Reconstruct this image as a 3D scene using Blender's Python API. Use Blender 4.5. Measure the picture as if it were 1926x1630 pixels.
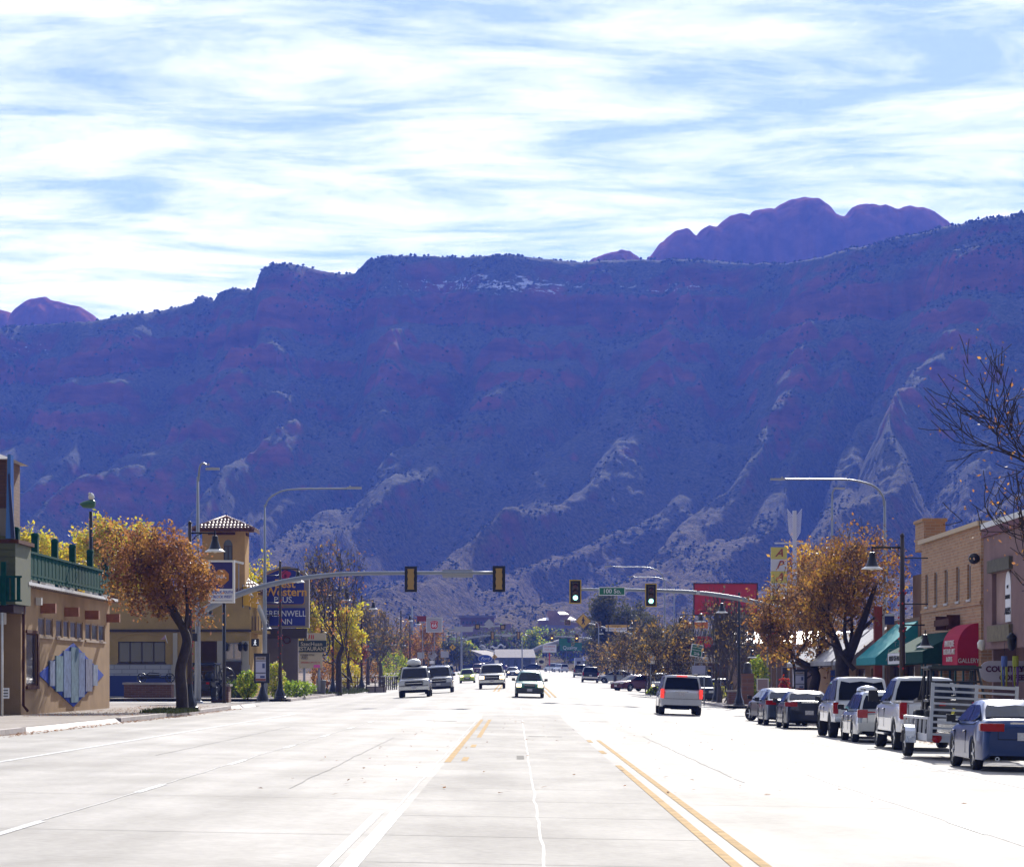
import bpy, math, random
import numpy as np
from mathutils import Vector, Matrix
for o in list(bpy.data.objects): bpy.data.objects.remove(o, do_unlink=True)
S = bpy.context.scene
COL = S.collection
R = math.radians
# ------------------------------------------------------------------ camera
FPX, CX, HY, CH = 5500.0, 970.0, 1275.0, 1.72          # focal length in photo pixels, level line, eye height
cam_d = bpy.data.cameras.new('camera'); cam = bpy.data.objects.new('camera', cam_d); COL.objects.link(cam)
cam_d.sensor_fit = 'HORIZONTAL'; cam_d.sensor_width = 36; cam_d.lens = FPX/1926*36
cam_d.shift_x = -(CX-963)/1926; cam_d.shift_y = (HY-815)/1926
cam_d.clip_start = 1; cam_d.clip_end = 30000
cam.location = (0, 0, CH); cam.rotation_euler = (R(90), 0, 0)
S.camera = cam
# ------------------------------------------------------------------ world, sun, exposure
SUN_EL, SUN_AZ = 27.0, 7.5
SKY_STRENGTH, SUN_STRENGTH, EXPOSURE = 0.06, 4.4, 1.03
W = bpy.data.worlds.new('World'); S.world = W; W.use_nodes = True
def build_world():
    nt = W.node_tree; nt.nodes.clear(); N = nt.nodes.new; L = nt.links.new
    out = N('ShaderNodeOutputWorld'); bg = N('ShaderNodeBackground'); bg.inputs['Strength'].default_value = SKY_STRENGTH
    sky = N('ShaderNodeTexSky'); sky.sky_type = 'NISHITA'; sky.sun_disc = False
    sky.sun_elevation = R(SUN_EL); sky.sun_rotation = R(SUN_AZ)
    sky.altitude = 1200; sky.air_density = 1.0; sky.dust_density = 0.15; sky.ozone_density = 4.0
    tc = N('ShaderNodeTexCoord'); sp = N('ShaderNodeSeparateXYZ'); L(tc.outputs['Generated'], sp.inputs[0])
    zc = N('ShaderNodeMath'); zc.operation = 'MAXIMUM'; L(sp.outputs[2], zc.inputs[0]); zc.inputs[1].default_value = 0.03
    dv = []
    for i in (0, 1):
        d = N('ShaderNodeMath'); d.operation = 'DIVIDE'; L(sp.outputs[i], d.inputs[0]); L(zc.outputs[0], d.inputs[1]); dv.append(d)
    cb = N('ShaderNodeCombineXYZ'); L(dv[0].outputs[0], cb.inputs[0]); L(dv[1].outputs[0], cb.inputs[1])
    mp = N('ShaderNodeMapping'); mp.inputs['Rotation'].default_value = (0, 0, R(-12)); mp.inputs['Scale'].default_value = (0.95, 1.1, 1)
    mp.inputs['Location'].default_value = (3.4, 1.25, 0)
    L(cb.outputs[0], mp.inputs[0])
    n1 = N('ShaderNodeTexNoise'); n1.inputs['Scale'].default_value = 2.1; n1.inputs['Detail'].default_value = 14; n1.inputs['Roughness'].default_value = 0.66
    n1.inputs['Distortion'].default_value = 0.4
    L(mp.outputs[0], n1.inputs['Vector'])
    n2 = N('ShaderNodeTexNoise'); n2.inputs['Scale'].default_value = 0.42; n2.inputs['Detail'].default_value = 3
    L(mp.outputs[0], n2.inputs['Vector'])
    ad = N('ShaderNodeMath'); ad.operation = 'MULTIPLY_ADD'; L(n2.outputs[0], ad.inputs[0]); ad.inputs[1].default_value = 0.42; L(n1.outputs[0], ad.inputs[2])
    # more cloud along the line of sight lower down
    lo = N('ShaderNodeMapRange'); lo.inputs['From Min'].default_value = .19; lo.inputs['From Max'].default_value = .07; lo.inputs['To Min'].default_value = 0; lo.inputs['To Max'].default_value = .11; L(sp.outputs[2], lo.inputs[0])
    a2 = N('ShaderNodeMath'); L(ad.outputs[0], a2.inputs[0]); L(lo.outputs[0], a2.inputs[1])
    rp = N('ShaderNodeValToRGB'); L(a2.outputs[0], rp.inputs[0])
    rp.color_ramp.elements[0].position = 0.605; rp.color_ramp.elements[0].color = (.27, .27, .27, 1)
    rp.color_ramp.elements[1].position = 0.85; rp.color_ramp.elements[1].color = (1, 1, 1, 1)
    e = rp.color_ramp.elements.new(0.725); e.color = (.62, .62, .62, 1)
    cl = N('ShaderNodeRGB'); cl.outputs[0].default_value = (12.5, 12.8, 13.2, 1)
    tint = N('ShaderNodeMix'); tint.data_type = 'RGBA'; tint.blend_type = 'MULTIPLY'; tint.inputs[0].default_value = 1
    L(sky.outputs[0], tint.inputs[6]); tint.inputs[7].default_value = (.74, .88, 1.0, 1)
    mx = N('ShaderNodeMix'); mx.data_type = 'RGBA'
    # thin cloud scatters sunlight forward: brightest towards the sun
    dt = N('ShaderNodeVectorMath'); dt.operation = 'DOT_PRODUCT'; L(tc.outputs['Generated'], dt.inputs[0]); dt.inputs[1].default_value = (math.sin(R(SUN_AZ))*math.cos(R(SUN_EL)), math.cos(R(SUN_AZ))*math.cos(R(SUN_EL)), math.sin(R(SUN_EL)))
    fw = N('ShaderNodeMapRange'); fw.inputs['From Min'].default_value = -.4; fw.inputs['From Max'].default_value = .92; fw.inputs['To Min'].default_value = .10; fw.inputs['To Max'].default_value = 1.15; L(dt.outputs['Value'], fw.inputs[0])
    cs = N('ShaderNodeVectorMath'); cs.operation = 'SCALE'; L(cl.outputs[0], cs.inputs[0]); L(fw.outputs[0], cs.inputs['Scale'])
    L(rp.outputs[0], mx.inputs[0]); L(tint.outputs[2], mx.inputs[6]); L(cs.outputs[0], mx.inputs[7])
    L(mx.outputs[2], bg.inputs['Color']); L(bg.outputs[0], out.inputs[0])
build_world()
sun_d = bpy.data.lights.new('sun', 'SUN'); sun_d.energy = SUN_STRENGTH; sun_d.angle = R(0.53); sun_d.color = (1.0, 0.95, 0.87)
sun = bpy.data.objects.new('sun', sun_d); COL.objects.link(sun)
SUNV = Vector((math.sin(R(SUN_AZ))*math.cos(R(SUN_EL)), math.cos(R(SUN_AZ))*math.cos(R(SUN_EL)), math.sin(R(SUN_EL))))
sun.rotation_euler = SUNV.to_track_quat('Z', 'Y').to_euler(); sun.location = (0, 0, 500)
S.view_settings.view_transform = 'Standard'; S.view_settings.look = 'None'
S.view_settings.exposure = EXPOSURE; S.view_settings.gamma = 1; S.view_settings.use_curve_mapping = False
S.render.engine = 'CYCLES'
S.cycles.max_bounces = 6; S.cycles.volume_bounces = 0; S.cycles.transparent_max_bounces = 8
S.cycles.use_denoising = True
# ------------------------------------------------------------------ helpers
rnd = random.Random(7)
def lerp(a, b, t): return a+(b-a)*t
def interp(x, xs, ys): return float(np.interp(x, xs, ys))
def X_(px, Y): return (px-CX)*Y/FPX
def Z_(py, Y): return CH-(py-HY)*Y/FPX
def P_(px, py, Y): return Vector((X_(px, Y), Y, Z_(py, Y)))
RY = [-80, 0, 122, 150, 180, 222, 344, 470, 700, 1200, 2000]
RZ = [0.0, 0, 0.0, 0.28, 0.70, 0.95, 1.45, 2.3, 3.9, 7.0, 11]
def sstep(t):
    t = min(max(t, 0), 1); return t*t*(3-2*t)
def G(X, Y):                                             # road and ground height
    z = interp(Y, RY, RZ)
    k = interp(Y, [0, 150, 200, 300, 420], [0, .8, .8, .35, .1])
    t = interp(Y, [0, 180, 260, 340], [1, 1, .5, 0])
    return z*(1-k*sstep(abs(X-.3)/14)) - .018*max(-14.5, min(14.5, X))*t
MATS = {}
def mat(name, col, rough=.6, metal=0., noise=.0, nscale=6., bump=0., bscale=30., coat=0., emit=None, estr=0., spec=.5, alpha=None):
    if name in MATS: return MATS[name]
    m = bpy.data.materials.new(name); MATS[name] = m; m.use_nodes = True
    nt = m.node_tree; b = nt.nodes['Principled BSDF']; N = nt.nodes.new; L = nt.links.new
    b.inputs['Base Color'].default_value = (*col, 1); b.inputs['Roughness'].default_value = rough; b.inputs['Metallic'].default_value = metal
    b.inputs['Specular IOR Level'].default_value = spec
    if coat: b.inputs['Coat Weight'].default_value = coat; b.inputs['Coat Roughness'].default_value = .04
    if emit: b.inputs['Emission Color'].default_value = (*emit, 1); b.inputs['Emission Strength'].default_value = estr
    if noise or bump:
        tc = N('ShaderNodeTexCoord')
        oi = N('ShaderNodeObjectInfo'); va = N('ShaderNodeVectorMath'); va.operation = 'ADD'
        L(tc.outputs['Object'], va.inputs[0]); L(oi.outputs['Random'], va.inputs[1])
    if noise:
        n = N('ShaderNodeTexNoise'); n.inputs['Scale'].default_value = nscale; n.inputs['Detail'].default_value = 6; n.inputs['Roughness'].default_value = .62
        L(va.outputs[0], n.inputs['Vector'])
        mr = N('ShaderNodeMapRange'); mr.inputs['From Min'].default_value = .3; mr.inputs['From Max'].default_value = .7
        mr.inputs['To Min'].default_value = 1-noise; mr.inputs['To Max'].default_value = 1+noise; L(n.outputs[0], mr.inputs[0])
        mm = N('ShaderNodeVectorMath'); mm.operation = 'SCALE'; mm.inputs[0].default_value = col; L(mr.outputs[0], mm.inputs['Scale'])
        L(mm.outputs[0], b.inputs['Base Color'])
    if bump:
        n = N('ShaderNodeTexNoise'); n.inputs['Scale'].default_value = bscale; n.inputs['Detail'].default_value = 4; L(va.outputs[0], n.inputs['Vector'])
        bp = N('ShaderNodeBump'); bp.inputs['Strength'].default_value = bump; bp.inputs['Distance'].default_value = .02
        L(n.outputs[0], bp.inputs['Height']); L(bp.outputs[0], b.inputs['Normal'])
    return m
class MB:
    """collects faces, then links them as one mesh object"""
    def __init__(s): s.v = []; s.f = []; s.mi = []; s.sm = []
    def add(s, vs, fs, mi=0, smooth=False):
        o = len(s.v); s.v += [tuple(v) for v in vs]
        for f in fs: s.f.append(tuple(i+o for i in f)); s.mi.append(mi); s.sm.append(smooth)
        return s
    def box(s, c, d, rz=0, mi=0, ry=0, rx=0):
        hx, hy, hz = d[0]/2, d[1]/2, d[2]/2
        vs = [Vector((x, y, z)) for z in (-hz, hz) for y in (-hy, hy) for x in (-hx, hx)]
        if rz or ry or rx:
            M = Matrix.Rotation(rz, 3, 'Z') @ Matrix.Rotation(ry, 3, 'Y') @ Matrix.Rotation(rx, 3, 'X'); vs = [M @ v for v in vs]
        vs = [v+Vector(c) for v in vs]
        return s.add(vs, [(0, 2, 3, 1), (4, 5, 7, 6), (0, 1, 5, 4), (2, 6, 7, 3), (0, 4, 6, 2), (1, 3, 7, 5)], mi)
    def span(s, a, b, mi=0):                              # box from corner to corner
        c = [(a[i]+b[i])/2 for i in range(3)]; d = [abs(a[i]-b[i]) for i in range(3)]
        return s.box(c, d, mi=mi)
    def tube(s, pts, r, n=8, mi=0, smooth=True, cap=True):
        pts = [Vector(p) for p in pts]; rs = r if isinstance(r, (list, tuple)) else [r]*len(pts)
        vs = []; prev = None
        for i, p in enumerate(pts):
            d = (pts[min(i+1, len(pts)-1)]-pts[max(i-1, 0)])
            if d.length < 1e-9: d = Vector((0, 0, 1))
            d.normalize()
            if prev is None:
                a = Vector((0, 0, 1)) if abs(d.z) < .9 else Vector((1, 0, 0)); u = d.cross(a).normalized()
            else:
                u = (prev-d*prev.dot(d))
                u = u.normalized() if u.length > 1e-6 else d.orthogonal().normalized()
            prev = u; w = d.cross(u)
            for k in range(n):
                t = 2*math.pi*k/n; vs.append(p+(u*math.cos(t)+w*math.sin(t))*rs[i])
        fs = [(i*n+k, i*n+(k+1) % n, (i+1)*n+(k+1) % n, (i+1)*n+k) for i in range(len(pts)-1) for k in range(n)]
        s.add(vs, fs, mi, smooth)
        if cap:
            o = len(s.v)-len(vs); s.f.append(tuple(o+k for k in range(n))[::-1]); s.mi.append(mi); s.sm.append(False)
            o2 = len(s.v)-n; s.f.append(tuple(o2+k for k in range(n))); s.mi.append(mi); s.sm.append(False)
        return s
    def lathe(s, c, prof, n=16, mi=0, smooth=True, axis='Z'):
        vs = []
        for r_, z in prof:
            for k in range(n):
                t = 2*math.pi*k/n; x, y = r_*math.cos(t), r_*math.sin(t)
                q = (x, y, z) if axis == 'Z' else ((z, x, y) if axis == 'X' else (x, z, y))
                vs.append(Vector(c)+Vector(q))
        fs = [(i*n+k, i*n+(k+1) % n, (i+1)*n+(k+1) % n, (i+1)*n+k) for i in range(len(prof)-1) for k in range(n)]
        return s.add(vs, fs, mi, smooth)
    def poly(s, pts, mi=0, smooth=False): return s.add(pts, [tuple(range(len(pts)))], mi, smooth)
    def prism(s, pts, vec, mi=0):                         # polygon pushed along vec
        n = len(pts); a = [Vector(p) for p in pts]; b = [p+Vector(vec) for p in a]
        return s.add(a+b, [tuple(range(n))[::-1], tuple(range(n, 2*n))]+[(i, (i+1) % n, (i+1) % n+n, i+n) for i in range(n)], mi)
    def build(s, name, mats, parent=None, sharp=None, loc=None):
        me = bpy.data.meshes.new(name); me.from_pydata(s.v, [], s.f)
        mats = mats if isinstance(mats, (list, tuple)) else [mats]
        for m in mats: me.materials.append(m)
        me.polygons.foreach_set('material_index', s.mi); me.polygons.foreach_set('use_smooth', s.sm)
        me.update()
        if sharp is not None:
            me.polygons.foreach_set('use_smooth', [True]*len(s.f)); me.set_sharp_from_angle(angle=R(sharp))
        o = bpy.data.objects.new(name, me); COL.objects.link(o)
        if parent is not None: o.parent = parent
        if loc is not None: o.location = loc
        return o
def tag(o, label=None, cat=None, group=None, kind=None):
    if label: o['label'] = label
    if cat: o['category'] = cat
    if group: o['group'] = group
    if kind: o['kind'] = kind
    return o
def thing(name, label, cat, loc=(0, 0, 0), rz=0, group=None):
    o = bpy.data.objects.new(name, None); COL.objects.link(o); o.location = loc; o.rotation_euler = (0, 0, rz)
    o.empty_display_size = .2
    return tag(o, label, cat, group)
KIDS = {}
def copy_tree(o, loc=None, rz=None, label=None, group=None, parent=None, scale=None):
    c = o.copy(); COL.objects.link(c); c.parent = parent
    for k in [x for x in bpy.data.objects if x.parent == o]: copy_tree(k, parent=c)
    if loc is not None: c.location = loc
    if rz is not None: c.rotation_euler = (0, 0, rz)
    if scale is not None: c.scale = scale
    if label: c['label'] = label
    if group: c['group'] = group
    return c
def text(s, size, mater, parent, loc, rot=(R(90), 0, 0), name='lettering', align='CENTER', ext=.012, sx=1, shear=0, bold=0.0):
    cu = bpy.data.curves.new(name, 'FONT'); cu.body = s; cu.size = size; cu.align_x = align; cu.align_y = 'CENTER'
    cu.extrude = ext; cu.resolution_u = 3; cu.shear = shear; cu.offset = bold
    cu.materials.append(mater)
    tmp = bpy.data.objects.new('tmp', cu); me = bpy.data.meshes.new_from_object(tmp); me.name = name; bpy.data.objects.remove(tmp); bpy.data.curves.remove(cu)
    o = bpy.data.objects.new(name, me); COL.objects.link(o); o.parent = parent; o.location = loc; o.rotation_euler = rot; o.scale = (sx, 1, 1)
    return o
# numpy gradient noise
_pr = np.random.RandomState(11); _perm = np.concatenate([_pr.permutation(512)]*2)
_ga = _pr.rand(512)*2*np.pi; _gx, _gy = np.cos(_ga), np.sin(_ga)
def pn(x, y):
    x = np.asarray(x, float); y = np.asarray(y, float)
    xi = np.floor(x).astype(int); yi = np.floor(y).astype(int); xf = x-xi; yf = y-yi
    u = xf**3*(xf*(xf*6-15)+10); v = yf**3*(yf*(yf*6-15)+10)
    def g(ix, iy):
        h = _perm[(_perm[ix & 511]+iy) & 511]; return _gx[h], _gy[h]
    def d(ix, iy, fx, fy):
        gx, gy = g(ix, iy); return gx*fx+gy*fy
    n00 = d(xi, yi, xf, yf); n10 = d(xi+1, yi, xf-1, yf); n01 = d(xi, yi+1, xf, yf-1); n11 = d(xi+1, yi+1, xf-1, yf-1)
    return ((n00*(1-u)+n10*u)*(1-v)+(n01*(1-u)+n11*u)*v)*1.5
def fbm(x, y, o=4, g=.5):
    t = 0; a = 1
    for i in range(o): t = t+a*pn(x*2**i+i*17.3, y*2**i+i*9.1); a *= g
    return t
def ridged(x, y, o=3):
    t = 0; a = 1
    for i in range(o): t = t+a*(1-2*np.abs(pn(x*2**i+i*31.7, y*2**i+i*5.3))); a *= .5
    return t/1.75
def grid_mesh(name, V, nr, nc, m, smooth=True):
    me = bpy.data.meshes.new(name)
    i = np.arange((nr-1)*(nc-1)); r = i//(nc-1); c = i % (nc-1)
    F = np.stack([r*nc+c, r*nc+c+1, (r+1)*nc+c+1, (r+1)*nc+c], 1)
    me.vertices.add(len(V)); me.vertices.foreach_set('co', V.astype(np.float32).ravel())
    me.loops.add(F.size); me.loops.foreach_set('vertex_index', F.ravel().astype(np.int32))
    me.polygons.add(len(F)); me.polygons.foreach_set('loop_start', np.arange(0, F.size, 4, dtype=np.int32))
    me.update(calc_edges=True); me.validate()
    me.polygons.foreach_set('use_smooth', [smooth]*len(F)); me.materials.append(m)
    o = bpy.data.objects.new(name, me); COL.objects.link(o); return o
# ------------------------------------------------------------------ mountain terrain
def hill_material(name, lowtan=True):
    m = bpy.data.materials.new(name); m.use_nodes = True; nt = m.node_tree; b = nt.nodes['Principled BSDF']; N = nt.nodes.new; L = nt.links.new
    b.inputs['Roughness'].default_value = .95; b.inputs['Specular IOR Level'].default_value = .014
    ge = N('ShaderNodeNewGeometry'); sp = N('ShaderNodeSeparateXYZ'); L(ge.outputs['Position'], sp.inputs[0])
    def noise(scale, det=5, rough=.6, vec=None, sc=(1, 1, 1)):
        mp = N('ShaderNodeMapping'); mp.inputs['Scale'].default_value = sc; L(ge.outputs['Position'], mp.inputs[0])
        n = N('ShaderNodeTexNoise'); n.inputs['Scale'].default_value = scale; n.inputs['Detail'].default_value = det; n.inputs['Roughness'].default_value = rough
        L(mp.outputs[0], n.inputs['Vector']); return n
    def ramp(src, a, c, ca=(0, 0, 0, 1), cb=(1, 1, 1, 1)):
        r = N('ShaderNodeValToRGB'); r.color_ramp.elements[0].position = a; r.color_ramp.elements[1].position = c
        r.color_ramp.elements[0].color = ca; r.color_ramp.elements[1].color = cb; L(src, r.inputs[0]); return r
    def mix(f, a, c):
        x = N('ShaderNodeMix'); x.data_type = 'RGBA'; L(f, x.inputs[0])
        for s_, v in ((6, a), (7, c)):
            if isinstance(v, tuple): x.inputs[s_].default_value = v
            else: L(v, x.inputs[s_])
        return x.outputs[2]
    at = N('ShaderNodeAttribute'); at.attribute_name = 'rock'
    asn = N('ShaderNodeAttribute'); asn.attribute_name = 'snow'
    atn = N('ShaderNodeAttribute'); atn.attribute_name = 'tan'
    strat = noise(.055, 6, .7, sc=(.3, .3, 1.3))
    rockc = ramp(strat.outputs[0], .35, .68, (.09, .032, .03, 1), (.36, .12, .075, 1))
    fine = noise(.42, 6, .75)
    veg = ramp(fine.outputs[0], .36, .66, (.030, .050, .032, 1), (.155, .14, .09, 1))
    tan = ramp(fine.outputs[0], .40, .64, (.030, .027, .014, 1), (.22, .155, .068, 1))
    sl = mix(atn.outputs['Fac'], veg.outputs[0], tan.outputs[0])
    patch = noise(.03, 5, .6); padd = N('ShaderNodeMath'); padd.operation = 'ADD'; L(patch.outputs[0], padd.inputs[0]); L(at.outputs['Fac'], padd.inputs[1])
    rf = ramp(padd.outputs[0], .74, 1.05)
    c1 = mix(rf.outputs[0], sl, rockc.outputs[0])
    sn = noise(.16, 6, .75, sc=(.55, 1, 1.8)); sadd = N('ShaderNodeMath'); sadd.operation = 'ADD'; L(sn.outputs[0], sadd.inputs[0]); L(asn.outputs['Fac'], sadd.inputs[1])
    sf = ramp(sadd.outputs[0], .98, 1.06)
    c2 = mix(sf.outputs[0], c1, (.75, .77, .8, 1))
    L(c2, b.inputs['Base Color'])
    bn = noise(.35, 6, .7); bp = N('ShaderNodeBump'); bp.inputs['Strength'].default_value = .9; bp.inputs['Distance'].default_value = 2.2
    L(bn.outputs[0], bp.inputs['Height']); L(bp.outputs[0], b.inputs['Normal'])
    return m
HILL = hill_material('hillside_scrub_and_sandstone')
CP = [(-700, 640), (-300, 640), (0, 617), (180, 604), (270, 591), (340, 577), (366, 571), (372, 558), (392, 560), (402, 567), (412, 551), (440, 540), (462, 545), (478, 546),
      (492, 507), (512, 496), (545, 497), (600, 508), (640, 518), (668, 515), (692, 489), (720, 484), (770, 481), (860, 486), (960, 479), (1010, 486),
      (1080, 495), (1200, 489), (1300, 489), (1400, 497), (1480, 496), (1540, 484), (1600, 470), (1700, 446), (1770, 430), (1850, 414), (1926, 404), (2100, 385), (2600, 370)]
def build_hills():
    NC, NR = 760, 560
    a = np.linspace(-.262, .262, NC); pxs = a*FPX+CX
    cpy = np.interp(pxs, [p[0] for p in CP], [p[1] for p in CP])
    cpy = cpy+1.6*fbm(pxs/13., pxs*0+3.3, 3)+2.2*fbm(pxs/60., pxs*0+8.3, 3)
    Yc = 2330+60*fbm(pxs/260., pxs*0+1.7, 3)
    Yc = Yc-np.interp(pxs, [1250, 1926, 2400], [0, 330, 380])
    ec = (HY-cpy)/FPX
    zc = ec*Yc+CH
    t = np.linspace(0, 1, NR)
    # rows: Y from 560 to crest, then a little behind
    tt = np.concatenate([np.linspace(0, 1, NR-30)**.72, 1+np.linspace(.004, .16, 30)])
    Y = 600+(Yc[None, :]-600)*tt[:, None]
    A = np.broadcast_to(a[None, :], Y.shape); X = A*Y
    d = np.maximum(Yc[None, :]-Y, -400)
    flute = 13*ridged(X/26., Y/300., 3)
    wob = (flute+26*fbm(X/130., Y/130., 4)+9*fbm(X/34.+7, Y/34., 3))*np.interp(d, [0, 330, 520], [1, .8, .25])
    dd = np.where(d > 0, np.maximum(d+wob*np.clip(d/60., 0, 1), 0), d)
    prof_d = [-400, -60, 0, 62, 74, 145, 157, 205, 214, 330, 450, 570, 720, 880, 1120, 1400, 1760, 2300]
    prof_h = [.86, .985, 1, .875, .80, .73, .68, .625, .595, .45, .315, .21, .125, .075, .037, .021, .012, .010]
    h = np.interp(dd, prof_d, prof_h)
    Z = np.interp(Y, RY, RZ)-.6+ h*(zc[None, :]-8)
    # spurs and gullies running down towards the town
    u = X-.27*(Y-1700)+16*fbm(X/260.+4, Y/260., 2)
    tri = lambda q: 4*np.abs(q-np.floor(q)-.5)-1
    v_ = u+18*fbm(X/120.+9, Y/400., 2)
    sp = .70*tri(v_/112.)+.30*tri(v_/47.+.3*fbm(X/90., Y/300.+3, 2))
    sp = sp*(.75+.5*np.clip(fbm(X/150.+2, Y/500.+7, 2)+.4, 0, 1))
    sp2 = ridged(u/38.+9, Y/420.+5, 3)
    amp = np.interp(dd, [0, 70, 160, 300, 460, 620, 850, 1150, 1500], [0, 4, 18, 29, 32, 27, 14, 6, 1.0])
    Z = Z+amp*sp+amp*.22*(sp2-.2)
    Z = Z+np.interp(dd, [0, 40, 1100, 1700], [.0, 1.3, 1.4, .3])*fbm(X/17., Y/17., 4)
    hum = np.interp(dd, [500, 800, 1250, 1500], [0, 4, 4, .5])
    Z = Z+hum*np.maximum(fbm(X/70.+3, Y/95.+8, 3), -.25)
    # strata: step the steep part
    st = np.interp(dd, [0, 30, 330, 480], [0, 1, 1, 0]); per = 23.
    zz = Z+5*fbm(X/110., Y/110., 2); fr = zz/per-np.floor(zz/per)
    Z = Z+st*per*.2*(sstep_np((fr-.25)/.4)-fr)
    # keep the crest line
    k = np.clip(1-np.abs(d)/30., 0, 1); Z = Z*(1-k)+(zc[None, :]*np.where(d < 0, .999, 1))*k
    bl = sstep_np((Y-620)/330.); Z = Z*bl+(np.interp(Y, RY, RZ)-.6)*(1-bl)
    # beyond the crest keep below the skyline
    lim = (zc/Yc)[None, :]*Y; Z = np.where(d < 0, np.minimum(Z, lim-.5), np.minimum(Z, lim+CH))
    V = np.stack([X, Y, Z], -1).reshape(-1, 3)
    o = grid_mesh('mountain_slope', V, NR, NC, HILL)
    gy = np.gradient(Z, axis=0)/np.gradient(Y, axis=0)
    rock = np.clip((gy-.5)*.5, -.05, .36)+.10*np.clip(1-dd/330., 0, 1)+.42*np.interp(dd, [60, 330, 620], [.5, 1, .1])*(.8*sp)
    red = np.exp(-((dd-70)/16.)**2)*.14+np.exp(-((dd-152)/16.)**2)*.12+np.exp(-((dd-211)/14.)**2)*.08
    rock = rock+red
    snow = np.exp(-((dd-46)/26.)**2)*np.interp(pxs, [-200, 60, 250, 640, 760, 900, 1010, 1120, 1300, 1400, 1900], [.3, .38, .25, .24, .38, .47, .5, .36, .4, .26, .16])[None, :]
    snow = snow+np.exp(-((dd-120)/24.)**2)*.27
    tn = np.interp(Z+10*fbm(X/60., Y/60., 3), [60, 130], [1, .12])
    for nm, arr in (('rock', rock), ('snow', snow), ('tan', tn)):
        at = o.data.attributes.new(nm, 'FLOAT', 'POINT'); at.data.foreach_set('value', arr.astype(np.float32).ravel())
    tag(o, 'hazy violet desert mountainside with gullied talus above the town', None, None, 'structure')
    # scrub and junipers
    rs = np.random.RandomState(5); base = []
    n = 42000
    ri = rs.randint(30, NR-32, n*3); ci = rs.randint(60, NC-60, n*3)
    w = np.clip(.35+1.2*fbm(X[ri, ci]/60., Y[ri, ci]/60., 3), .04, 1)*np.interp(dd[ri, ci], [0, 60, 90, 400, 600, 1000, 1300], [1.2, 1.1, .35, .5, 1.0, 1.0, .5])
    keep = rs.rand(n*3) < w; ri, ci = ri[keep][:n], ci[keep][:n]
    # extra bushes right on the crest
    cc = rs.randint(40, NC-40, 420); ri = np.concatenate([ri, np.full(420, NR-31)-rs.randint(0, 3, 420)]); ci = np.concatenate([ci, cc])
    C = np.stack([X[ri, ci], Y[ri, ci], Z[ri, ci]], -1)+np.stack([rs.uniform(-1, 1, len(ri)), rs.uniform(-1, 1, len(ri)), np.zeros(len(ri))], -1)
    r = rs.uniform(.35, 1.25, len(ri))**1.7*1.15*np.clip((C[:, 1]/2000.)**1.6, .22, 1)
    oc = np.array([(0, 0, 1), (1, 0, .1), (0, 1, -.1), (-1, 0, .1), (0, -1, -.1), (0, 0, -.8)])
    of = np.array([(0, 1, 2), (0, 2, 3), (0, 3, 4), (0, 4, 1), (5, 2, 1), (5, 3, 2), (5, 4, 3), (5, 1, 4)])
    jit = rs.uniform(.6, 1.3, (len(ri), 6, 1)); V = C[:, None, :]+oc[None]*jit*r[:, None, None]+np.array([0, 0, .4])[None, None]*r[:, None, None]
    F = of[None]+(np.arange(len(ri))*6)[:, None, None]
    me = bpy.data.meshes.new('hillside_scrub'); V = V.reshape(-1, 3); F = F.reshape(-1, 3)
    me.vertices.add(len(V)); me.vertices.foreach_set('co', V.astype(np.float32).ravel())
    me.loops.add(F.size); me.loops.foreach_set('vertex_index', F.ravel().astype(np.int32))
    me.polygons.add(len(F)); me.polygons.foreach_set('loop_start', np.arange(0, F.size, 3, dtype=np.int32)); me.update(calc_edges=True)
    me.materials.append(mat('juniper_scrub', (.05, .056, .034), .9, noise=.4, nscale=.05, spec=0))
    s = bpy.data.objects.new('hillside_scrub', me); COL.objects.link(s)
    tag(s, 'dark junipers and desert scrub dotted over the mountainside', None, None, 'stuff')
def sstep_np(t):
    t = np.clip(t, 0, 1); return t*t*(3-2*t)
build_hills()
# slickrock domes standing behind the rim
SLICK = mat('red_slickrock', (.20, .075, .05), .9, noise=.5, nscale=.045, bump=.9, bscale=.12, spec=0)
def dome_group(name, label, outline, Y, depth, base_py):
    """rounded rock mass: each hump is a squashed ball, all fused into one height field with real depth"""
    NC, NR = 150, 46
    p0, p1 = outline[0][0], outline[-1][0]
    px = np.linspace(p0-4, p1+4, NC); top = np.interp(px, [q[0] for q in outline], [q[1] for q in outline])
    top = top+1.2*fbm(px/22., px*0+2, 3)
    X = (px-CX)*Y/FPX; zt = CH-(top-HY)*Y/FPX; zb = CH-(base_py-HY)*Y/FPX
    v = np.linspace(-1, 1, NR)
    yy = Y+depth*v[:, None]+np.zeros((1, NC))
    s = np.sqrt(np.clip(1-np.abs(v)**2.2, 0, 1))[:, None]
    xx = np.broadcast_to(X[None, :], yy.shape)
    Z = zb-60+(zt[None, :]-zb+60)*s**.36
    Z = Z-np.maximum(0, 7*fbm(xx/40., yy/30., 4))*(1-s**8)-11*np.clip(ridged(xx/33.+3, yy/400., 2)-.4, 0, 1)*(1-.6*s**4)
    yy = yy+9*fbm(xx/24., Z/60., 3)+5*np.clip(ridged(xx/19., Z/300., 2), 0, 1)
    o = grid_mesh(name, np.stack([xx, yy, Z], -1).reshape(-1, 3), NR, NC, SLICK)
    return tag(o, label, 'rock', 'slickrock domes behind the rim')
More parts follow.
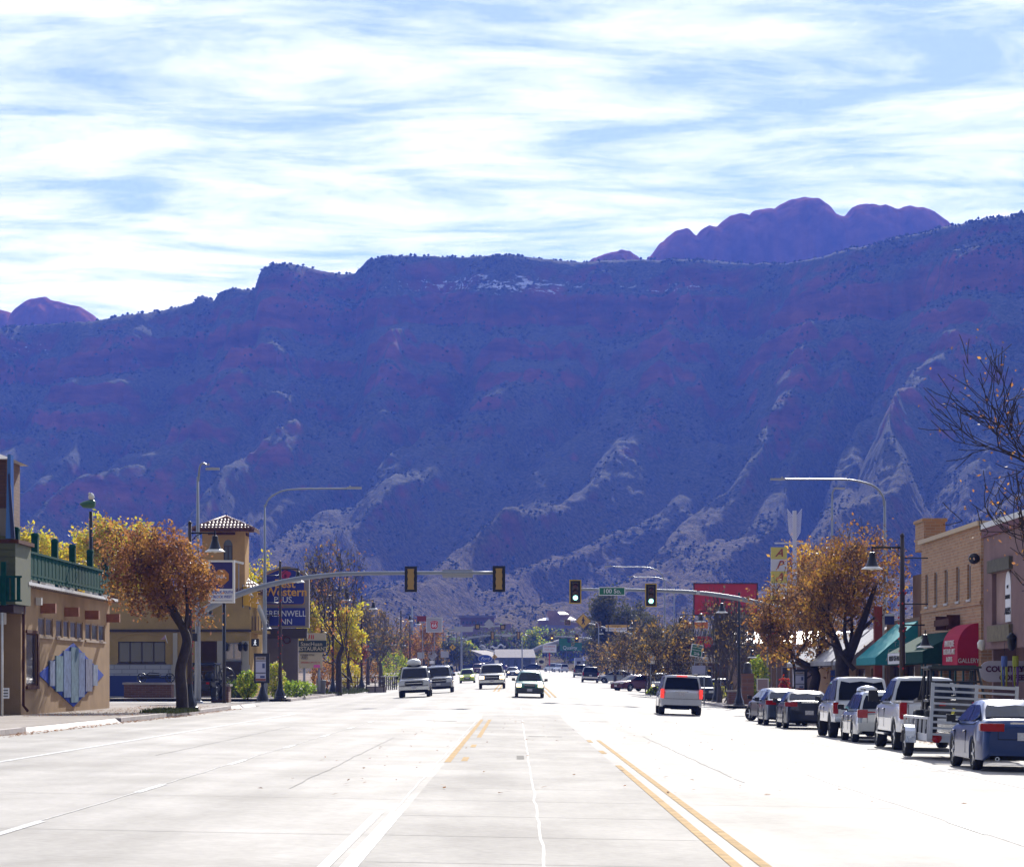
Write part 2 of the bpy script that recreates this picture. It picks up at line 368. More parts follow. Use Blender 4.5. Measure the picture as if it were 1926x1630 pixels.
dome_group('rock_dome', 'big cluster of rounded red sandstone domes above the right of the ridge',
           [(1218, 492), (1224, 484), (1236, 466), (1252, 450), (1268, 440), (1284, 439), (1298, 447), (1304, 449), (1312, 440), (1326, 434), (1336, 438), (1352, 424), (1368, 414), (1384, 411), (1402, 416),
            (1410, 406), (1430, 402), (1448, 402), (1458, 394), (1476, 384), (1504, 379), (1528, 382), (1546, 393), (1560, 410), (1568, 414), (1582, 412), (1594, 399), (1610, 390), (1634, 389), (1658, 396),
            (1676, 402), (1688, 398), (1706, 394), (1724, 398), (1744, 410), (1762, 422), (1790, 446)], 3000, 130, 520)
dome_group('rock_dome', 'rounded lone sandstone dome on the skyline at the far left', [(26, 616), (34, 603), (36, 585), (46, 569), (64, 560), (88, 556), (108, 566), (130, 571), (156, 581), (176, 592), (186, 606), (190, 618)], 3000, 80, 640)
dome_group('rock_dome', 'small sandstone hump cut off by the left picture edge', [(-60, 616), (-40, 590), (-10, 580), (6, 583), (20, 588), (28, 602), (36, 620)], 3060, 70, 640)
dome_group('rock_dome', 'low sandstone hump peeking over the middle of the ridge', [(1096, 500), (1112, 490), (1130, 482), (1150, 476), (1166, 473), (1184, 477), (1200, 487), (1212, 498)], 2900, 70, 510)
# haze: one closed box of even density
HAZE_DENSITY, HAZE_COLOR = 0.000142, (.105, .215, .95)
def build_haze():
    me = MB().span((-1250, -60, -6), (1250, 3400, 700))
    m = bpy.data.materials.new('air_haze'); m.use_nodes = True; nt = m.node_tree; nt.nodes.clear()
    out = nt.nodes.new('ShaderNodeOutputMaterial'); v = nt.nodes.new('ShaderNodeVolumePrincipled')
    v.inputs['Color'].default_value = (*HAZE_COLOR, 1); v.inputs['Density'].default_value = HAZE_DENSITY; v.inputs['Anisotropy'].default_value = 0.2
    nt.links.new(v.outputs[0], out.inputs['Volume'])
    o = me.build('haze', m); tag(o, None, None, None, 'stuff')
build_haze()
# ------------------------------------------------------------------ ground, road, markings
def sheet(name, xs, ys, zf, m, kind='structure', parent=None):
    xs = list(xs); ys = list(ys)
    V = np.array([[(x, y, zf(x, y)) for x in xs] for y in ys]).reshape(-1, 3)
    o = grid_mesh(name, V, len(ys), len(xs), m)
    if parent is not None: o.parent = parent
    elif kind: o['kind'] = kind
    return o
def ground_mat(name, c1, c2, scale=.5, streak=None, rough=.8, fine=.12, spec=.5, wheel=0):
    m = bpy.data.materials.new(name); m.use_nodes = True; nt = m.node_tree; b = nt.nodes['Principled BSDF']; N = nt.nodes.new; L = nt.links.new
    b.inputs['Roughness'].default_value = rough; b.inputs['Specular IOR Level'].default_value = spec
    ge = N('ShaderNodeNewGeometry'); mp = N('ShaderNodeMapping'); mp.inputs['Scale'].default_value = streak or (1, 1, 1); L(ge.outputs['Position'], mp.inputs[0])
    n = N('ShaderNodeTexNoise'); n.inputs['Scale'].default_value = scale; n.inputs['Detail'].default_value = 7; n.inputs['Roughness'].default_value = .62; L(mp.outputs[0], n.inputs['Vector'])
    r = N('ShaderNodeValToRGB'); r.color_ramp.elements[0].position = .36; r.color_ramp.elements[1].position = .66
    r.color_ramp.elements[0].color = (*c1, 1); r.color_ramp.elements[1].color = (*c2, 1); L(n.outputs[0], r.inputs[0])
    n2 = N('ShaderNodeTexNoise'); n2.inputs['Scale'].default_value = 9; n2.inputs['Detail'].default_value = 4; L(ge.outputs['Position'], n2.inputs['Vector'])
    mr = N('ShaderNodeMapRange'); mr.inputs['From Min'].default_value = .3; mr.inputs['From Max'].default_value = .7; mr.inputs['To Min'].default_value = 1-fine; mr.inputs['To Max'].default_value = 1+fine
    L(n2.outputs[0], mr.inputs[0]); mm = N('ShaderNodeVectorMath'); mm.operation = 'SCALE'; L(r.outputs[0], mm.inputs[0]); L(mr.outputs[0], mm.inputs['Scale'])
    if wheel:
        mq = N('ShaderNodeMapping'); mq.inputs['Scale'].default_value = (.75, .014, 1); L(ge.outputs['Position'], mq.inputs[0])
        n3 = N('ShaderNodeTexNoise'); n3.inputs['Scale'].default_value = 1; n3.inputs['Detail'].default_value = 5; L(mq.outputs[0], n3.inputs['Vector'])
        m3 = N('ShaderNodeMapRange'); m3.inputs['From Min'].default_value = .32; m3.inputs['From Max'].default_value = .68; m3.inputs['To Min'].default_value = 1-wheel; m3.inputs['To Max'].default_value = 1+wheel*.6; L(n3.outputs[0], m3.inputs[0])
        m4 = N('ShaderNodeVectorMath'); m4.operation = 'SCALE'; L(mm.outputs[0], m4.inputs[0]); L(m3.outputs[0], m4.inputs['Scale']); mm = m4
    L(mm.outputs[0], b.inputs['Base Color'])
    bp = N('ShaderNodeBump'); bp.inputs['Strength'].default_value = .25; bp.inputs['Distance'].default_value = .01; L(n2.outputs[0], bp.inputs['Height']); L(bp.outputs[0], b.inputs['Normal'])
    return m
DIRT = ground_mat('town_dirt', (.16, .11, .075), (.30, .22, .15), .08, None, .95, .12, .05)
YS = list(range(-60, 130, 10))+list(range(130, 420, 7))+list(range(420, 760, 17))
sheet('ground', [-420, -200, -80, -40, -24, -14.6, -10, 0, 10, 14.6, 24, 40, 80, 200, 420], YS, lambda x, y: G(x, y)-.25-(.0 if y < 700 else 1.5), DIRT)
ROADM = ground_mat('pale_concrete_road', (.30, .282, .258), (.45, .427, .398), .42, (1, .42, 1), .8, .09, .105, wheel=.22)
LK, RK = -13.2, 12.6                                      # kerb lines
YL0, YL1 = 140.0, 190.0
CROSS0, CROSS1 = 152.0, 168.0                             # the cross street
rx = [LK, -12, -9.5, -7.5, -5.4, -3.5, -1.5, 0, 1.5, 3.5, 5.4, 7.4, 8.7, 10.5, RK]
sheet('road', rx, YS, lambda x, y: G(x, y), ROADM)
sheet('cross_street', list(np.linspace(-70, LK, 8)), list(np.linspace(CROSS0-1, CROSS1+3, 5)), lambda x, y: G(x, y)+.004, ROADM)
sheet('cross_street', list(np.linspace(RK, 70, 8)), list(np.linspace(CROSS0+4, CROSS1+6, 5)), lambda x, y: G(x, y)+.004, ROADM)
WORN = ground_mat('worn_centre_lane', (.245, .23, .213), (.39, .37, .342), .5, (1, .35, 1), .82, .10, .09, wheel=.14)
sheet('centre_lane', [-1.42, -.5, .4, 1.2, 2.0], [y for y in YS if 10 <= y <= 130], lambda x, y: G(x, y)+.003, WORN)
WALK = ground_mat('sidewalk_concrete', (.26, .225, .195), (.38, .335, .295), .8, None, .95, .06, .1)
LOT = ground_mat('lot_asphalt', (.10, .095, .09), (.19, .18, .165), .4, None, .8, .12)
KERB = mat('kerb_concrete', (.36, .31, .285), .8, noise=.22, nscale=1.2)
def sidewalk(x0, x1, y0, y1, label=None):
    n = max(2, int((y1-y0)/5)); ys = np.linspace(y0, y1, n)
    o = sheet('sidewalk', [x0, (x0+x1)/2, x1], ys, lambda x, y: G(x, y)+.15, WALK)
def kerb(x, y0, y1, w=.22, side=1):
    m = MB(); n = max(2, int((y1-y0)/3)); ys = np.linspace(y0, y1, n)
    xi, xo = x, x+side*w
    for i in range(n-1):
        a, b2 = ys[i], ys[i+1]-.03
        pts = []
        for yy in (a, b2):
            g = G(x, yy); pts += [(xi, yy, g-.2), (xi+side*.03, yy, g+.156), (xo, yy, g+.156), (xo, yy, g-.2)]
        m.add(pts, [(0, 1, 2, 3), (7, 6, 5, 4), (0, 4, 5, 1), (1, 5, 6, 2), (2, 6, 7, 3)])
    o = m.build('kerb', KERB); o['kind'] = 'structure'; return o
def apron(x, y0, y1, side):
    n = 6; ys = np.linspace(y0, y1, n); V = []
    for yy in ys: V += [(x, yy, G(x, yy)-.01), (x+side*.235, yy, G(x, yy)+.153)]
    o = grid_mesh('driveway_apron', np.array(V), n, 2, KERB); o['kind'] = 'structure'
sidewalk(-24, LK-.22, 10, CROSS0-3); kerb(LK, 10, 79, side=-1)
kerb(LK, 98, 136, side=-1)
apron(LK, 79, 98, -1); apron(LK, 136, CROSS0-3, -1); apron(LK, 226, 238, -1)
sidewalk(-24, LK-.22, CROSS1+3, 300); kerb(LK, CROSS1+4, 226, side=-1); kerb(LK, 238, 330, side=-1)
sidewalk(RK+.22, 24, 10, CROSS0+1); kerb(RK, 10, CROSS0, side=1)
sidewalk(RK+.22, 24, CROSS1+8, 420); kerb(RK, CROSS1+9, 420, side=1)
sidewalk(-24, LK-.22, 302, 560)
# painted lines (thin sheets just above the road)
WHITE = mat('road_paint_white', (.62, .62, .61), .78, noise=.3, nscale=3, spec=.1)
YELL = mat('road_paint_yellow', (.42, .27, .11), .85, noise=.35, nscale=3, spec=.05)
def stripe(name, x, w, y0, y1, m, x2=None):
    x2 = x if x2 is None else x2; n = max(2, int((y1-y0)/6)+1); ys = np.linspace(y0, y1, n)
    V = []
    for yy in ys:
        xc = lerp(x, x2, (yy-y0)/(y1-y0)); V += [(xc-w/2, yy, G(xc-w/2, yy)+.006), (xc+w/2, yy, G(xc+w/2, yy)+.006)]
    o = grid_mesh(name, np.array(V), n, 2, m); o['kind'] = 'structure'; return o
stripe('lane_line', -9.55, .12, 16, 128, WHITE); stripe('lane_line', 8.72, .12, 16, 140, WHITE)
for y0 in (30, 41.5, 55, 68, 81, 94, 107): stripe('lane_line', -5.38, .11, y0, y0+3.2, WHITE)
for y0 in (34, 49, 64, 79, 94, 109): stripe('lane_line', 5.5, .11, y0, y0+3, WHITE)
stripe('lane_line', -1.72, .11, 12, 37, WHITE); stripe('lane_line', -1.50, .16, 12, 37, WHITE)
stripe('centre_line', 2.06, .11, 12, 59, YELL); stripe('centre_line', 2.34, .11, 12, 83, YELL)
for y0 in (68, 80): stripe('centre_line', 2.06, .13, y0, y0+3, YELL)
stripe('centre_line', -1.38, .13, 59, 128, YELL); stripe('centre_line', -1.06, .13, 84, 128, YELL)
for y0 in (60, 72): stripe('centre_line', -1.06, .13, y0, y0+3, YELL)
for x in (2.06, 2.4): stripe('centre_line', x, .15, 176, 330, YELL)
for x in (-1.2, -1.5): stripe('centre_line', x, .14, 200, 330, YELL)
# slab joints and patches: recessed dark sealant and worn pale centre seam
SEAL = mat('joint_sealant', (.50, .49, .47), .8, noise=.3, nscale=2, spec=.15); TAR = mat('tar_patch', (.19, .18, .165), .9, noise=.3, nscale=2, spec=.05)
def wobble(name, x, w, y0, y1, m, amp=.03):
    n = int((y1-y0)/1.2); ys = np.linspace(y0, y1, n); V = []
    for yy in ys:
        xc = x+amp*float(fbm(np.array(yy*.35), np.array(x*3.1), 3)); V += [(xc-w/2, yy, G(xc, yy)+.005), (xc+w/2, yy, G(xc, yy)+.005)]
    o = grid_mesh(name, np.array(V), n, 2, m); o['kind'] = 'structure'
wobble('road_seam', .27, .03, 12, 150, SEAL, .025)
wobble('road_seam', -1.56, .03, 37, 120, SEAL, .03); wobble('road_seam', 2.2, .03, 84, 128, SEAL, .02)
wobble('road_seam', -5.4, .03, 14, 120, SEAL, .03); wobble('road_seam', 5.5, .025, 14, 120, SEAL, .03)
for x, y0, w, l in ((.62, 86.5, .5, .7), (1.15, 86.5, .45, .7), (.1, 62, .16, 3), (3.2, 120, 1.2, .5), (-2.9, 114, 1.2, .8), (7.0, 124, 1.4, .5), (1.2, 126, 1.3, .5)):
    stripe('road_patch', x, w, y0, y0+l, TAR)
# driveway lot on the left beyond the mural building and cross-street corner kerbs
sheet('parking_lot', [-40, -30, -24.01], list(np.linspace(178, 260, 10)), lambda x, y: G(x, y)+.16, LOT)

# saw-cut joints across the lanes and fine tar seams
CRACK = mat('crack_seam', (.28, .27, .255), .9, noise=.3, nscale=2, spec=.05)
def crossjoint(y, x0, x1, w=.028):
    n = 12; xs = np.linspace(x0, x1, n); V = []
    for xx in xs:
        yc = y+.05*float(fbm(np.array(xx*.5), np.array(y*1.7), 2)); V += [(xx, yc-w/2, G(xx, yc)+.005), (xx, yc+w/2, G(xx, yc)+.005)]
    o = grid_mesh('slab_joint', np.array(V), n, 2, CRACK); o['kind'] = 'structure'
for i, y in enumerate(np.arange(27, 104, 4.6)): crossjoint(y, -9.4 if i % 2 else -1.4, 2.0 if i % 3 else 8.5)
for x, y0, y1 in ((-3.4, 44, 82), (3.9, 50, 90), (-7.4, 60, 96)): wobble('road_seam', x, .018, y0, y1, CRACK, .04)
# ------------------------------------------------------------------ vehicles
GLASS = mat('car_glass', (.008, .011, .02), .05, spec=.15)
TYRE = mat('tyre_rubber', (.018, .018, .019), .85)
RIM = mat('alloy_rim', (.55, .56, .58), .3, .9)
BLACKP = mat('black_plastic', (.022, .022, .024), .55)
UNDER = mat('underbody', (.012, .012, .012), .9)
CHROME = mat('chrome_trim', (.75, .76, .78), .15, 1)
REDL = mat('tail_light_lens', (.36, .008, .01), .2, spec=.3)
REDLIT = mat('tail_light_lit', (.6, .02, .02), .2, emit=(1, .06, .04), estr=.5)
HEADL = mat('headlight_lens', (.62, .64, .66), .1, coat=.6)
HEADLIT = mat('headlight_lit', (.9, .85, .75), .2, emit=(1, .72, .42), estr=2.2)
PLATE = mat('license_plate', (.62, .60, .62), .5, noise=.25, nscale=14)
def paint(name, col, metal=.25, rough=.28): return mat(name, col, rough, metal, coat=1. if max(col) > .2 else .45, spec=.5 if max(col) > .2 else .25, noise=.06, nscale=2.5)
def wheel(parent, x, y, r, w, side, rim=RIM, rr=.66, steer=0, spokes=5):
    m = MB(); h = w/2
    m.lathe((0, 0, 0), [(r*rr, -h*.8), (r*.93, -h), (r, -h*.7), (r, h*.7), (r*.93, h), (r*rr, h*.8), (r*rr, -h*.8)], 22, axis='X')
    t = m.build('wheel', TYRE, parent, sharp=40); t.location = (x, y, r); t.rotation_euler = (0, 0, steer)
    k = MB(); s = side
    k.lathe((0, 0, 0), [(r*rr*1.0, s*h*.86), (r*rr*.9, s*h*.6), (r*rr*.86, s*h*.25), (.001, s*h*.25)], 22, mi=0, axis='X')
    for i in range(spokes):
        a = 2*math.pi*i/spokes
        c = Vector((s*h*.66, math.cos(a)*r*rr*.48, math.sin(a)*r*rr*.48))
        k.box(c, (h*.35, r*rr*.94, r*.15), rx=a, mi=1)
    k.lathe((0, 0, 0), [(r*.17, s*h*.4), (r*.15, s*h*.9), (.001, s*h*.92)], 12, mi=1, axis='X')
    k.build('rim', [BLACKP if rim is RIM else rim, rim], t, sharp=40)
    return t
def car(name, label, pnt, L, Wd, H, wb, r, deck, gh, cat='car', zb=.22, fo=None, tw=.2, wt=None, wbelt=None, pillars=(0.,), rear=None, front=None,
        glass=GLASS, group='vehicles on the street', bed=None, low=None, steer=0, rim=RIM, mirrors=True, ground_clear=None, rr=.66, body_name='body', rails=False):
    root = thing(name, label, cat, group=group)
    hw = Wd/2; fo = fo if fo is not None else (L-wb)*.46
    yf = L/2-fo; yr = yf-wb; RA = r*1.14
    ys = set(np.round(np.linspace(-L/2+.16, L/2-.16, int(L/.16)), 3))
    for yw in (yf, yr):
        for k in range(-8, 9): ys.add(round(yw+RA*math.sin(k*math.pi/16), 4))
        ys.add(round(yw+RA+.003, 4)); ys.add(round(yw-RA-.003, 4))
    ys |= {-L/2, -L/2+.02, -L/2+.07, L/2-.02, L/2-.07, L/2}
    ys = sorted(ys); dx, dz = [d[0] for d in deck], [d[1] for d in deck]
    m = MB(); secs = []
    for y in ys:
        e = L/2-abs(y)
        tp = 1-.10*max(0, (abs(y)/(L/2)-.55)/.45)**2.2
        w = hw*tp; zt = float(np.interp(y, dx, dz)); b = zb+.02
        if e < .12: w -= (.12-e)**2*5.5; b += max(0, (.12-e))*.9; zt -= max(0, .1-e)*.25
        for yw in (yf, yr):
            q = RA*RA-(y-yw)**2
            if q > 0: b = max(b, r+math.sqrt(q)*.98)
        zm = max(b+.02, zb+(zt-zb)*.45); zs = max(zm+.02, zt-(zt-zb)*.2)
        pts = [(w-.05, b), (w-.005, b+.015), (w, zm), (w-.018, zs), (w-.055, zt-.05), (w-.13, zt-.005), (w*.45, zt+.015), (0, zt+.02)]
        secs.append([(p[0], y, p[1]) for p in pts]+[(-p[0], y, p[1]) for p in pts[-2::-1]])
    n = len(secs[0]); vs = [p for s_ in secs for p in s_]
    fs = [(i*n+k, (i+1)*n+k, (i+1)*n+k+1, i*n+k+1) for i in range(len(secs)-1) for k in range(n-1)]
    m.add(vs, fs); m.add(secs[0], [tuple(range(n))]); m.add(secs[-1], [tuple(range(n))[::-1]])
    wbelt = wbelt or hw-.06; wt = wt or hw-.26
    allglass = []
    def greenhouse(D, C, B, A, zr, first=True, pil=(0.,), solid_rear=False, wtt=None):
        wT = wtt or wt
        zD, zA = float(np.interp(D, dx, dz)), float(np.interp(A, dx, dz))
        st = [(D, zD-.01, wbelt-.04), (lerp(D, C, .5), lerp(zD, zr, .52)-.02, lerp(wbelt-.02, wT, .5)), (lerp(D, C, .86), lerp(zD, zr, .9), lerp(wbelt, wT, .9)), (C, zr-.025, wT), (lerp(C, B, .25), zr-.004, wT), (lerp(C, B, .5), zr, wT), (lerp(C, B, .8), zr-.012, wT), (B, zr-.04, wT),
              (lerp(B, A, .14), lerp(zr, zA, .12)-.03, lerp(wT, wbelt, .12)), (lerp(B, A, .5), lerp(zr, zA, .48)-.02, lerp(wT, wbelt, .5)), (A, zA-.01, wbelt-.04)]
        sec = []
        for (y, z, w) in st:
            zd = float(np.interp(y, dx, dz))-.03
            q = [(wbelt, zd), (w, max(zd+.01, z-.045)), (w-.05, max(zd+.015, z-.01)), (w*.5, z+.01), (0, z+.014)]
            sec.append([(p[0], y, p[1]) for p in q]+[(-p[0], y, p[1]) for p in q[-2::-1]])
        n = len(sec[0]); vs = [p for s_ in sec for p in s_]
        m.add(vs, [(i*n+k, (i+1)*n+k, (i+1)*n+k+1, i*n+k+1) for i in range(len(sec)-1) for k in range(n-1)])
        def side(y, z, off=.012):
            zd = float(np.interp(y, dx, dz)); t = min(max((z-zd)/(zr-.06-zd), 0), 1); return lerp(wbelt, wT, t)+off
        zlo = lambda y: float(np.interp(y, dx, dz))+.035
        zhi = zr-.105
        def ax(t): return lerp(A, B, t)
        edges = [lerp(D, C, .0)+.10]+list(pil)+[A-.08]
        for i in range(len(edges)-1):
            y0, y1 = edges[i]+(.03 if i else 0), edges[i+1]-(.03 if i < len(edges)-2 else 0)
            f = lambda y: max(zlo(y)+.02, min(zhi, zlo(y)+(y-(D+.04))/(max(C-D, .05))*(zhi-zlo(y))+.02, zlo(y)+(A-.04-y)/(max(A-B, .05))*(zhi-zlo(y))))
            bot = [(y, zlo(y)) for y in np.linspace(y0, y1, 6)]; topp = [(y, f(y)) for y in np.linspace(y1, y0, 9)]
            for sx in (1, -1):
                g = MB(); pts = [(sx*side(y, z), y, z) for y, z in bot+topp]
                g.poly(pts if sx > 0 else pts[::-1]); allglass.append(('side_window', g))
        def slanted(y0, z0, y1, z1, nm, sgn):
            g = MB(); d = Vector((0, -(z1-z0), (y1-y0)))*sgn; d.normalize(); o = d*.016; P = []
            rows = ((.06, wbelt-.13), (.5, lerp(wbelt, wT, .5)-.09), (.86, wT-.085))
            for t, w in rows:
                y, z = lerp(y0, y1, t), lerp(z0, z1, t)
                P.append([Vector((x*w, y, z+.018*(1-abs(x))))+o for x in (-1, -.5, 0, .5, 1)])
            vs = [p for r_ in P for p in r_]
            g.add(vs, [(i*5+k, i*5+k+1, (i+1)*5+k+1, (i+1)*5+k) for i in range(2) for k in range(4)]); allglass.append((nm, g))
        slanted(A, zA, B, zr-.04, 'windshield', -1) if first else None
        slanted(D, zD, C, zr-.025, 'rear_window', 1)
    greenhouse(*gh, pil=pillars)
    if bed and bed[0] == 'topper': greenhouse(*bed[1], first=False, pil=bed[2], wtt=bed[3])
    m.build(body_name, pnt, root, sharp=38)
    for nm, g in allglass: g.build(nm, glass, root)
    if group == 'vehicles parked along the right kerb':
        for sx in (1, -1):
            for p_ in sorted(set(list(pillars)+[gh[3]-.15])):
                zt = float(np.interp(p_, dx, dz)); k = MB(); k.span((sx*(hw-.022), p_-.008, zb+.14), (sx*(hw+.003), p_+.008, zt-.16)); k.build('door_seam', UNDER, root)
                k = MB(); k.span((sx*(hw-.02), p_+.08, zt-.2), (sx*(hw+.02), p_+.24, zt-.17)); k.build('door_handle', CHROME if max(pnt.node_tree.nodes['Principled BSDF'].inputs['Base Color'].default_value[:3]) > .2 else pnt, root)
    u = MB(); u.box((0, (yf+yr)/2, zb+.16), (Wd-.5, L*.93, .26)); u.box((0, yf, r+.16), (Wd-.12, RA*1.5, .52)); u.box((0, yr, r+.16), (Wd-.12, RA*1.5, .52))
    u.tube([(-.45, yr, r*.8), (.45, yr, r*.8)], .06); u.tube([(.42, yr-.3, zb), (.42, -L/2+.1, zb-.02)], .035)
    u.build('underbody', UNDER, root)
    for sx in (1, -1):
        for yw, stv in ((yf, steer), (yr, 0)): wheel(root, sx*(hw-tw/2+.0-.012), yw, r, tw, sx, rim, rr, stv)
        if mirrors:
            k = MB(); ym = gh[3]-.28; zm = float(np.interp(ym, dx, dz))+.08
            k.box((sx*(hw+.10), ym, zm), (.19, .09, .15)); k.box((sx*(hw-.0), ym, zm-.07), (.16, .05, .05))
            k.build('side_mirror', BLACKP if mirrors == 'black' else pnt, root)
    if bed and bed[0] == 'open':
        y0, y1, zt = bed[1]
        b = MB(); b.span((-hw+.17, y0, zt-.02), (hw-.17, y1, zt+.028)); b.build('bed_liner', UNDER, root)
        c = MB(); 
        for sx in (1, -1): c.span((sx*(hw-.16), y0, zt+.0), (sx*(hw-.06), y1, zt+.045))
        c.span((-hw+.08, y0-.07, zt), (hw-.08, y0, zt+.045)); c.build('bed_rail', pnt, root)
    if rails:
        for sx in (1, -1):
            c = MB(); c.tube([(sx*(wt-.06), gh[1]+.1, gh[4]), (sx*(wt-.06), gh[1]+.2, gh[4]+.06), (sx*(wt-.06), gh[2]-.2, gh[4]+.06), (sx*(wt-.06), gh[2], gh[4])], .022, 6)
            c.build('roof_rail', BLACKP, root)
    # rear and front faces: (type, centre height, ...) in simple pieces
    yb = -L/2; yn = L/2
    if rear:
        for sx in (1, -1):
            k = MB(); lw, lh, lz, lx = rear['light']; k.box((sx*lx, yb+.05, lz), (lw, .13, lh)); k.box((sx*(lx+lw*.38), yb+.12, lz), (lw*.34, .2, lh*.86))
            k.build('tail_light', REDLIT if rear.get('lit') else REDL, root)
        k = MB(); k.box((0, yb-.004, rear['plate']), (.32, .03, .16)); k.build('license_plate', PLATE, root)
        if rear.get('bumper'):
            bz, bh, bm = rear['bumper']; k = MB(); k.box((0, yb+.04, bz), (Wd*.93, .14, bh)); k.build('rear_bumper', bm, root)
        if rear.get('gap'):
            k = MB(); gz, gw, z1 = rear['gap']; k.box((0, yb-.001, gz), (gw, .012, .014))
            for sx in (1, -1): k.box((sx*gw/2, yb-.001, (gz+z1)/2), (.012, .012, z1-gz))
            k.build('tailgate_seam', UNDER, root)
        if rear.get('brake'):
            k = MB(); k.box((0, gh[1]-.06, gh[4]-.03), (.5, .05, .04)); k.build('brake_light', REDLIT, root)
        if rear.get('trim'):
            k = MB(); k.box((0, yb-.008, rear['trim']), (.62, .02, .035)); k.build('chrome_strip', CHROME, root)
        if rear.get('exhaust'):
            k = MB(); k.lathe((rear['exhaust']*hw, yb+.05, zb+.06), [(.03, .1), (.045, -.08), (.045, -.1), (.03, -.1), (.03, .05)], 10, axis='Y'); k.build('exhaust_pipe', CHROME, root)
    if front:
        for sx in (1, -1):
            k = MB(); lw, lh, lz, lx = front['light']; k.box((sx*lx, yn-.05, lz), (lw, .14, lh)); k.build('headlight', HEADLIT if front.get('lit') else HEADL, root)
        gw, ghh, gz = front['grille']; k = MB(); k.box((0, yn-.02, gz), (gw, .06, ghh)); g = k.build('grille', UNDER, root)
        k = MB(); k.box((0, yn+.012, gz), (gw*.98, .02, ghh*.13)); k.box((0, yn+.01, gz+ghh*.5), (gw*1.04, .03, .03)); k.build('grille_bar', CHROME, g)
        if front.get('bumper'):
            bz, bh, bm = front['bumper']; k = MB(); k.box((0, yn-.02, bz), (Wd*.92, .16, bh)); k.build('front_bumper', bm, root)
        k = MB(); k.box((0, yn+.07, front['plate']), (.31, .02, .15)); k.build('license_plate', PLATE, root)
    return root
def place(o, X, Y, rz=0, dz=0):
    o.location = (X, Y, G(X, Y)+dz); o.rotation_euler = (0, 0, rz)
    s1 = (G(X, Y+2)-G(X, Y-2))/4; s2 = (G(X+1, Y)-G(X-1, Y))/2
    o.rotation_euler = (s1*math.cos(rz), -s2*math.cos(rz), rz)
SEDAN_D = [(-2.43, .90), (-2.32, 1.04), (-1.75, 1.07), (-1.2, .98), (1.15, .96), (1.9, .87), (2.3, .74), (2.43, .62)]
SEDAN_G = (-1.86, -.98, .30, 1.22, 1.45)
PARK = 'vehicles parked along the right kerb'
RUN = 'vehicles driving on the street'
# parked row on the right, nearest first
c = car('sedan', 'shiny dark blue sedan parked nearest, rear corner at the right picture edge', paint('paint_dark_blue', (.018, .045, .15), .4), 4.85, 1.82, 1.45, 2.775, .335, SEDAN_D, SEDAN_G, pillars=(-.42,),
        rear=dict(light=(.46, .16, .90, .66), plate=.72, trim=.99, exhaust=-.62, gap=(.66, 1.1, .9)), zb=.2, group=PARK, mirrors='black', rr=.72)
place(c, 10.3, 61.6)
WHITEP = paint('paint_white', (.74, .75, .78), .05, .3)
c = car('pickup_truck', 'white crew cab pickup parked and hitched to the trailer', WHITEP, 5.9, 2.0, 1.93, 3.68, .42, [(-2.95, 1.20), (-2.9, 1.27), (-.5, 1.27), (1.4, 1.25), (2.6, 1.18), (2.95, 1.05)], (-.72, -.50, .72, 1.5, 1.95), cat='pickup truck',
        zb=.46, wt=.74, pillars=(.18,), rear=dict(light=(.17, .44, 1.05, .88), plate=.74, bumper=(.62, .2, CHROME), gap=(.72, 1.5, 1.22)), bed=('open', (-2.86, -.78, 1.27)), group=PARK, mirrors='black', tw=.27)
place(c, 11.0, 79.4)
for sx in (1, -1):
    k = MB(); k.box((sx*1.03, .1, .42), (.16, 1.7, .05)); k.build('running_board', CHROME, c)
    k = MB(); k.box((sx*1.18, 1.15, 1.42), (.26, .12, .3)); k.build('side_mirror', BLACKP, c)
SILV = paint('paint_silver', (.42, .44, .46), .6, .3)
c = car('station_wagon', 'silver station wagon with roof hump parked between two white pickups', SILV, 4.8, 1.76, 1.55, 2.65, .33, [(-2.4, .85), (-2.34, .97), (1.1, .95), (1.9, .88), (2.3, .76), (2.4, .6)], (-2.33, -1.92, .25, 1.12, 1.53),
        cat='station wagon', pillars=(-1.25, -.25), rear=dict(light=(.28, .24, .86, .68), plate=.66, bumper=(.48, .22, SILV), gap=(.58, 1.1, .9)), group=PARK, mirrors='black', rails=True)
place(c, 10.9, 88.6)
k = MB(); k.box((0, -2.36, .86), (1.1, .03, .14)); k.build('reflector_band', REDL, c)
k = MB(); k.lathe((-.35, -.6, 1.53), [(.32, 0), (.3, .08), (.18, .14), (.001, .16)], 14); k.build('roof_pod', WHITEP, c)
c = car('pickup_truck', 'lifted white pickup with a white camper shell parked ahead of the silver wagon', WHITEP, 5.3, 1.88, 1.78, 3.2, .42, [(-2.65, 1.08), (-2.6, 1.16), (1.2, 1.14), (2.3, 1.06), (2.65, .9)], (-.55, -.35, .62, 1.35, 1.86), cat='pickup truck',
        zb=.48, wt=.68, pillars=(.1,), bed=('topper', (-2.55, -2.22, -.75, -.50, 1.95), (-1.0,), .74), rear=dict(light=(.15, .36, .96, .84), plate=.74, bumper=(.6, .16, CHROME)), group=PARK, mirrors='black', tw=.27, rim=BLACKP)
place(c, 11.0, 95.6)
BLK = paint('paint_black_blue', (.012, .018, .04), .3)
c = car('sedan', 'black sport sedan with wide red tail lights parked on the right', BLK, 4.75, 1.8, 1.44, 2.85, .335, SEDAN_D, (-1.78, -.95, .25, 1.2, 1.44), pillars=(-.42,),
        rear=dict(light=(.44, .17, .93, .68), plate=.62, trim=1.0, gap=(.6, 1.1, .95)), zb=.19, group=PARK, mirrors='black', rr=.72)
place(c, 11.05, 112.5)
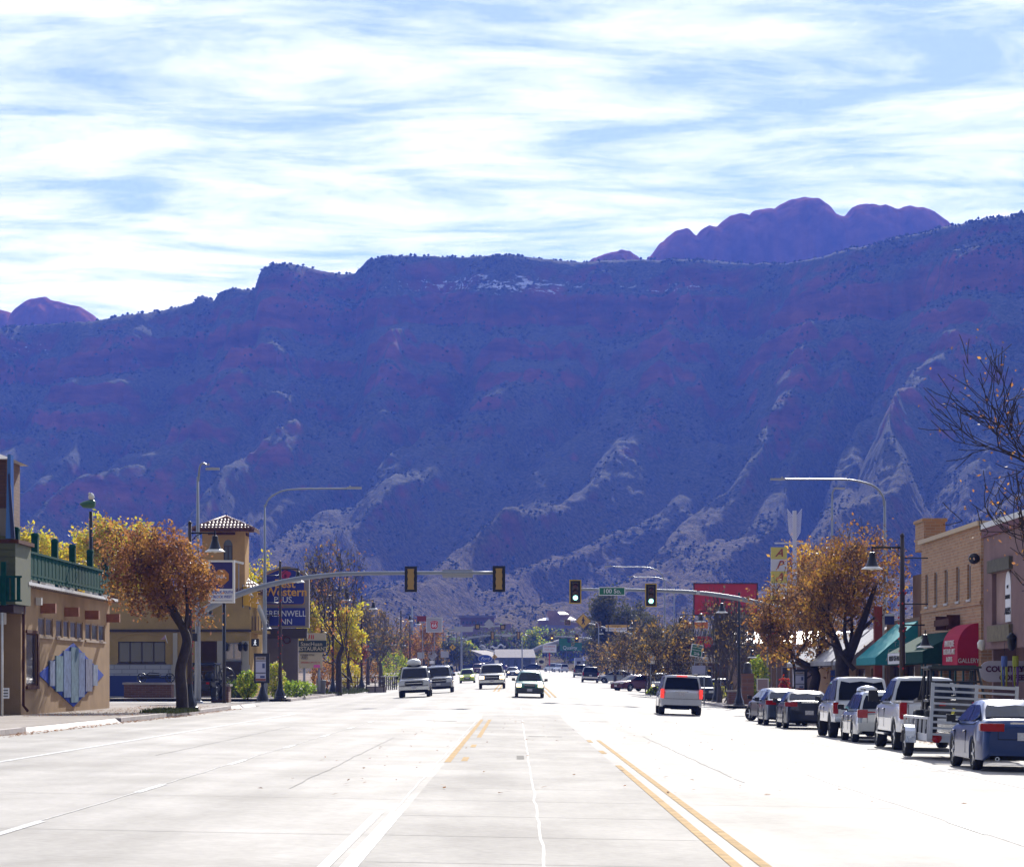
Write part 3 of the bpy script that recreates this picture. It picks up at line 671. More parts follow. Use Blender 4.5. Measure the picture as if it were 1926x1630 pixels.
c = car('sedan', 'slate blue sedan parked half hidden behind the black sport sedan', paint('paint_slate', (.07, .09, .13), .5), 4.7, 1.8, 1.46, 2.75, .33, SEDAN_D, (-1.8, -.95, .28, 1.2, 1.46), pillars=(-.42,),
        rear=dict(light=(.40, .18, .93, .68), plate=.66, gap=(.6, 1.1, .95)), zb=.2, group=PARK, mirrors='black')
place(c, 11.0, 120.6)
c = car('sedan', 'dark blue compact at the head of the parked row with its front wheel turned out', paint('paint_navy', (.015, .025, .07), .3), 4.4, 1.76, 1.45, 2.6, .32, [(x*.9, z) for x, z in SEDAN_D], (-1.6, -.9, .3, 1.12, 1.46), pillars=(-.4,),
        rear=dict(light=(.36, .18, .93, .66), plate=.66), zb=.2, group=PARK, mirrors='black', steer=.55)
place(c, 11.4, 128.6, .14)
# moving vehicles
SIL2 = paint('paint_pewter', (.19, .20, .235), .5, .3)
SUVD = [(-2.59, 1.10), (-2.53, 1.17), (1.3, 1.14), (2.4, 1.09), (2.59, 1.0)]
SIL3 = paint('paint_bright_silver', (.60, .61, .65), .3, .3)
c = car('suv', 'silver suv driving away with its brake lights lit', SIL3, 5.18, 2.04, 1.89, 2.95, .39, SUVD, (-2.5, -2.28, .55, 1.3, 1.90), cat='suv', zb=.36, wt=.80, pillars=(-1.35, -.3), tw=.27, group=RUN, mirrors='black',
        rear=dict(light=(.15, .44, 1.02, .92), lit=1, plate=1.0, bumper=(.62, .28, SIL3), gap=(.78, 1.62, 1.15), trim=1.12, brake=1), rails=True)
place(c, X_(1276, 141.5), 141.8)
DK = paint('paint_charcoal_blue', (.025, .032, .055), .3)
def SUV_F(lit=False, b=CHROME): return dict(light=(.36, .24, .86, .76), lit=lit, grille=(1.06, .30, .86), bumper=(.56, .2, b), plate=.62)
c = car('suv', 'dark blue suv driving away down the middle of the far street', DK, 4.9, 1.95, 1.85, 2.9, .37, SUVD, (-2.45, -2.2, .5, 1.25, 1.84), cat='suv', zb=.34, wt=.76, pillars=(-1.3, -.3), group=RUN, rear=dict(light=(.14, .4, 1.02, .88), plate=.85, bumper=(.6, .2, CHROME)))
place(c, X_(1109.5, 346), 346.5)
c = car('pickup_truck', 'dark pickup driving away ahead of the dark blue suv', DK, 5.6, 1.95, 1.85, 3.5, .38, [(-2.8, 1.12), (-2.7, 1.18), (1.3, 1.16), (2.5, 1.08), (2.8, .95)], (-.7, -.5, .6, 1.35, 1.84), cat='pickup truck', zb=.4, wt=.72, group=RUN, rear=dict(light=(.16, .4, 1.0, .86), plate=.7, bumper=(.6, .18, CHROME)), bed=('open', (-2.7, -.8, 1.18)))
place(c, X_(1091, 420), 420)
BEI = paint('paint_champagne', (.26, .25, .235), .3, .3)
c = car('suv', 'pale beige suv coming towards us with a cargo box on its roof', BEI, 5.4, 1.96, 1.88, 3.3, .38, SUVD+[(2.7, .85)], (-2.6, -2.4, .6, 1.32, 1.88), cat='suv', zb=.36, wt=.76, pillars=(-1.35, -.2), group=RUN, front=SUV_F(False), tw=.25, mirrors='black')
place(c, X_(782, 181), 181.4, math.pi)
k = MB()
for i, (yy, ww, hh) in enumerate(((-1.0, .3, .2), (-.9, .42, .32), (.5, .42, .34), (.9, .3, .2))): pass
k.lathe((0, 0, 0), [(.001, -1.0), (.3, -.98), (.42, -.8), (.44, 0), (.42, .7), (.28, .98), (.001, 1.0)], 16, axis='Y'); o = k.build('roof_box', mat('roof_box_white', (.78, .78, .74), .4), c, sharp=60); o.location = (.05, -.6, 2.12); o.scale = (1, 1, .58)
k = MB(); k.box((.05, -.6, 1.93), (.86, 1.6, .10)); k.build('roof_rack', BLACKP, c)
c = car('suv', 'silver grey suv coming on behind the beige suv with the roof box', SIL2, 5.1, 2.0, 1.88, 2.95, .38, SUVD, (-2.45, -2.25, .55, 1.3, 1.88), cat='suv', zb=.36, wt=.78, pillars=(-1.3, -.3), group=RUN, front=SUV_F(False, SIL2), mirrors='black')
place(c, X_(827, 206), 206, math.pi)
c = car('hatchback', 'lime green hatchback coming towards us further back', paint('paint_lime', (.42, .55, .03), .1), 4.0, 1.69, 1.55, 2.5, .31, [(-2, .85), (-1.95, .98), (1.0, .96), (1.6, .88), (2, .68)], (-1.95, -1.6, .3, 1.15, 1.55), cat='hatchback', pillars=(-.35,), group=RUN,
        front=dict(light=(.32, .16, .78, .58), grille=(.7, .2, .5), plate=.55, lit=True), zb=.2)
place(c, X_(879.5, 316), 316, math.pi)
c = car('pickup_truck', 'white pickup with headlights on coming down the left lane', paint('paint_shaded_white', (.34, .335, .33), .1, .35), 5.6, 2.0, 1.86, 3.5, .39, [(-2.8, 1.15), (-2.7, 1.2), (1.3, 1.18), (2.5, 1.12), (2.8, 1.0)], (-.7, -.5, .7, 1.4, 1.87), cat='pickup truck', zb=.4, wt=.76, group=RUN, front=SUV_F(True), bed=('open', (-2.7, -.8, 1.2)), mirrors='black')  # white paint darkened overall, standing in for the shade on its front
place(c, X_(926, 222), 222.4, math.pi)
k = MB(); k.box((0, 2.80, .86), (1.62, .02, .36)); k.build('grille_surround', BLACKP, c)
c = car('station_wagon', 'teal green wagon with headlights on in the centre turn lane', paint('paint_teal', (.05, .17, .14), .4), 4.7, 1.74, 1.56, 2.65, .33, [(-2.35, .85), (-2.3, .97), (1.05, .96), (1.85, .90), (2.25, .78), (2.35, .62)], (-2.3, -1.9, .2, 1.1, 1.54), cat='station wagon', pillars=(-1.2, -.3), group=RUN,
        front=dict(light=(.30, .18, .72, .64), lit=True, grille=(.62, .2, .72), bumper=(.44, .26, mat('grey_plastic', (.06, .065, .06), .6)), plate=.46), rails=True, mirrors='black')
place(c, X_(995.5, 174), 174.4, math.pi)
c = car('sedan', 'small dark blue sedan coming behind the white pickup', paint('paint_midblue', (.03, .06, .16), .3), 4.5, 1.76, 1.45, 2.7, .32, SEDAN_D, (-1.75, -.95, .3, 1.2, 1.45), pillars=(-.4,), group=RUN, front=dict(light=(.34, .15, .74, .62), grille=(.6, .18, .66), plate=.5, lit=True))
place(c, X_(964, 400), 400, math.pi)
# far parked cars, copied from one small pattern each
def far_car(px, Y, rz, pnt, label, L=4.7, H=1.5, X=None, kind='sedan', lit=False):
    if kind == 'sedan': d, g_, n_, ct = SEDAN_D, (-1.78, -.95, .28, 1.2, H), 'sedan', 'car'
    elif kind == 'suv': d, g_, n_, ct = [(x*L/5.18, z*.95) for x, z in SUVD], (-L*.47, -L*.43, .4, 1.2, H), 'suv', 'suv'
    else: d, g_, n_, ct = [(-L/2, 1.0), (1.2, 1.02), (L/2, .8)], (-L*.48, -L*.44, .9, 1.75, H), 'minivan', 'minivan'
    o = car(n_, label, pnt, L, 1.82, H, L*.57, .33, d, g_, cat=ct, pillars=(-.4,), group='cars parked or waiting far down the street', front=dict(light=(.32, .16, .76, .64), grille=(.6, .18, .66), plate=.5, lit=lit), rear=dict(light=(.3, .18, .9, .68), plate=.7), mirrors=False)
    XX = X_(px, Y) if X is None else X
    o.location = (XX, Y, G(XX, Y)+.02); o.rotation_euler = (0, 0, rz)
MARO = paint('paint_maroon', (.10, .015, .025), .3)
far_car(905, 560, math.pi, MARO, 'maroon suv parked in front of the grey roofed shop', 4.8, 1.8, kind='suv')
far_car(898, 500, math.pi, MARO, 'dark red suv parked left of the street, nearer than the maroon one', 4.8, 1.8, kind='suv')
far_car(823, 430, math.pi*.55, SILV, 'silver minivan parked side on beyond the left lamps', 4.9, 1.75, kind='van')
far_car(1040, 600, .5, SILV, 'grey minivan parked before the white dealership wall', 5.0, 1.75, kind='van')
far_car(1055, 590, .35, WHITEP, 'white minivan parked beside the grey one at the dealership', 4.8, 1.7, kind='van')
far_car(1208, 245, math.pi, WHITEP, 'white suv with headlights on behind the right kerb trees', 4.8, 1.8, kind='suv', X=X_(1207, 250)+1.2, lit=True)
far_car(1194, 262, 2.3, MARO, 'dark red sedan parked between the tree trunks on the right', 4.6, 1.45)
far_car(1160, 345, 1.4, SILV, 'pale car parked under the far right trees', 4.6, 1.5)
far_car(935, 640, 1.5, paint('paint_purple', (.09, .06, .16), .3), 'purple car parked before the shop front', 4.4, 1.45)
far_car(1000, 660, 1.5, DK, 'dark car parked at the dealership entrance', 4.4, 1.45)
far_car(1320, 205, math.pi*.98, DK, 'dark pickup shaped car waiting behind the silver suv', 5.0, 1.85, kind='suv')
far_car(1345, 232, 1.57, SILV, 'silver car parked behind the right sidewalk trees', 4.6, 1.5)
# ------------------------------------------------------------------ trailer, off-road buggies
ALU = mat('aluminium', (.62, .62, .64), .38, .55, noise=.08, nscale=4)
TX, TY = 10.5, 69.6
tr = thing('utility_trailer', 'aluminium utility trailer with a tall barred tailgate carrying the roofed buggy', 'trailer', group=None)
place(tr, TX, TY); tr.rotation_euler[1] += .03
DECK_Z = .52
k = MB(); k.box((0, 0, DECK_Z), (1.95, 4.2, .05)); k.build('deck', mat('deck_board', (.28, .22, .16), .8, noise=.25, nscale=3), tr)
k = MB(); k.box((0, -2.13, DECK_Z-.02), (2.1, .08, .2)); k.box((0, 2.13, DECK_Z-.02), (2.1, .08, .16))
for sx in (1, -1): k.box((sx*1.01, 0, DECK_Z-.02), (.07, 4.2, .16))
k.tube([(0, 2.1, DECK_Z-.05), (0, 3.5, .5)], .05); k.tube([(-.9, 2.1, DECK_Z-.05), (0, 3.2, .5)], .04); k.tube([(.9, 2.1, DECK_Z-.05), (0, 3.2, .5)], .04)
k.build('frame', ALU, tr)
for sx in (1, -1):
    k = MB(); k.box((sx*1.01, 0, DECK_Z+.42), (.06, 4.2, .06)); s_ = k.build('side_rail', ALU, tr)
    for i in range(7):
        k = MB(); k.box((sx*1.01, -2.05+i*.683, DECK_Z+.22), (.05, .05, .36)); k.build('rail_post', ALU, s_)
GX0, GX1, GZ0, GZ1 = -.97, .97, DECK_Z+.06, DECK_Z+1.2
for i in range(9):
    z = GZ0+(GZ1-GZ0)*i/8; k = MB(); k.box((0, -2.22, z), (GX1-GX0, .045, .075 if i == 8 else .05)); k.build('gate_bar', ALU, tr)
for x in (GX0, .04, GX1):
    k = MB(); k.box((x, -2.224, (GZ0+GZ1)/2-.03), (.075, .055, GZ1-GZ0+.16)); k.build('gate_post', ALU, tr)
for sx in (1, -1):
    w_ = wheel(tr, sx*1.2, -.2, .34, .2, sx)
    k = MB(); pts = []
    for i in range(10):
        a = math.pi*i/9; pts.append((-.2+math.cos(a)*.44, .34+math.sin(a)*.42))
    vs = [(sx*1.08, y, z) for y, z in pts]+[(sx*1.33, y, z) for y, z in pts]
    k.add(vs, [(i, i+1, i+11, i+10) for i in range(9)]); k.build('fender', mat('polished_aluminium', (.72, .73, .76), .18, .95), tr)
    k = MB(); k.lathe((sx*.82, -2.19, DECK_Z-.02), [(.001, -.03), (.10, -.03), (.12, 0), (.12, .02)], 14, axis='Y'); o = k.build('tail_light', REDL, tr); 
def buggy(name, label, body, roofc, seatc, scale=1.):
    t = thing(name, label, 'off-road buggy', group=None)
    k = MB(); k.box((0, .1, .62), (1.15, 2.5, .3)); k.box((0, 1.05, .86), (1.1, .7, .3), rx=-.18); k.box((0, -1.05, .86), (1.2, .8, .22)); k.box((0, -1.45, .72), (1.0, .1, .26))
    for sx in (1, -1): k.box((sx*.62, .9, .95), (.3, .75, .07), rx=-.1); k.box((sx*.62, -1.0, .95), (.3, .85, .07))
    k.build('body', body, t)
    cg = MB()
    for sx in (1, -1):
        cg.tube([(sx*.66, .95, .95), (sx*.6, .35, 1.78), (sx*.6, -.75, 1.8), (sx*.7, -1.35, .95)], .035, 6)
        cg.tube([(sx*.6, -.35, 1.8), (sx*.66, -.35, .7)], .035, 6); cg.tube([(sx*.6, .35, 1.78), (sx*.66, .3, .7)], .03, 6)
    cg.tube([(-.6, .35, 1.78), (.6, .35, 1.78)], .035, 6); cg.tube([(-.6, -.75, 1.8), (.6, -.75, 1.8)], .035, 6); cg.tube([(-.64, -.95, 1.45), (.64, -.95, 1.45)], .03, 6)
    cg.build('roll_cage', BLACKP, t)
    k = MB(); k.box((0, -.2, 1.84), (1.38, 1.3, .06)); k.box((0, -.2, 1.885), (1.15, 1.05, .03)); k.build('roof', roofc, t)
    for sx in (1, -1):
        k = MB(); k.box((sx*.3, -.3, .86), (.46, .5, .14)); k.tube([(sx*.3, -.52, .9), (sx*.3, -.6, 1.2), (sx*.3, -.66, 1.42)], [.22, .25, .15], 10); k.build('seat', seatc, t)
        for y in (.95, -1.0): wheel(t, sx*.66, y, .34, .28, sx, rr=.5)
        k = MB(); k.box((sx*.42, -1.5, .86), (.16, .05, .1)); k.build('tail_light', REDL, t)
    k = MB(); k.lathe((.3, .12, 1.14), [(.15, -.015), (.17, 0), (.15, .015), (.15, -.015)], 14, axis='Y'); k.build('steering_wheel', BLACKP, t)
    k = MB(); k.box((0, .5, .98), (1.1, .25, .2)); k.build('dashboard', BLACKP, t)
    return t
bg = buggy('off_road_buggy', 'black roofed off-road buggy with roll cage strapped on the trailer', mat('buggy_grey', (.03, .03, .035), .45), mat('buggy_roof', (.03, .04, .04), .45), mat('buggy_seat_blue', (.02, .03, .06), .6))
bg.location = (TX-.1, TY+.45, G(TX, TY)+DECK_Z+.03); bg.scale = (.92, .95, .88)
for sx in (-.18, .35): k = MB(); k.box((sx, -1.66, .62), (.07, .03, .26), ry=.3); k.build('tie_strap', mat('strap_yellow', (.6, .55, .05), .6), bg)
bp = buggy('off_road_buggy', 'dark off-road buggy parked behind the left tree beside the brick planter', mat('buggy_dark', (.015, .015, .02), .5), mat('buggy_canopy', (.02, .03, .07), .6), mat('buggy_seat', (.02, .02, .03), .6))
bpY = 158; bpx = X_(371, bpY)
bp.location = (bpx-.15, bpY+6, G(bpx, bpY)+.16); bp.rotation_euler = (0, 0, -.12); bp.scale = (1.1, 1.1, 1.1)
# person on the right sidewalk, mostly behind the camper shell
def person(label, X, Y, rz, coat, legs, hair):
    t = thing('person', label, 'person', (X, Y, G(X, Y)+.152), rz)
    J = [(0, 0, .93), (0, 0, 1.15), (0, .01, 1.40), (0, .02, 1.52), (0, .03, 1.66), (.19, 0, 1.40), (.25, -.02, 1.14), (.24, .08, .92), (-.19, 0, 1.40), (-.25, .03, 1.14), (-.24, .12, .93),
         (.1, 0, .9), (.11, .14, .5), (.11, .08, .08), (.11, .2, .04), (-.1, 0, .9), (-.1, -.06, .5), (-.1, -.2, .1), (-.1, -.08, .04), (0, .03, 1.76)]
    E = [(0, 1), (1, 2), (2, 3), (3, 4), (2, 5), (5, 6), (6, 7), (2, 8), (8, 9), (9, 10), (0, 11), (11, 12), (12, 13), (13, 14), (0, 15), (15, 16), (16, 17), (17, 18), (4, 19)]
    Rr = [.15, .14, .15, .06, .1, .07, .05, .038, .07, .05, .038, .1, .07, .05, .04, .1, .07, .05, .04, .08]
    me = bpy.data.meshes.new('body'); me.from_pydata(J, E, []); o = bpy.data.objects.new('body', me); COL.objects.link(o); o.parent = t
    o.modifiers.new('s', 'SKIN'); sm = o.modifiers.new('d', 'SUBSURF'); sm.levels = sm.render_levels = 1
    for v, r_ in zip(me.skin_vertices[0].data, Rr): v.radius = (r_, r_)
    me.skin_vertices[0].data[0].use_root = True; me.materials.append(coat)
    k = MB(); k.lathe((0, .02, 1.70), [(.115, -.06), (.125, .02), (.1, .1), (.05, .13), (.001, .14)], 12); k.build('hair', hair, t)
    return t
person('person walking on the right sidewalk, head just showing above the camper shell', 14.2, 121, .2, mat('coat_dark', (.03, .03, .04), .8), None, mat('hair_ginger', (.35, .16, .06), .6))
# ------------------------------------------------------------------ street lamps, signals, signs
IRON = mat('lamp_iron', (.012, .013, .018), .4, noise=.1)
IRONR = mat('lamp_iron_brown', (.035, .018, .016), .45)
BELLIN = mat('lamp_shade_lining', (.82, .80, .74), .3)
LENS = mat('lamp_lens', (.75, .74, .66), .2)
REDB = mat('festoon_red', (.5, .02, .02), .4)
GALV = mat('galvanised_steel', (.27, .29, .33), .45, .35, noise=.08, nscale=2)
SIGY = mat('signal_yellow', (.40, .24, .06), .5)
SIGB = mat('signal_black', (.012, .012, .012), .6)
SIGF = mat('signal_border', (.62, .40, .05), .5)
SBACK = mat('sign_back', (.42, .42, .46), .5, .2)
SGREEN = mat('sign_green', (.015, .16, .09), .5); SWHITE = mat('sign_white', (.78, .78, .80), .5); SYEL = mat('sign_yellow', (.72, .42, .02), .5); SBLK = mat('sign_black', (.015, .015, .015), .6); SRED = mat('sign_red', (.55, .03, .03), .5)
def bell(parent, c, s, lensname='lens'):
    k = MB(); k.lathe(c, [(.03*s, .42*s), (.11*s, .40*s), (.13*s, .30*s), (.12*s, .24*s), (.16*s, .12*s), (.22*s, -.06*s), (.27*s, -.14*s)], 14)
    k.tube([(c[0], c[1], c[2]+.40*s), (c[0], c[1], c[2]+.62*s)], .035*s, 6)
    sh = k.build('lamp_shade', IRON, parent, sharp=50)
    k = MB(); k.lathe(c, [(.27*s, -.14*s), (.40*s, -.215*s), (.41*s, -.235*s), (.28*s, -.17*s), (.2*s, -.1*s)], 18); k.build('shade_rim', BELLIN, sh, sharp=50)
    k = MB(); k.lathe(c, [(.15*s, -.16*s), (.15*s, -.24*s), (.001, -.28*s)], 10); k.build(lensname, LENS, sh)
def lamp(X, Y, h, side, label, red=False, low=3.4, big=1.0, loc_z=None, banner=True, lower=True):
    z0 = G(X, Y)+.14 if loc_z is None else loc_z
    t = thing('street_lamp', label, 'street lamp', (X, Y, z0), 0, 'dark double bell street lamps')
    k = MB(); k.lathe((0, 0, 0), [(.36, -.3), (.36, .12), (.30, .16), (.30, .3), (.20, .52), (.15, .75), (.13, .95), (.115, 1.1)], 8); k.build('lamp_base', IRON, t, sharp=30)
    k = MB(); k.tube([(0, 0, .9), (0, 0, h*.55), (0, 0, h)], [.115, .095, .075], 10); k.lathe((0, 0, h), [(.075, 0), (.09, .03), (.05, .1), (.001, .13)], 8); k.lathe((0, 0, h*.52), [(.1, -.1), (.13, -.06), (.13, .06), (.1, .1)], 10)
    k.build('pole', IRONR if red else IRON, t)
    d = side
    k = MB(); k.tube([(0, 0, h-.38), (d*1.02, 0, h-.38)], .038, 6); k.tube([(d*.1, 0, h-.38-.3), (d*.3, 0, h-.38-.1), (d*.5, 0, h-.4)], .02, 5); k.build('upper_arm', IRON, t)
    bell(t, (d*1.05, 0, h-.92), big)
    if lower:
        k = MB(); k.tube([(0, 0, low+.62), (-d*.78, 0, low+.62)], .03, 6); k.build('lower_arm', IRON, t)
        bell(t, (-d*.8, 0, low), .78*big)
    if banner:
        for zz in (h-.75, h-2.35):
            k = MB(); k.tube([(0, 0, zz), (-d*.9, 0, zz)], .022, 5); k.build('banner_arm', IRON, t)
    if red:
        k = MB(); r_ = random.Random(int(Y*10))
        for i in range(34): a = r_.uniform(0, 6.28); k.lathe((math.cos(a)*.13, math.sin(a)*.13, r_.uniform(1.6, h-1.6)), [(.001, -.045), (.045, 0), (.001, .045)], 6)
        o = k.build('festoon_lights', REDB, t); o['kind'] = 'stuff'
    return t
LXL = -13.75
lamp(X_(357, 122), 122, 7.75, 1, 'tall dark bell lamp standing behind the orange tree trunk on the left sidewalk', True, 3.2, 1.05, G(-13.75, 122)+.16, lower=False)
lamp(X_(527, 172), 172, 8.0, 1, 'bell lamp wound with red lights in front of the blue hotel sign', True, 4.3, 1.0)
lamp(X_(626, 220), 220, 8.1, 1, 'bell lamp on the grass strip beside the bare tree on the left', True, 4.4, 1.0)
lamp(X_(680, 259), 259, 8.2, 1, 'bell lamp second along the left grass strip, next to the red railing', True, 4.5, 1.0)
lamp(X_(754, 347), 347, 8.4, 1, 'bell lamp beside the white and brown cross-braced rail', False, 4.6, 1.0)
for px, Y, w_ in ((771, 379, 'bell lamp just in front of the grey left crossing mast'), (813.5, 482, 'small bell lamp below the square 66 sign'), (834, 554, 'fourth lamp from the farthest in the distant left row'), (844, 598, 'third lamp from the farthest in the distant left row'),
                  (859, 640, 'second farthest lamp of the distant left row'), (867.5, 700, 'farthest lamp of the distant left row')):
    lamp(X_(px, Y), Y, 8.3, 1, w_, False, 4.6, 1.0, banner=False)
lamp(X_(1697, 102), 102, 6.75, -1, 'big dark bell lamp between the parked pickups and the teal awning', True, 3.05, .92, G(13.5, 102)+.15)
lamp(X_(1390, 178), 178, 6.8, -1, 'bell lamp on the right sidewalk left of the stone bust', False, 3.1, .92)
lamp(X_(1347, 200), 200, 6.6, -1, 'bell lamp behind the slanted green sign on the right sidewalk', False, 3.1, .92)
lamp(X_(1304, 240), 240, 6.9, -1, 'bell lamp against the big red sign, right of the white yield sign', False, 3.2, .92)
for px, Y, w_ in ((1206, 330, 'dark lamp pole left of the white yield sign among the right trees'), (1144, 430, 'dark lamp pole at the right end of the white shop wall'), (1120, 540, 'farthest lamp pole on the right, behind the dark blue suv')): lamp(X_(px, Y), Y, 7.4, -1, w_, False, 3.4, .95, banner=False)
def curve(pts, n=6):                                       # smooth path through points
    P = [Vector(p) for p in pts]; P = [P[0]*2-P[1]]+P+[P[-1]*2-P[-2]]; out = []
    for i in range(1, len(P)-2):
        for k in range(n):
            t = k/n; a, b, c, d = P[i-1], P[i], P[i+1], P[i+2]
            out.append(.5*((2*b)+(c-a)*t+(2*a-5*b+4*c-d)*t*t+(3*b-a-3*c+d)*t**3))
    out.append(P[-2]); return out
def mast(name, label, base, h, arm=None, armr=(.16, .07), lum=None, pr=(.19, .12), cat='signal mast', group='grey signal and light masts'):
    t = thing(name, label, cat, base, 0, group)
    k = MB(); k.tube([(0, 0, -.3), (0, 0, h*.5), (0, 0, h)], [pr[0], lerp(*pr, .5), pr[1]], 12); k.lathe((0, 0, 0), [(pr[0]*1.6, -.2), (pr[0]*1.6, .05), (pr[0]*1.1, .1)], 10); k.build('pole', GALV, t)
    b = Vector(base)
    if arm:
        c = curve([Vector(p)-b for p in arm]); k = MB(); k.tube(c, [lerp(armr[0], armr[1], i/(len(c)-1)) for i in range(len(c))], 10); k.build('mast_arm', GALV, t)
    if lum:
        c = curve([Vector(p)-b for p in lum]); k = MB(); k.tube(c, [lerp(pr[1]*.9, .05, i/(len(c)-1)) for i in range(len(c))], 8); k.build('luminaire_arm', GALV, t)
        e = c[-1]; d = (c[-1]-c[-2]).normalized(); k = MB()
        k.box(e+d*.35, (max(.2, abs(d.x)*.85), max(.2, abs(d.y)*.85), .12)); k.box(e+d*.1+Vector((0, 0, .1)), (.09, .09, .12)); k.build('lamp_head', mat('lamp_head_grey', (.4, .4, .42), .4), t)
    return t
def signal(px, pyt, pyb, Y, face, label, lit='green', n=3, w=None, parent=None):
    """three-lens signal; face -1 looks towards the camera, +1 away"""
    zt, zb = Z_(pyt, Y), Z_(pyb, Y); H = zt-zb; X = X_(px, Y); wd = w or H*.48
    t = thing('traffic_signal', label, 'traffic light', (X, Y-.2, (zt+zb)/2), 0, 'hanging traffic signals')
    f = face
    k = MB(); k.box((0, 0, 0), (wd, .03, H)); k.build('backplate', SIGB, t)
    if f < 0:
        k = MB(); q = .045*H
        for x in (-wd/2, wd/2): k.box((x, -.012, 0), (q, .05, H+q))
        for z in (-H/2, H/2): k.box((0, -.012, z), (wd-q, .05, q))
        k.build('reflective_border', SIGF, t)
    k = MB(); hw = wd*.27; hh = H*.40
    pts = []
    for i in range(25):
        z = -hh+2*hh*i/24; pts.append((hw*(.82+.18*abs(math.cos(math.pi*1.5*(z/hh+1)/1.0))) , z))
    pr_ = [(x, f*-.0, z) for x, z in pts]+[(-x, f*-.0, z) for x, z in pts[::-1]]
    k.prism([(p[0], f*.02 if f < 0 else -.02, p[2]) for p in pr_], (0, f*.16 if f < 0 else -.2, 0)); k.build('housing', SIGY if f > 0 else mat('signal_housing_dark', (.13, .08, .03), .5), t)
    if f < 0:
        for i, nm in enumerate(('red', 'amber', 'green')):
            z = hh*.66*(1-i); on = (nm == lit)
            col = {'red': (.10, .03, .025), 'amber': (.12, .06, .02), 'green': (.02, .08, .07)}[nm]
            em = {'red': (1, .1, .05), 'amber': (1, .55, .12), 'green': (.35, 1, .85)}[nm]
            m_ = mat('signal_lens_lit_'+nm, em, .3, emit=em, estr=1.6) if on else mat('signal_lens_'+nm, col, .25)
            k = MB(); k.lathe((0, -.2, z), [(hw*.82, 0), (hw*.6, -.03), (.001, -.045)], 16, axis='Y'); k.build('lens', m_, t)
            k = MB(); a = [math.pi*(-.1+1.2*j/12) for j in range(13)]
            vs = [(hw*.9*math.cos(q), -.18, z+hw*.9*math.sin(q)) for q in a]+[(hw*.85*math.cos(q), -.40, z+hw*.85*math.sin(q)-.02) for q in a]
            k.add(vs, [(j, j+1, j+14, j+13) for j in range(12)]); k.build('visor', SIGB, t)
    k = MB(); k.box((0, .1*f*-1, H*.2), (.07, .2, .07)); k.build('clamp', GALV, t)
    return t
def signboard(name, label, px0, py0, px1, py1, Y, m, cat='sign', group=None, depth=.05, frame=None, back=None, parent=None, rot=0, post=None):
    """flat board facing the camera at its place along the street"""
    a, b = P_(px0, py1, Y), P_(px1, py0, Y); c = (a+b)/2
    t = thing(name, label, cat, c, 0, group); t.rotation_euler = (0, rot, 0)
    w, h = b.x-a.x, b.z-a.z
    k = MB(); k.box((0, 0, 0), (w, depth, h)); k.build('board', m, t)
    if frame:
        k = MB(); q = min(.06*h+.02, .1)
        for x in (-w/2-q/2, w/2+q/2): k.box((x, 0, 0), (q, depth*1.3, h+2*q))
        for z in (-h/2-q/2, h/2+q/2): k.box((0, 0, z), (w, depth*1.3, q))
        k.build('frame', frame, t)
    if post:
        k = MB(); zg = G(c.x, Y)-.1
        for x in post: k.tube([(x*w, depth/2+.04, h/2-.05), (x*w, depth/2+.04, zg-c.z)], .045, 6)
        if rot:
            k = MB(); k.tube([(0, .06, h*.4), (math.sin(rot)*(c.z-zg)*-0+0, .06, zg-c.z)], .03, 6)
        k.build('post', GALV, t)
    t['w'] = w; t['h'] = h
    return t
# left mast across the near side, seen from behind
Ya = 155
bx = X_(372, Ya)
mast('signal_mast', 'grey signal mast on the left corner, long arm over the lanes', (bx, Ya, G(bx, Ya)+.1), Z_(900, Ya)-G(bx, Ya),
     arm=[P_(374, 1152, Ya), P_(420, 1129, Ya), P_(470, 1110, Ya), P_(530, 1094, Ya), P_(600, 1083, Ya), P_(690, 1078, Ya), P_(940, 1077, Ya)], armr=(.19, .09),
     lum=[P_(373, 905, Ya), P_(375.5, 880, Ya), P_(381, 871, Ya), P_(389, 875, Ya)], pr=(.18, .06))
signal(773, 1065, 1113, Ya, 1, 'traffic signal seen from behind, nearer the left pole on the grey mast arm')
signal(938.5, 1064, 1113, Ya, 1, 'traffic signal seen from behind at the far tip of the left mast arm')
t = signboard('street_name_sign', 'blank back of the street name board on the left mast arm', 832, 1071, 889, 1086, Ya+.12, SBACK, group='street name boards')
t = thing('traffic_camera', 'white detector box on a stalk above the left mast arm', 'camera', P_(449, 1064, Ya))
k = MB(); k.box((0, 0, .2), (.5, .3, .12), ry=.25); k.build('housing', BELLIN, t); k = MB(); k.tube([(0, 0, .15), (0, 0, -1.35)], .03, 6); k.build('stalk', GALV, t)
t = thing('pedestrian_signal', 'dark pedestrian signal box strapped to the left mast pole', 'crossing signal', P_(366, 1198, Ya-.6))
k = MB(); k.box((0, 0, 0), (.3, .3, .42)); k.build('housing', SIGB, t)
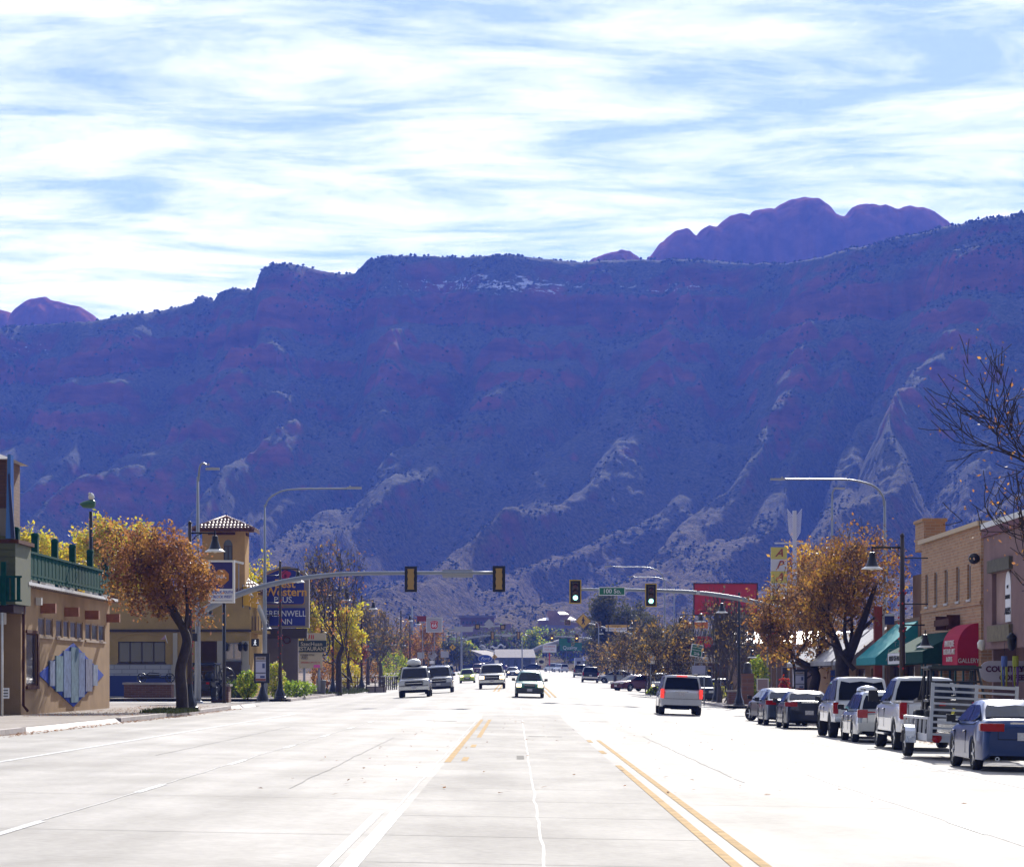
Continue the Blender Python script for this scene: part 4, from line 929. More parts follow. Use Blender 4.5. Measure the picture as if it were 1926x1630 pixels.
# second left mast: arm reaches over the cross street towards us
Yb = 171
bx = X_(498, Yb)
mast('signal_mast', 'grey mast behind the map kiosk with a long curved light arm', (bx, Yb, G(bx, Yb)+.1), Z_(952, Yb)-G(bx, Yb), arm=[(bx, Yb, Z_(1172, Yb)), (bx, Yb-4, Z_(1172, Yb)+.85), (bx, Yb-8.5, Z_(1172, Yb)+1.35), (bx, Yb-13, Z_(1172, Yb)+1.55)], armr=(.15, .08),
     lum=[P_(498, 955, Yb), P_(506, 938, Yb), P_(528, 924, Yb), P_(560, 919.5, Yb), P_(640, 918.5, Yb), P_(655, 918, Yb)], pr=(.17, .05))
for i, dy in enumerate((-8.2, -12.4)):
    z = Z_(1172, Yb)+1.4; t = thing('traffic_signal', ('yellow side-on signal over the cross street, nearer its pole', 'yellow side-on signal over the cross street, at the arm tip')[i], 'traffic light', (bx+.05, Yb+dy, z-.15), 0, 'hanging traffic signals')
    YS_ = mat('signal_bright_yellow', (.62, .34, .02), .5)
    k = MB(); k.box((0, 0, 0), (.34, .34, 1.02)); k.build('housing', YS_, t); k = MB(); k.box((-.17, 0, 0), (.03, .62, 1.25)); k.build('backplate', SIGB, t)
    for j in range(3):
        k = MB(); k.box((.27, 0, .33-.33*j), (.22, .3, .05)); k.box((.2, 0, .33-.33*j-.12), (.1, .27, .2)); k.build('visor', YS_, t)
t = thing('pedestrian_signal', 'walk signal showing a white walking man beside the grey mast', 'crossing signal', P_(480, 1208, Yb-.5))
k = MB(); k.box((0, 0, 0), (.44, .25, .44)); k.build('housing', SIGB, t)
k = MB(); WK = mat('walk_symbol', (.8, .8, .85), .4, emit=(.9, .95, 1), estr=.35)
k.lathe((.02, -.14, .135), [(.035, -.005), (.035, .005), (.001, .005)], 8, axis='Y')
for (x0, z0, x1, z1, w_) in ((.01, .09, .0, -.02, .055), (0, -.02, .07, -.16, .035), (0, -.02, -.07, -.15, .035), (.01, .08, .08, .0, .025), (.01, .08, -.07, .02, .025)):
    k.tube([(x0, -.14, z0), (x1, -.14, z1)], w_/2, 5)
k.build('walking_man', WK, t)
# right mast, facing us
Yc_ = 172
bx = X_(1664, Yc_)
mast('signal_mast', 'grey signal mast behind the right trees, arm carrying the 100 So. board', (bx, Yc_, G(14, Yc_)+.1), Z_(945, Yc_)-G(14, Yc_),
     arm=[P_(1664, 1200, Yc_), P_(1560, 1166, Yc_), P_(1440, 1137, Yc_), P_(1370, 1122, Yc_), P_(1300, 1113.5, Yc_), P_(1200, 1109.5, Yc_), P_(1076, 1108, Yc_)], armr=(.2, .075),
     lum=[P_(1663, 950, Yc_), P_(1660, 932, Yc_), P_(1645, 915, Yc_), P_(1615, 905, Yc_), P_(1580, 901.5, Yc_), P_(1490, 901, Yc_), P_(1474, 901, Yc_)], pr=(.19, .075))
signal(1082, 1091, 1134, Yc_, -1, 'green traffic signal at the far tip of the right mast arm')
signal(1224, 1098, 1140, Yc_, -1, 'green traffic signal to the right of the 100 South board')
t = signboard('street_name_sign', 'green street name board reading 100 So. on the right mast arm', 1127.5, 1105, 1174.5, 1118, Yc_-.25, SGREEN, group='street name boards', frame=SWHITE)
text('100 So.', .36, SWHITE, t, (0, -.035, -.005), bold=.004)
t = thing('traffic_camera', 'white sensor box on the right mast arm', 'camera', P_(1313, 1114, Yc_-.25)); k = MB(); k.box((0, 0, 0), (.22, .2, .2)); k.lathe((0, -.1, 0), [(.09, 0), (.09, -.12), (.001, -.12)], 10, axis='Y'); k.build('housing', mat('sensor_grey', (.55, .57, .6), .4), t)
# other roadside light poles
def light_pole(label, px, Y, pyt, pts, zb=None):
    X = X_(px, Y); b = (X, Y, (G(max(-14, min(14, X)), Y)+.1) if zb is None else zb)
    return mast('street_light', label, b, Z_(pyt, Y)-b[2], None, lum=[P_(a, c, Y) for a, c in pts], pr=(.13, .07), cat='street light', group='tall plain grey street lights')
light_pole('slim grey street light rising behind the right orange trees', 1565, 215, 938, [(1565, 938), (1565.5, 928), (1568, 922), (1570, 921)])
light_pole('far grey street light with long arm above the right bare trees, nearer one', 1250, 330, 1090, [(1250, 1092), (1243, 1078), (1225, 1068), (1195, 1066), (1170, 1066), (1150, 1065)])
light_pole('far grey street light with long arm above the right bare trees, further one', 1268, 380, 1104, [(1268, 1106), (1255, 1092), (1232, 1085.5), (1200, 1085), (1190, 1084.5)])
light_pole('far slim grey pole with small light in the middle distance', 1126, 430, 1178, [(1126, 1178), (1124, 1172), (1120, 1170)])
light_pole('far slim grey pole right of the shingle roofed shop', 982, 520, 1195, [(982, 1195), (986, 1193), (992, 1194)])
# far pedestrian crossing masts
Yd = 440
bx = X_(775, Yd)
mast('crossing_mast', 'grey mast on the left carrying the back of a diamond crossing sign', (bx, Yd, G(bx, Yd)), Z_(1140, Yd)-G(bx, Yd), arm=[P_(775, 1202, Yd), P_(830, 1188, Yd), P_(880, 1180, Yd), P_(946, 1177, Yd)], armr=(.22, .1), pr=(.24, .12))
signboard('street_name_sign', 'blank grey back of the long sign on the left crossing mast', 854, 1178, 890, 1188, Yd-.3, SBACK, group='street name boards')
def diamond(name, label, px, py, r_px, Y, m, border=None, sym=False, back=False, dy=-.3):
    r = r_px*Y/FPX; t = thing(name, label, 'road sign', P_(px, py, Y)+Vector((0, dy, 0)), 0, 'diamond warning signs')
    k = MB(); k.prism([(-r, 0, 0), (0, 0, -r), (r, 0, 0), (0, 0, r)], (0, .03, 0)); k.build('panel', m, t)
    if sym:
        k = MB(); k.lathe((.0, -.014, r*.42), [(r*.1, 0), (r*.1, -.01), (.001, -.01)], 8, axis='Y')
        for x0, z0, x1, z1, w_ in ((0, .3, 0, -.05, .24), (0, -.05, .16, -.45, .12), (0, -.05, -.18, -.42, .12), (0, .25, .24, .0, .08), (0, .25, -.2, .05, .08)):
            k.tube([(x0*r, -.014, z0*r), (x1*r, -.014, z1*r)], w_*r/2, 5)
        k.build('walking_figure', SBLK, t)
        k = MB(); q = r*.93
        P = [Vector((-q, -.008, 0)), Vector((0, -.008, -q)), Vector((q, -.008, 0)), Vector((0, -.008, q))]
        for i in range(4): k.tube([P[i], P[(i+1) % 4]], r*.022, 4)
        k.build('border', SBLK, t)
    return t
diamond('warning_sign', 'blank grey diamond sign back high on the left crossing mast', 920, 1173, 10, Yd, SBACK)
diamond('pedestrian_sign', 'yellow diamond walking person sign high over the far lanes', 1097, 1167.5, 15, Yd, SYEL, sym=True)
def beacon(px, py, Y, face, label):
    t = thing('flashing_beacon', label, 'beacon', P_(px, py, Y-.3), 0, 'square amber flashing beacons'); s = .8*Y/440
    k = MB(); k.box((0, 0, 0), (s, .2, s)); k.build('housing', SIGB if face < 0 else SIGB, t)
    k = MB(); q = s*.07
    if face < 0:
        for x in (-s/2, s/2): k.box((x, -.1, 0), (q, .04, s+q))
        for z in (-s/2, s/2): k.box((0, -.1, z), (s, .04, q))
        k.build('border', SIGF, t)
        k = MB(); k.lathe((0, -.1, 0), [(s*.36, 0), (s*.3, -.06), (.001, -.08)], 14, axis='Y'); k.build('lens', mat('beacon_lens', (.16, .07, .02), .3), t)
    else: k.box((0, -.12, 0), (s*.6, .1, s*.6)); k.build('rear_box', SIGY, t)
beacon(898, 1178, Yd, 1, 'beacon seen from behind left of the blank diamond sign'); beacon(945.5, 1179, Yd, 1, 'beacon seen from behind at the tip of the left crossing mast')
beacon(1067.5, 1170, Yd, -1, 'amber beacon left of the yellow walking person sign'); beacon(1125, 1174, Yd, -1, 'amber beacon right of the yellow walking person sign')
bx = X_(1222, Yd)
mast('crossing_mast', 'grey mast among the right trees carrying the yellow crossing sign', (bx, Yd, G(14, Yd)), Z_(1180, Yd)-G(14, Yd), arm=[P_(1222, 1210, Yd), P_(1190, 1194, Yd), P_(1150, 1184, Yd), P_(1110, 1173, Yd), P_(1054, 1167, Yd)], armr=(.22, .09), pr=(.24, .12))
t = signboard('overhead_sign', 'yellow over white traffic sign on the right crossing mast', 1139, 1174.5, 1179, 1186.5, Yd-.4, SWHITE, group=None)
k = MB(); k.box((0, -.03, .27), (t['w'], .03, .40)); k.build('yellow_panel', SYEL, t)
text('STATE LAW', .26, SBLK, t, (0, -.05, .27)); text('YIELD TO PEDESTRIANS', .24, SBLK, t, (0, -.03, -.22), sx=.85)
# farthest signals
Ye = 520
bx = X_(868, Ye)
mast('signal_mast', 'thin far signal mast seen above the distant left lamps', (bx, Ye, G(bx, Ye)), Z_(1175, Ye)-G(bx, Ye), arm=[P_(868, 1203, Ye), P_(890, 1198, Ye), P_(920, 1194.5, Ye), P_(978, 1193.5, Ye)], armr=(.18, .09), pr=(.2, .12))
signal(926.5, 1187, 1203, Ye, 1, 'small far signal seen from behind, left of the two'); signal(975, 1187, 1202, Ye, 1, 'small far signal seen from behind, above the teal wagon')
signboard('street_name_sign', 'two small blue grey boards on the far thin mast arm', 944, 1192, 961, 1197, Ye-.3, SBACK, group='street name boards')
bx = X_(1150, Ye)
mast('signal_mast', 'thin far signal mast carrying amber signals before the green hotel board', (bx, Ye, G(10, Ye)), Z_(1195, Ye)-G(10, Ye), arm=[P_(1150, 1208, Ye), P_(1125, 1203, Ye), P_(1090, 1198.5, Ye), P_(1036, 1196.5, Ye)], armr=(.18, .09), pr=(.2, .12))
signal(1038, 1193, 1206, Ye, -1, 'far signal showing amber, left of the green hotel board', 'amber'); signal(1084.5, 1193, 1207, Ye, -1, 'far signal showing amber, over the green hotel board', 'amber')
# roadside signs on the left
def backs(name, label, px0, py0, px1, py1, Y, post=(0,), m=None): return signboard(name, label, px0, py0, px1, py1, Y, m or SBACK, cat='road sign', group='roadside signs seen from behind', post=post)
diamond('warning_sign', 'large blank diamond sign back beyond the left lamps', 813, 1232, 10.5, 400, SBACK)
t = signboard('road_sign', 'pair of small plates under the large blank diamond sign', 808, 1242, 818, 1248, 400, SWHITE, cat='road sign', post=(0,))
backs('road_sign', 'pair of tan sign backs left of the blank diamond', 785, 1226, 798, 1238, 380)
backs('road_sign', 'pale rectangular sign back behind the left lamp row', 829, 1224, 844, 1236, 420)
diamond('pedestrian_sign', 'small yellow crossing sign by the left lamps', 851.5, 1217, 6.5, 480, SYEL, sym=True)
diamond('pedestrian_sign', 'small yellow crossing sign in front of the shingle roofed shop', 930.5, 1235, 5.2, 560, SYEL, sym=True)
signboard('road_sign', 'small white plate under the yellow sign by the shop', 930, 1241, 938, 1248, 560, SWHITE, cat='road sign', post=(0,))
# big pole signs
def oval(parent, rx, rz, m, nm='oval_panel', y=-.05, d=.1, n=28, cx=0, cz=0):
    k = MB(); k.prism([(cx+rx*math.cos(2*math.pi*i/n), y, cz+rz*math.sin(2*math.pi*i/n)) for i in range(n)][::-1], (0, d, 0)); return k.build(nm, m, parent)
t = signboard('gas_station_sign', 'square white gas station sign with red 66 shield on the left', 803, 1162, 830.5, 1187, 350, SBACK, cat='sign', depth=.3, frame=mat('sign_frame_white', (.6, .62, .68), .5), post=(0,))
k = MB(); sh = [(-.48, .45), (-.5, .3), (-.42, .1), (-.46, -.3), (-.3, -.5), (0, -.56), (.3, -.5), (.46, -.3), (.42, .1), (.5, .3), (.48, .45), (0, .52)]
k.prism([(x, -.17, z) for x, z in sh][::-1], (0, -.03, 0)); k.build('shield_border', SWHITE, t)
k = MB(); k.prism([(x*.93, -.2, z*.93) for x, z in sh][::-1], (0, -.02, 0)); sd = k.build('shield', SRED, t)
text('66', .62, SWHITE, t, (0, -.235, -.1), bold=.01); text('PHILLIPS', .2, SWHITE, t, (0, -.235, .28))
t = signboard('shop_sign', 'dark red board above the autumn trees left of the 66 sign', 784, 1158, 802, 1168, 340, mat('board_darkred', (.2, .02, .025), .5), post=(.1,))
t = thing('car_brand_sign', 'blue oval sign standing before the shingle roofed shop', 'sign', P_(912.5, 1238, 590)); BLUEO = mat('oval_blue', (.02, .06, .32), .4)
oval(t, 1.45, .78, SWHITE); oval(t, 1.38, .72, BLUEO, 'inner_oval', -.09, .05); text('Ford', .9, SWHITE, t, (0, -.11, 0), shear=.35)
k = MB(); k.tube([(0, .1, -.6), (0, .1, -2.6)], .1, 8); k.build('post', GALV, t)
t = signboard('hotel_board', 'wide green hotel board on posts before the white dealership', 1053, 1208, 1094.5, 1223, 600, mat('board_green', (.02, .17, .09), .5), depth=.4, post=(-.2, .42))
text('Quality', 1.0, SWHITE, t, (-.2, -.23, -.25)); k = MB(); k.lathe((.4, -.22, .52), [(.34, 0), (.34, -.03), (.2, -.03), (.2, 0)], 18, axis='Y'); k.build('ring_emblem', SIGY, t)
t = signboard('street_name_sign', 'small green street board left of the hotel board', 1051.5, 1200, 1067, 1211, 510, SGREEN, group='street name boards')
t = signboard('shop_sign', 'white board with red lettering on a red post by the dealership', 1021, 1212, 1046, 1226, 560, SWHITE, post=(0,), frame=SBACK); text('LOS AMIGOS', .38, SRED, t, (0, -.05, .35)); text('FOOD - GRILL', .3, SRED, t, (0, -.05, -.25))
k = MB(); k.box((0, .12, -t['h']/2-1.3), (.24, .2, 2.4)); k.build('red_post', SRED, t)
t = signboard('shop_sign', 'rounded cream board with a dark emblem, dark green post', 1012, 1237, 1025, 1251, 580, mat('board_cream', (.6, .55, .4), .5), post=(.45,)); oval(t, .5, .36, SBLK, 'emblem', -.04, .02)
# right side signs
t = signboard('yield_sign', 'white yield here sign with red triangle on the right kerb', 1216, 1227, 1231.5, 1248, 228, SWHITE, cat='road sign', post=(0,))
w_ = t['w']; k = MB(); k.prism([(-.2, -.03, .34), (.2, -.03, .34), (0, -.03, .0)], (0, -.01, 0)); k.build('red_triangle', SRED, t); k = MB(); k.prism([(-.11, -.045, .29), (.11, -.045, .29), (0, -.045, .1)], (0, -.01, 0)); k.build('white_triangle', SWHITE, t)
k = MB(); k.tube([(.22, -.035, -.12), (.0, -.035, -.13), (-.2, -.035, -.24)], .035, 5); k.prism([(-.24, -.03, -.14), (-.24, -.03, -.30), (-.06, -.03, -.26)], (0, -.02, 0)); k.build('arrow', SBLK, t)
t = signboard('direction_sign', 'tilted green sign with white lines of text on a leaning post', 1301, 1213, 1320, 1233, 196, SGREEN, cat='road sign', rot=R(9), post=(0,), frame=SWHITE)
for i, s_ in enumerate(('Utah State', 'University', 'Moab')): text(s_, .155, SWHITE, t, (0, -.035, .22-.18*i))
k = MB(); k.box((0, -.03, -.24), (.3, .02, .05)); k.prism([(.12, -.03, -.16), (.12, -.03, -.32), (.24, -.03, -.24)], (0, -.02, 0)); k.build('arrow', SWHITE, t)
t = signboard('notice_board', 'blank pale blue grey board standing above the dark pickup on the right', 1302, 1251, 1327, 1267, 190, mat('board_bluegrey', (.36, .37, .52), .5), post=(-.4, .4))
REDBIG = mat('sign_big_red', (.52, .025, .04), .5)
t = signboard('pole_sign', 'very large plain red sign with dark edge behind the right trees', 1306, 1098, 1423, 1155, 262, REDBIG, depth=.4, frame=mat('sign_dark_edge', (.05, .012, .02), .5), post=(-.43, .3))
text('DENNYS', 1.3, mat('sign_grey_letters', (.36, .3, .32), .6), t, (-.2, -.22, -.7)) if False else None
t = thing('restaurant_sign', 'orange and red rounded restaurant sign above the white marquee', 'sign', P_(1308, 1196, 250)); OR = mat('sign_orange', (.62, .16, .03), .5)
s_ = 250/FPX
k = MB(); k.box((1.0*0, 0, .95), (46*s_, .3, 12*s_)); k.build('orange_board', OR, t)
k = MB(); n = 24; pts = [(-28*s_, -.15, -22*s_), (22*s_, -.15, -22*s_)]+[(22*s_+11*s_*math.sin(math.pi*i/12), -.15, -11*s_-11*s_*math.cos(math.pi*i/12)) for i in range(1, 12)]+[(22*s_, -.15, 0), (-28*s_, -.15, 0)]
k.prism(pts[::-1], (0, .3, 0)); k.build('red_board', SRED, t)
text("JEFF'S CAFE", .55, mat('sign_amber', (.75, .45, .05), .5), t, (.1, -.17, -.5), shear=.3)
k = MB(); k.tube([(-.3, .2, 1.2), (-.3, .2, -6)], .12, 8); k.tube([(.5, .2, 1.2), (.5, .2, -6)], .12, 8); k.build('post', GALV, t)
t = signboard('marquee_sign', 'white letter board reading country fried steak behind the bare trees', 1267, 1230.5, 1345, 1246, 246, mat('board_offwhite', (.62, .58, .55), .5), depth=.3, frame=mat('frame_brown', (.12, .09, .08), .6), post=(-.3, .3))
text('COUNTRY FRIED STEAK', .24, SBLK, t, (0, -.17, .18)); text('OPEN DAILY 6:00 AM', .24, SBLK, t, (.3, -.17, -.17))
# motel arrow sign
Yr = 205
AS = thing('motel_sign', 'tall motel sign with stacked red letters hanging from a feathered arrow post', 'sign', P_(1494.5, 1290, Yr)); b0 = P_(1494.5, 1290, Yr)
ARW = mat('arrow_lilac', (.66, .66, .80), .4)
k = MB(); k.box((0, 0, (P_(0, 960, Yr).z-b0.z)/2), (.26, .2, P_(0, 960, Yr).z-b0.z)); k.build('post', ARW, AS)
for i in range(10):
    z0 = P_(0, 964+i*4.7, Yr).z-b0.z
    for sx in (1, -1):
        k = MB(); w0 = .52-.012*i; k.prism([(sx*.1, -.06, z0-.35), (sx*.1, -.06, z0-.28), (sx*w0, -.06, z0+.30), (sx*w0, -.06, z0+.22)], (0, .12, 0)); k.build('feather_bar', ARW, AS)
k = MB(); za = P_(0, 1021, Yr).z-b0.z; k.box((-.25, 0, za), (1.15*2, .1, .09)); k.build('hanging_bar', ARW, AS)
YLP = mat('panel_yellow', (.70, .60, .12), .5); WHP = mat('panel_white', (.68, .68, .74), .5); LTR = mat('letter_brick', (.32, .05, .03), .5)
for i, ch in enumerate('APACHE'):
    z = P_(0, 1040+i*22.5, Yr).z-b0.z; x = P_(1465, 0, Yr).x-b0.x
    k = MB(); k.box((x, 0, z), (1.12, .3, .83)); pn_ = k.build('letter_panel', YLP if i % 2 == 0 else WHP, AS)
    text(ch, .78, LTR, pn_, (x, -.17, z), shear=.4, bold=.012)
AH = thing('arrow_head_sign', 'red bordered white arrow head pointing left out of the orange leaves', 'sign', P_(1440, 1183, 205)); s_ = 205/FPX
k = MB(); k.prism([(-22*s_, 0, 0), (4*s_, 0, 27*s_), (30*s_, 0, 0), (4*s_, 0, -27*s_)][::-1], (0, .2, 0)); k.build('red_panel', SRED, AH)
k = MB(); k.prism([(-12*s_, -.02, 0), (2*s_, -.02, 15*s_), (18*s_, -.02, 0), (2*s_, -.02, -15*s_)][::-1], (0, .015, 0)); k.build('white_panel', SWHITE, AH); text('4', .75, SBLK, AH, (.05, -.035, -.02))
k = MB(); k.tube([(.15, .25, .9), (.15, .25, -3.4)], .07, 6); k.build('post', GALV, AH)
# ------------------------------------------------------------------ buildings
def stucco(name, col, n=.16): return mat(name, col, .95, noise=n, nscale=.7, bump=.2, bscale=14, spec=.06)
WINP = mat('window_glass', (.03, .035, .05), .06, spec=.8)
WFR = mat('window_frame_pale', (.5, .47, .45), .6)
def B(name, lab, cat='building', loc=(0, 0, 0)): return thing(name, lab, cat, loc)
def brick_mat(name, c1, c2, mortar, sc=1.):
    m = bpy.data.materials.new(name); m.use_nodes = True; nt = m.node_tree; b = nt.nodes['Principled BSDF']; N = nt.nodes.new; L = nt.links.new
    b.inputs['Roughness'].default_value = .9
    ge = N('ShaderNodeNewGeometry'); sp = N('ShaderNodeSeparateXYZ'); L(ge.outputs['Position'], sp.inputs[0])
    a = N('ShaderNodeMath'); L(sp.outputs[0], a.inputs[0]); L(sp.outputs[1], a.inputs[1])
    cb = N('ShaderNodeCombineXYZ'); L(a.outputs[0], cb.inputs[0]); L(sp.outputs[2], cb.inputs[1])
    br = N('ShaderNodeTexBrick'); L(cb.outputs[0], br.inputs['Vector']); br.inputs['Scale'].default_value = 1
    br.inputs['Brick Width'].default_value = .42*sc; br.inputs['Row Height'].default_value = .12*sc; br.inputs['Mortar Size'].default_value = .012*sc
    br.inputs['Color1'].default_value = (*c1, 1); br.inputs['Color2'].default_value = (*c2, 1); br.inputs['Mortar'].default_value = (*mortar, 1)
    L(br.outputs['Color'], b.inputs['Base Color'])
    bp = N('ShaderNodeBump'); bp.inputs['Strength'].default_value = .6; bp.inputs['Distance'].default_value = .01; bp.invert = True; L(br.outputs['Fac'], bp.inputs['Height']); L(bp.outputs[0], b.inputs['Normal'])
    return m
def wall_x(mb, X, y0, y1, z0, z1, holes, th=.3, side=1, mi=0):
    """street facing wall at X with rectangular openings; side=+1 means the body lies towards +X"""
    ys = sorted({y0, y1}|{h[0] for h in holes}|{h[1] for h in holes}); zs = sorted({z0, z1}|{h[2] for h in holes}|{h[3] for h in holes})
    for i in range(len(ys)-1):
        for j in range(len(zs)-1):
            cy, cz = (ys[i]+ys[i+1])/2, (zs[j]+zs[j+1])/2
            if any(h[0] < cy < h[1] and h[2] < cz < h[3] for h in holes): continue
            mb.span((X, ys[i], zs[j]), (X+side*th, ys[i+1], zs[j+1]), mi)
def wall_y(mb, Y, x0, x1, z0, z1, holes, th=.3, mi=0):
    xs = sorted({x0, x1}|{h[0] for h in holes}|{h[1] for h in holes}); zs = sorted({z0, z1}|{h[2] for h in holes}|{h[3] for h in holes})
    for i in range(len(xs)-1):
        for j in range(len(zs)-1):
            cx, cz = (xs[i]+xs[i+1])/2, (zs[j]+zs[j+1])/2
            if any(h[0] < cx < h[1] and h[2] < cz < h[3] for h in holes): continue
            mb.span((xs[i], Y, zs[j]), (xs[i+1], Y+th, zs[j+1]), mi)
def win_x(parent, X, y0, y1, z0, z1, side=1, set_=.14, fr=WFR, gl=WINP, sill=True, fd=.04):
    k = MB(); k.span((X+side*set_, y0, z0), (X+side*(set_+.03), y1, z1)); w_ = k.build('window', gl, parent)
    k = MB(); q = .06
    for a, b2 in (((y0, z0), (y0+q, z1)), ((y1-q, z0), (y1, z1)), ((y0+q, z1-q), (y1-q, z1)), ((y0+q, z0), (y1-q, z0+q))):
        k.span((X+side*(set_-fd), a[0], a[1]), (X+side*(set_-.002), b2[0], b2[1]))
    k.build('frame', fr, w_)
    if sill: k = MB(); k.span((X-side*.05, y0-.06, z0-.09), (X+side*.12, y1+.06, z0-.003)); k.build('sill', fr, w_)
    return w_
def win_y(parent, Y, x0, x1, z0, z1, set_=.14, fr=WFR, gl=WINP, mull=0, sill=True):
    k = MB(); k.span((x0, Y+set_, z0), (x1, Y+set_+.03, z1)); w_ = k.build('window', gl, parent)
    k = MB(); q = .07
    k.span((x0, Y+set_-.04, z0), (x0+q, Y+set_-.002, z1)); k.span((x1-q, Y+set_-.04, z0), (x1, Y+set_-.002, z1)); k.span((x0+q, Y+set_-.04, z1-q), (x1-q, Y+set_-.002, z1)); k.span((x0+q, Y+set_-.04, z0), (x1-q, Y+set_-.002, z0+q))
    for i in range(mull):
        x = lerp(x0, x1, (i+1)/(mull+1)); k.span((x-.04, Y+set_-.04, z0+q), (x+.04, Y+set_-.002, z1-q))
    k.build('frame', fr, w_)
    if sill: k = MB(); k.span((x0-.06, Y-.05, z0-.09), (x1+.06, Y+.12, z0-.003)); k.build('sill', fr, w_)
    return w_
TANW = stucco('tan_stucco', (.36, .24, .135)); WOODB = mat('wood_brown', (.10, .04, .025), .8, noise=.25, nscale=5, spec=.1); GREENW = mat('wood_green', (.007, .06, .046), .85, noise=.25, nscale=5, spec=.05); WHT = mat('white_trim', (.72, .71, .68), .6, noise=.1)
# --- mural building on the left
FX = -17.7
def LY(px, X=FX): return X*FPX/(px-CX)
def LZ(py, px, X=FX): return Z_(py, LY(px, X))
mbd = B('shop_building', 'tan stucco building with a blue diamond mural and a roof deck, left of the street')
y0, y1 = LY(39), LY(206)
wins = [(470, 545), (565, 640), (690, 757), (780, 840), (865, 930), (945, 1005), (1050, 1110), (1130, 1190), (1212, 1275)]
holes = []
for a, b2 in wins: holes.append((LY(a/6.52-.6), LY(b2/6.52+1.6), 3.30, 4.0))
BW = (LY(49.5), LY(69), 1.45, 3.36)
k = MB(); wall_x(k, FX, y0, y1, .0, 5.05, holes+[BW], side=-1); k.span((FX-7, y1-.3, .0), (FX-.301, y1, 4.99)); k.span((FX-7, y0, 0), (FX-.301, y0+.3, 5.0)); k.span((FX-7, y0+.301, 4.8), (FX-.301, y1-.301, 4.98)); k.span((FX-6, y0+.4, .1), (FX-5.8, y1-.4, 4.7))
k.build('wall', TANW, mbd)
for h in holes: win_x(mbd, FX, *h, side=-1, fr=mat('tan_trim', (.34, .25, .17), .8), set_=.05, fd=.012)
win_x(mbd, FX, *BW, side=-1, fr=WOODB, set_=.05, fd=.012)
k = MB(); k.span((FX+.002, BW[0]-.15, 1.33), (FX+.09, BW[1]+.15, 1.45)); k.span((FX+.002, BW[0]-.15, 3.361), (FX+.06, BW[1]+.15, 3.47)); k.span((FX+.002, BW[1], 1.451), (FX+.06, BW[1]+.3, 3.36)); k.build('window_surround', WOODB, mbd)
for px in (77, 122, 161, 201):
    y = LY(px); k = MB(); k.box((FX+.28, y, 4.32), (.56, .30, .36)); k.build('beam_end', mat('beam_rust', (.30, .11, .05), .8, noise=.2, nscale=6), mbd)
k = MB(); k.span((FX-.2, y0-.3, 5.05), (FX+.35, y1+.2, 5.16)); k.build('gutter', WHT, mbd)
k = MB()
for i in range(44):
    y = lerp(y0-.2, y1, i/43); k.box((FX+.22, y, 5.02), (.26, .16, .05))
o = k.build('eave_rafters', mat('eave_brown', (.16, .11, .07), .8), mbd); o['kind'] = 'stuff'
k = MB(); k.tube([(FX+.12, y0+.35, 5.0), (FX+.12, y0+.35, 4.5), (FX+.08, y0+.12, 4.2), (FX+.08, y0+.1, .75), (FX+.2, y0+.3, .55)], .055, 6); k.build('downspout', WOODB, mbd)
k = MB(); k.box((FX+.15, LY(66), 4.55), (.2, .25, .28)); k.build('wall_lamp', WHT, mbd)
# mural: blue backing and planks
ml, mr, mc = LY(71), LY(194), LY(137)
k = MB(); k.prism([(FX+.003, ml, 1.86), (FX+.003, mc, 3.13), (FX+.003, mr, 1.86), (FX+.003, mc, .58)], (.03, 0, 0)); mu = k.build('mural', mat('mural_blue', (.045, .08, .36), .9, noise=.25, nscale=2, spec=.05), mbd)
cols = [(.22, .26, .38), (.17, .26, .31), (.16, .22, .38), (.14, .22, .29), (.16, .21, .37), (.22, .23, .32), (.24, .28, .37)]
pk = [(583, 645, 600, 910), (660, 745, 540, 975), (755, 840, 480, 1050), (845, 935, 435, 1110), (940, 1010, 500, 1045), (1025, 1105, 580, 975), (1115, 1170, 650, 905)]
for (a, b2, t_, u_), c_ in zip(pk, cols):
    pa, pb = a/6.52, b2/6.52; pm = (pa+pb)/2
    k = MB(); k.span((FX+.04, LY(pa), LZ(1150+u_/6.52, pm)), (FX+.10, LY(pb), LZ(1150+t_/6.52, pm))); k.build('mural_plank', mat('plank_%d' % a, tuple(.85*q_ for q_ in c_), .9, noise=.4, nscale=3.5, spec=.05), mu)
# roof deck railing
pp = [36, 72, 109, 142, 175, 204]
RX = FX+.12
dk = thing('deck_railing', 'dark green slatted railing with tall posts along the roof deck', 'railing', (0, 0, 0))
for px in pp:
    y = LY(px, RX); k = MB(); k.box((RX-.12, y, 6.06), (.24, .34, 1.8)); k.lathe((RX-.12, y, 6.96), [(.17, 0), (.12, .1), (.001, .12)], 8); k.build('post', GREENW, dk)
ya, yb = LY(42, RX), LY(204, RX)
k = MB(); k.span((RX+.02, ya, 6.22), (RX+.12, yb, 6.3)); k.build('top_rail', GREENW, dk); k = MB(); k.span((RX+.03, ya, 5.42), (RX+.09, yb, 5.5)); k.build('bottom_rail', GREENW, dk)
k = MB(); k.box((0, 0, 0), (.03, .41, .94)); sl = k.build('slat', GREENW, dk); ns = int((yb-ya)/.42)
for i in range(ns):
    o = sl if i == 0 else sl.copy()
    if i: COL.objects.link(o); o.parent = dk
    o.location = (RX+.055+.012*(i % 2), ya+.2+i*.42, 5.76+.01*rnd.uniform(-1, 1))
k = MB()
for i in range(26):
    y = rnd.uniform(ya, yb); k.box((RX-.1, y, 5.26), (.2, rnd.uniform(.3, 1.1), rnd.uniform(.12, .22)))
o = k.build('roof_edge_foam', WHT, mbd); o['kind'] = 'stuff'
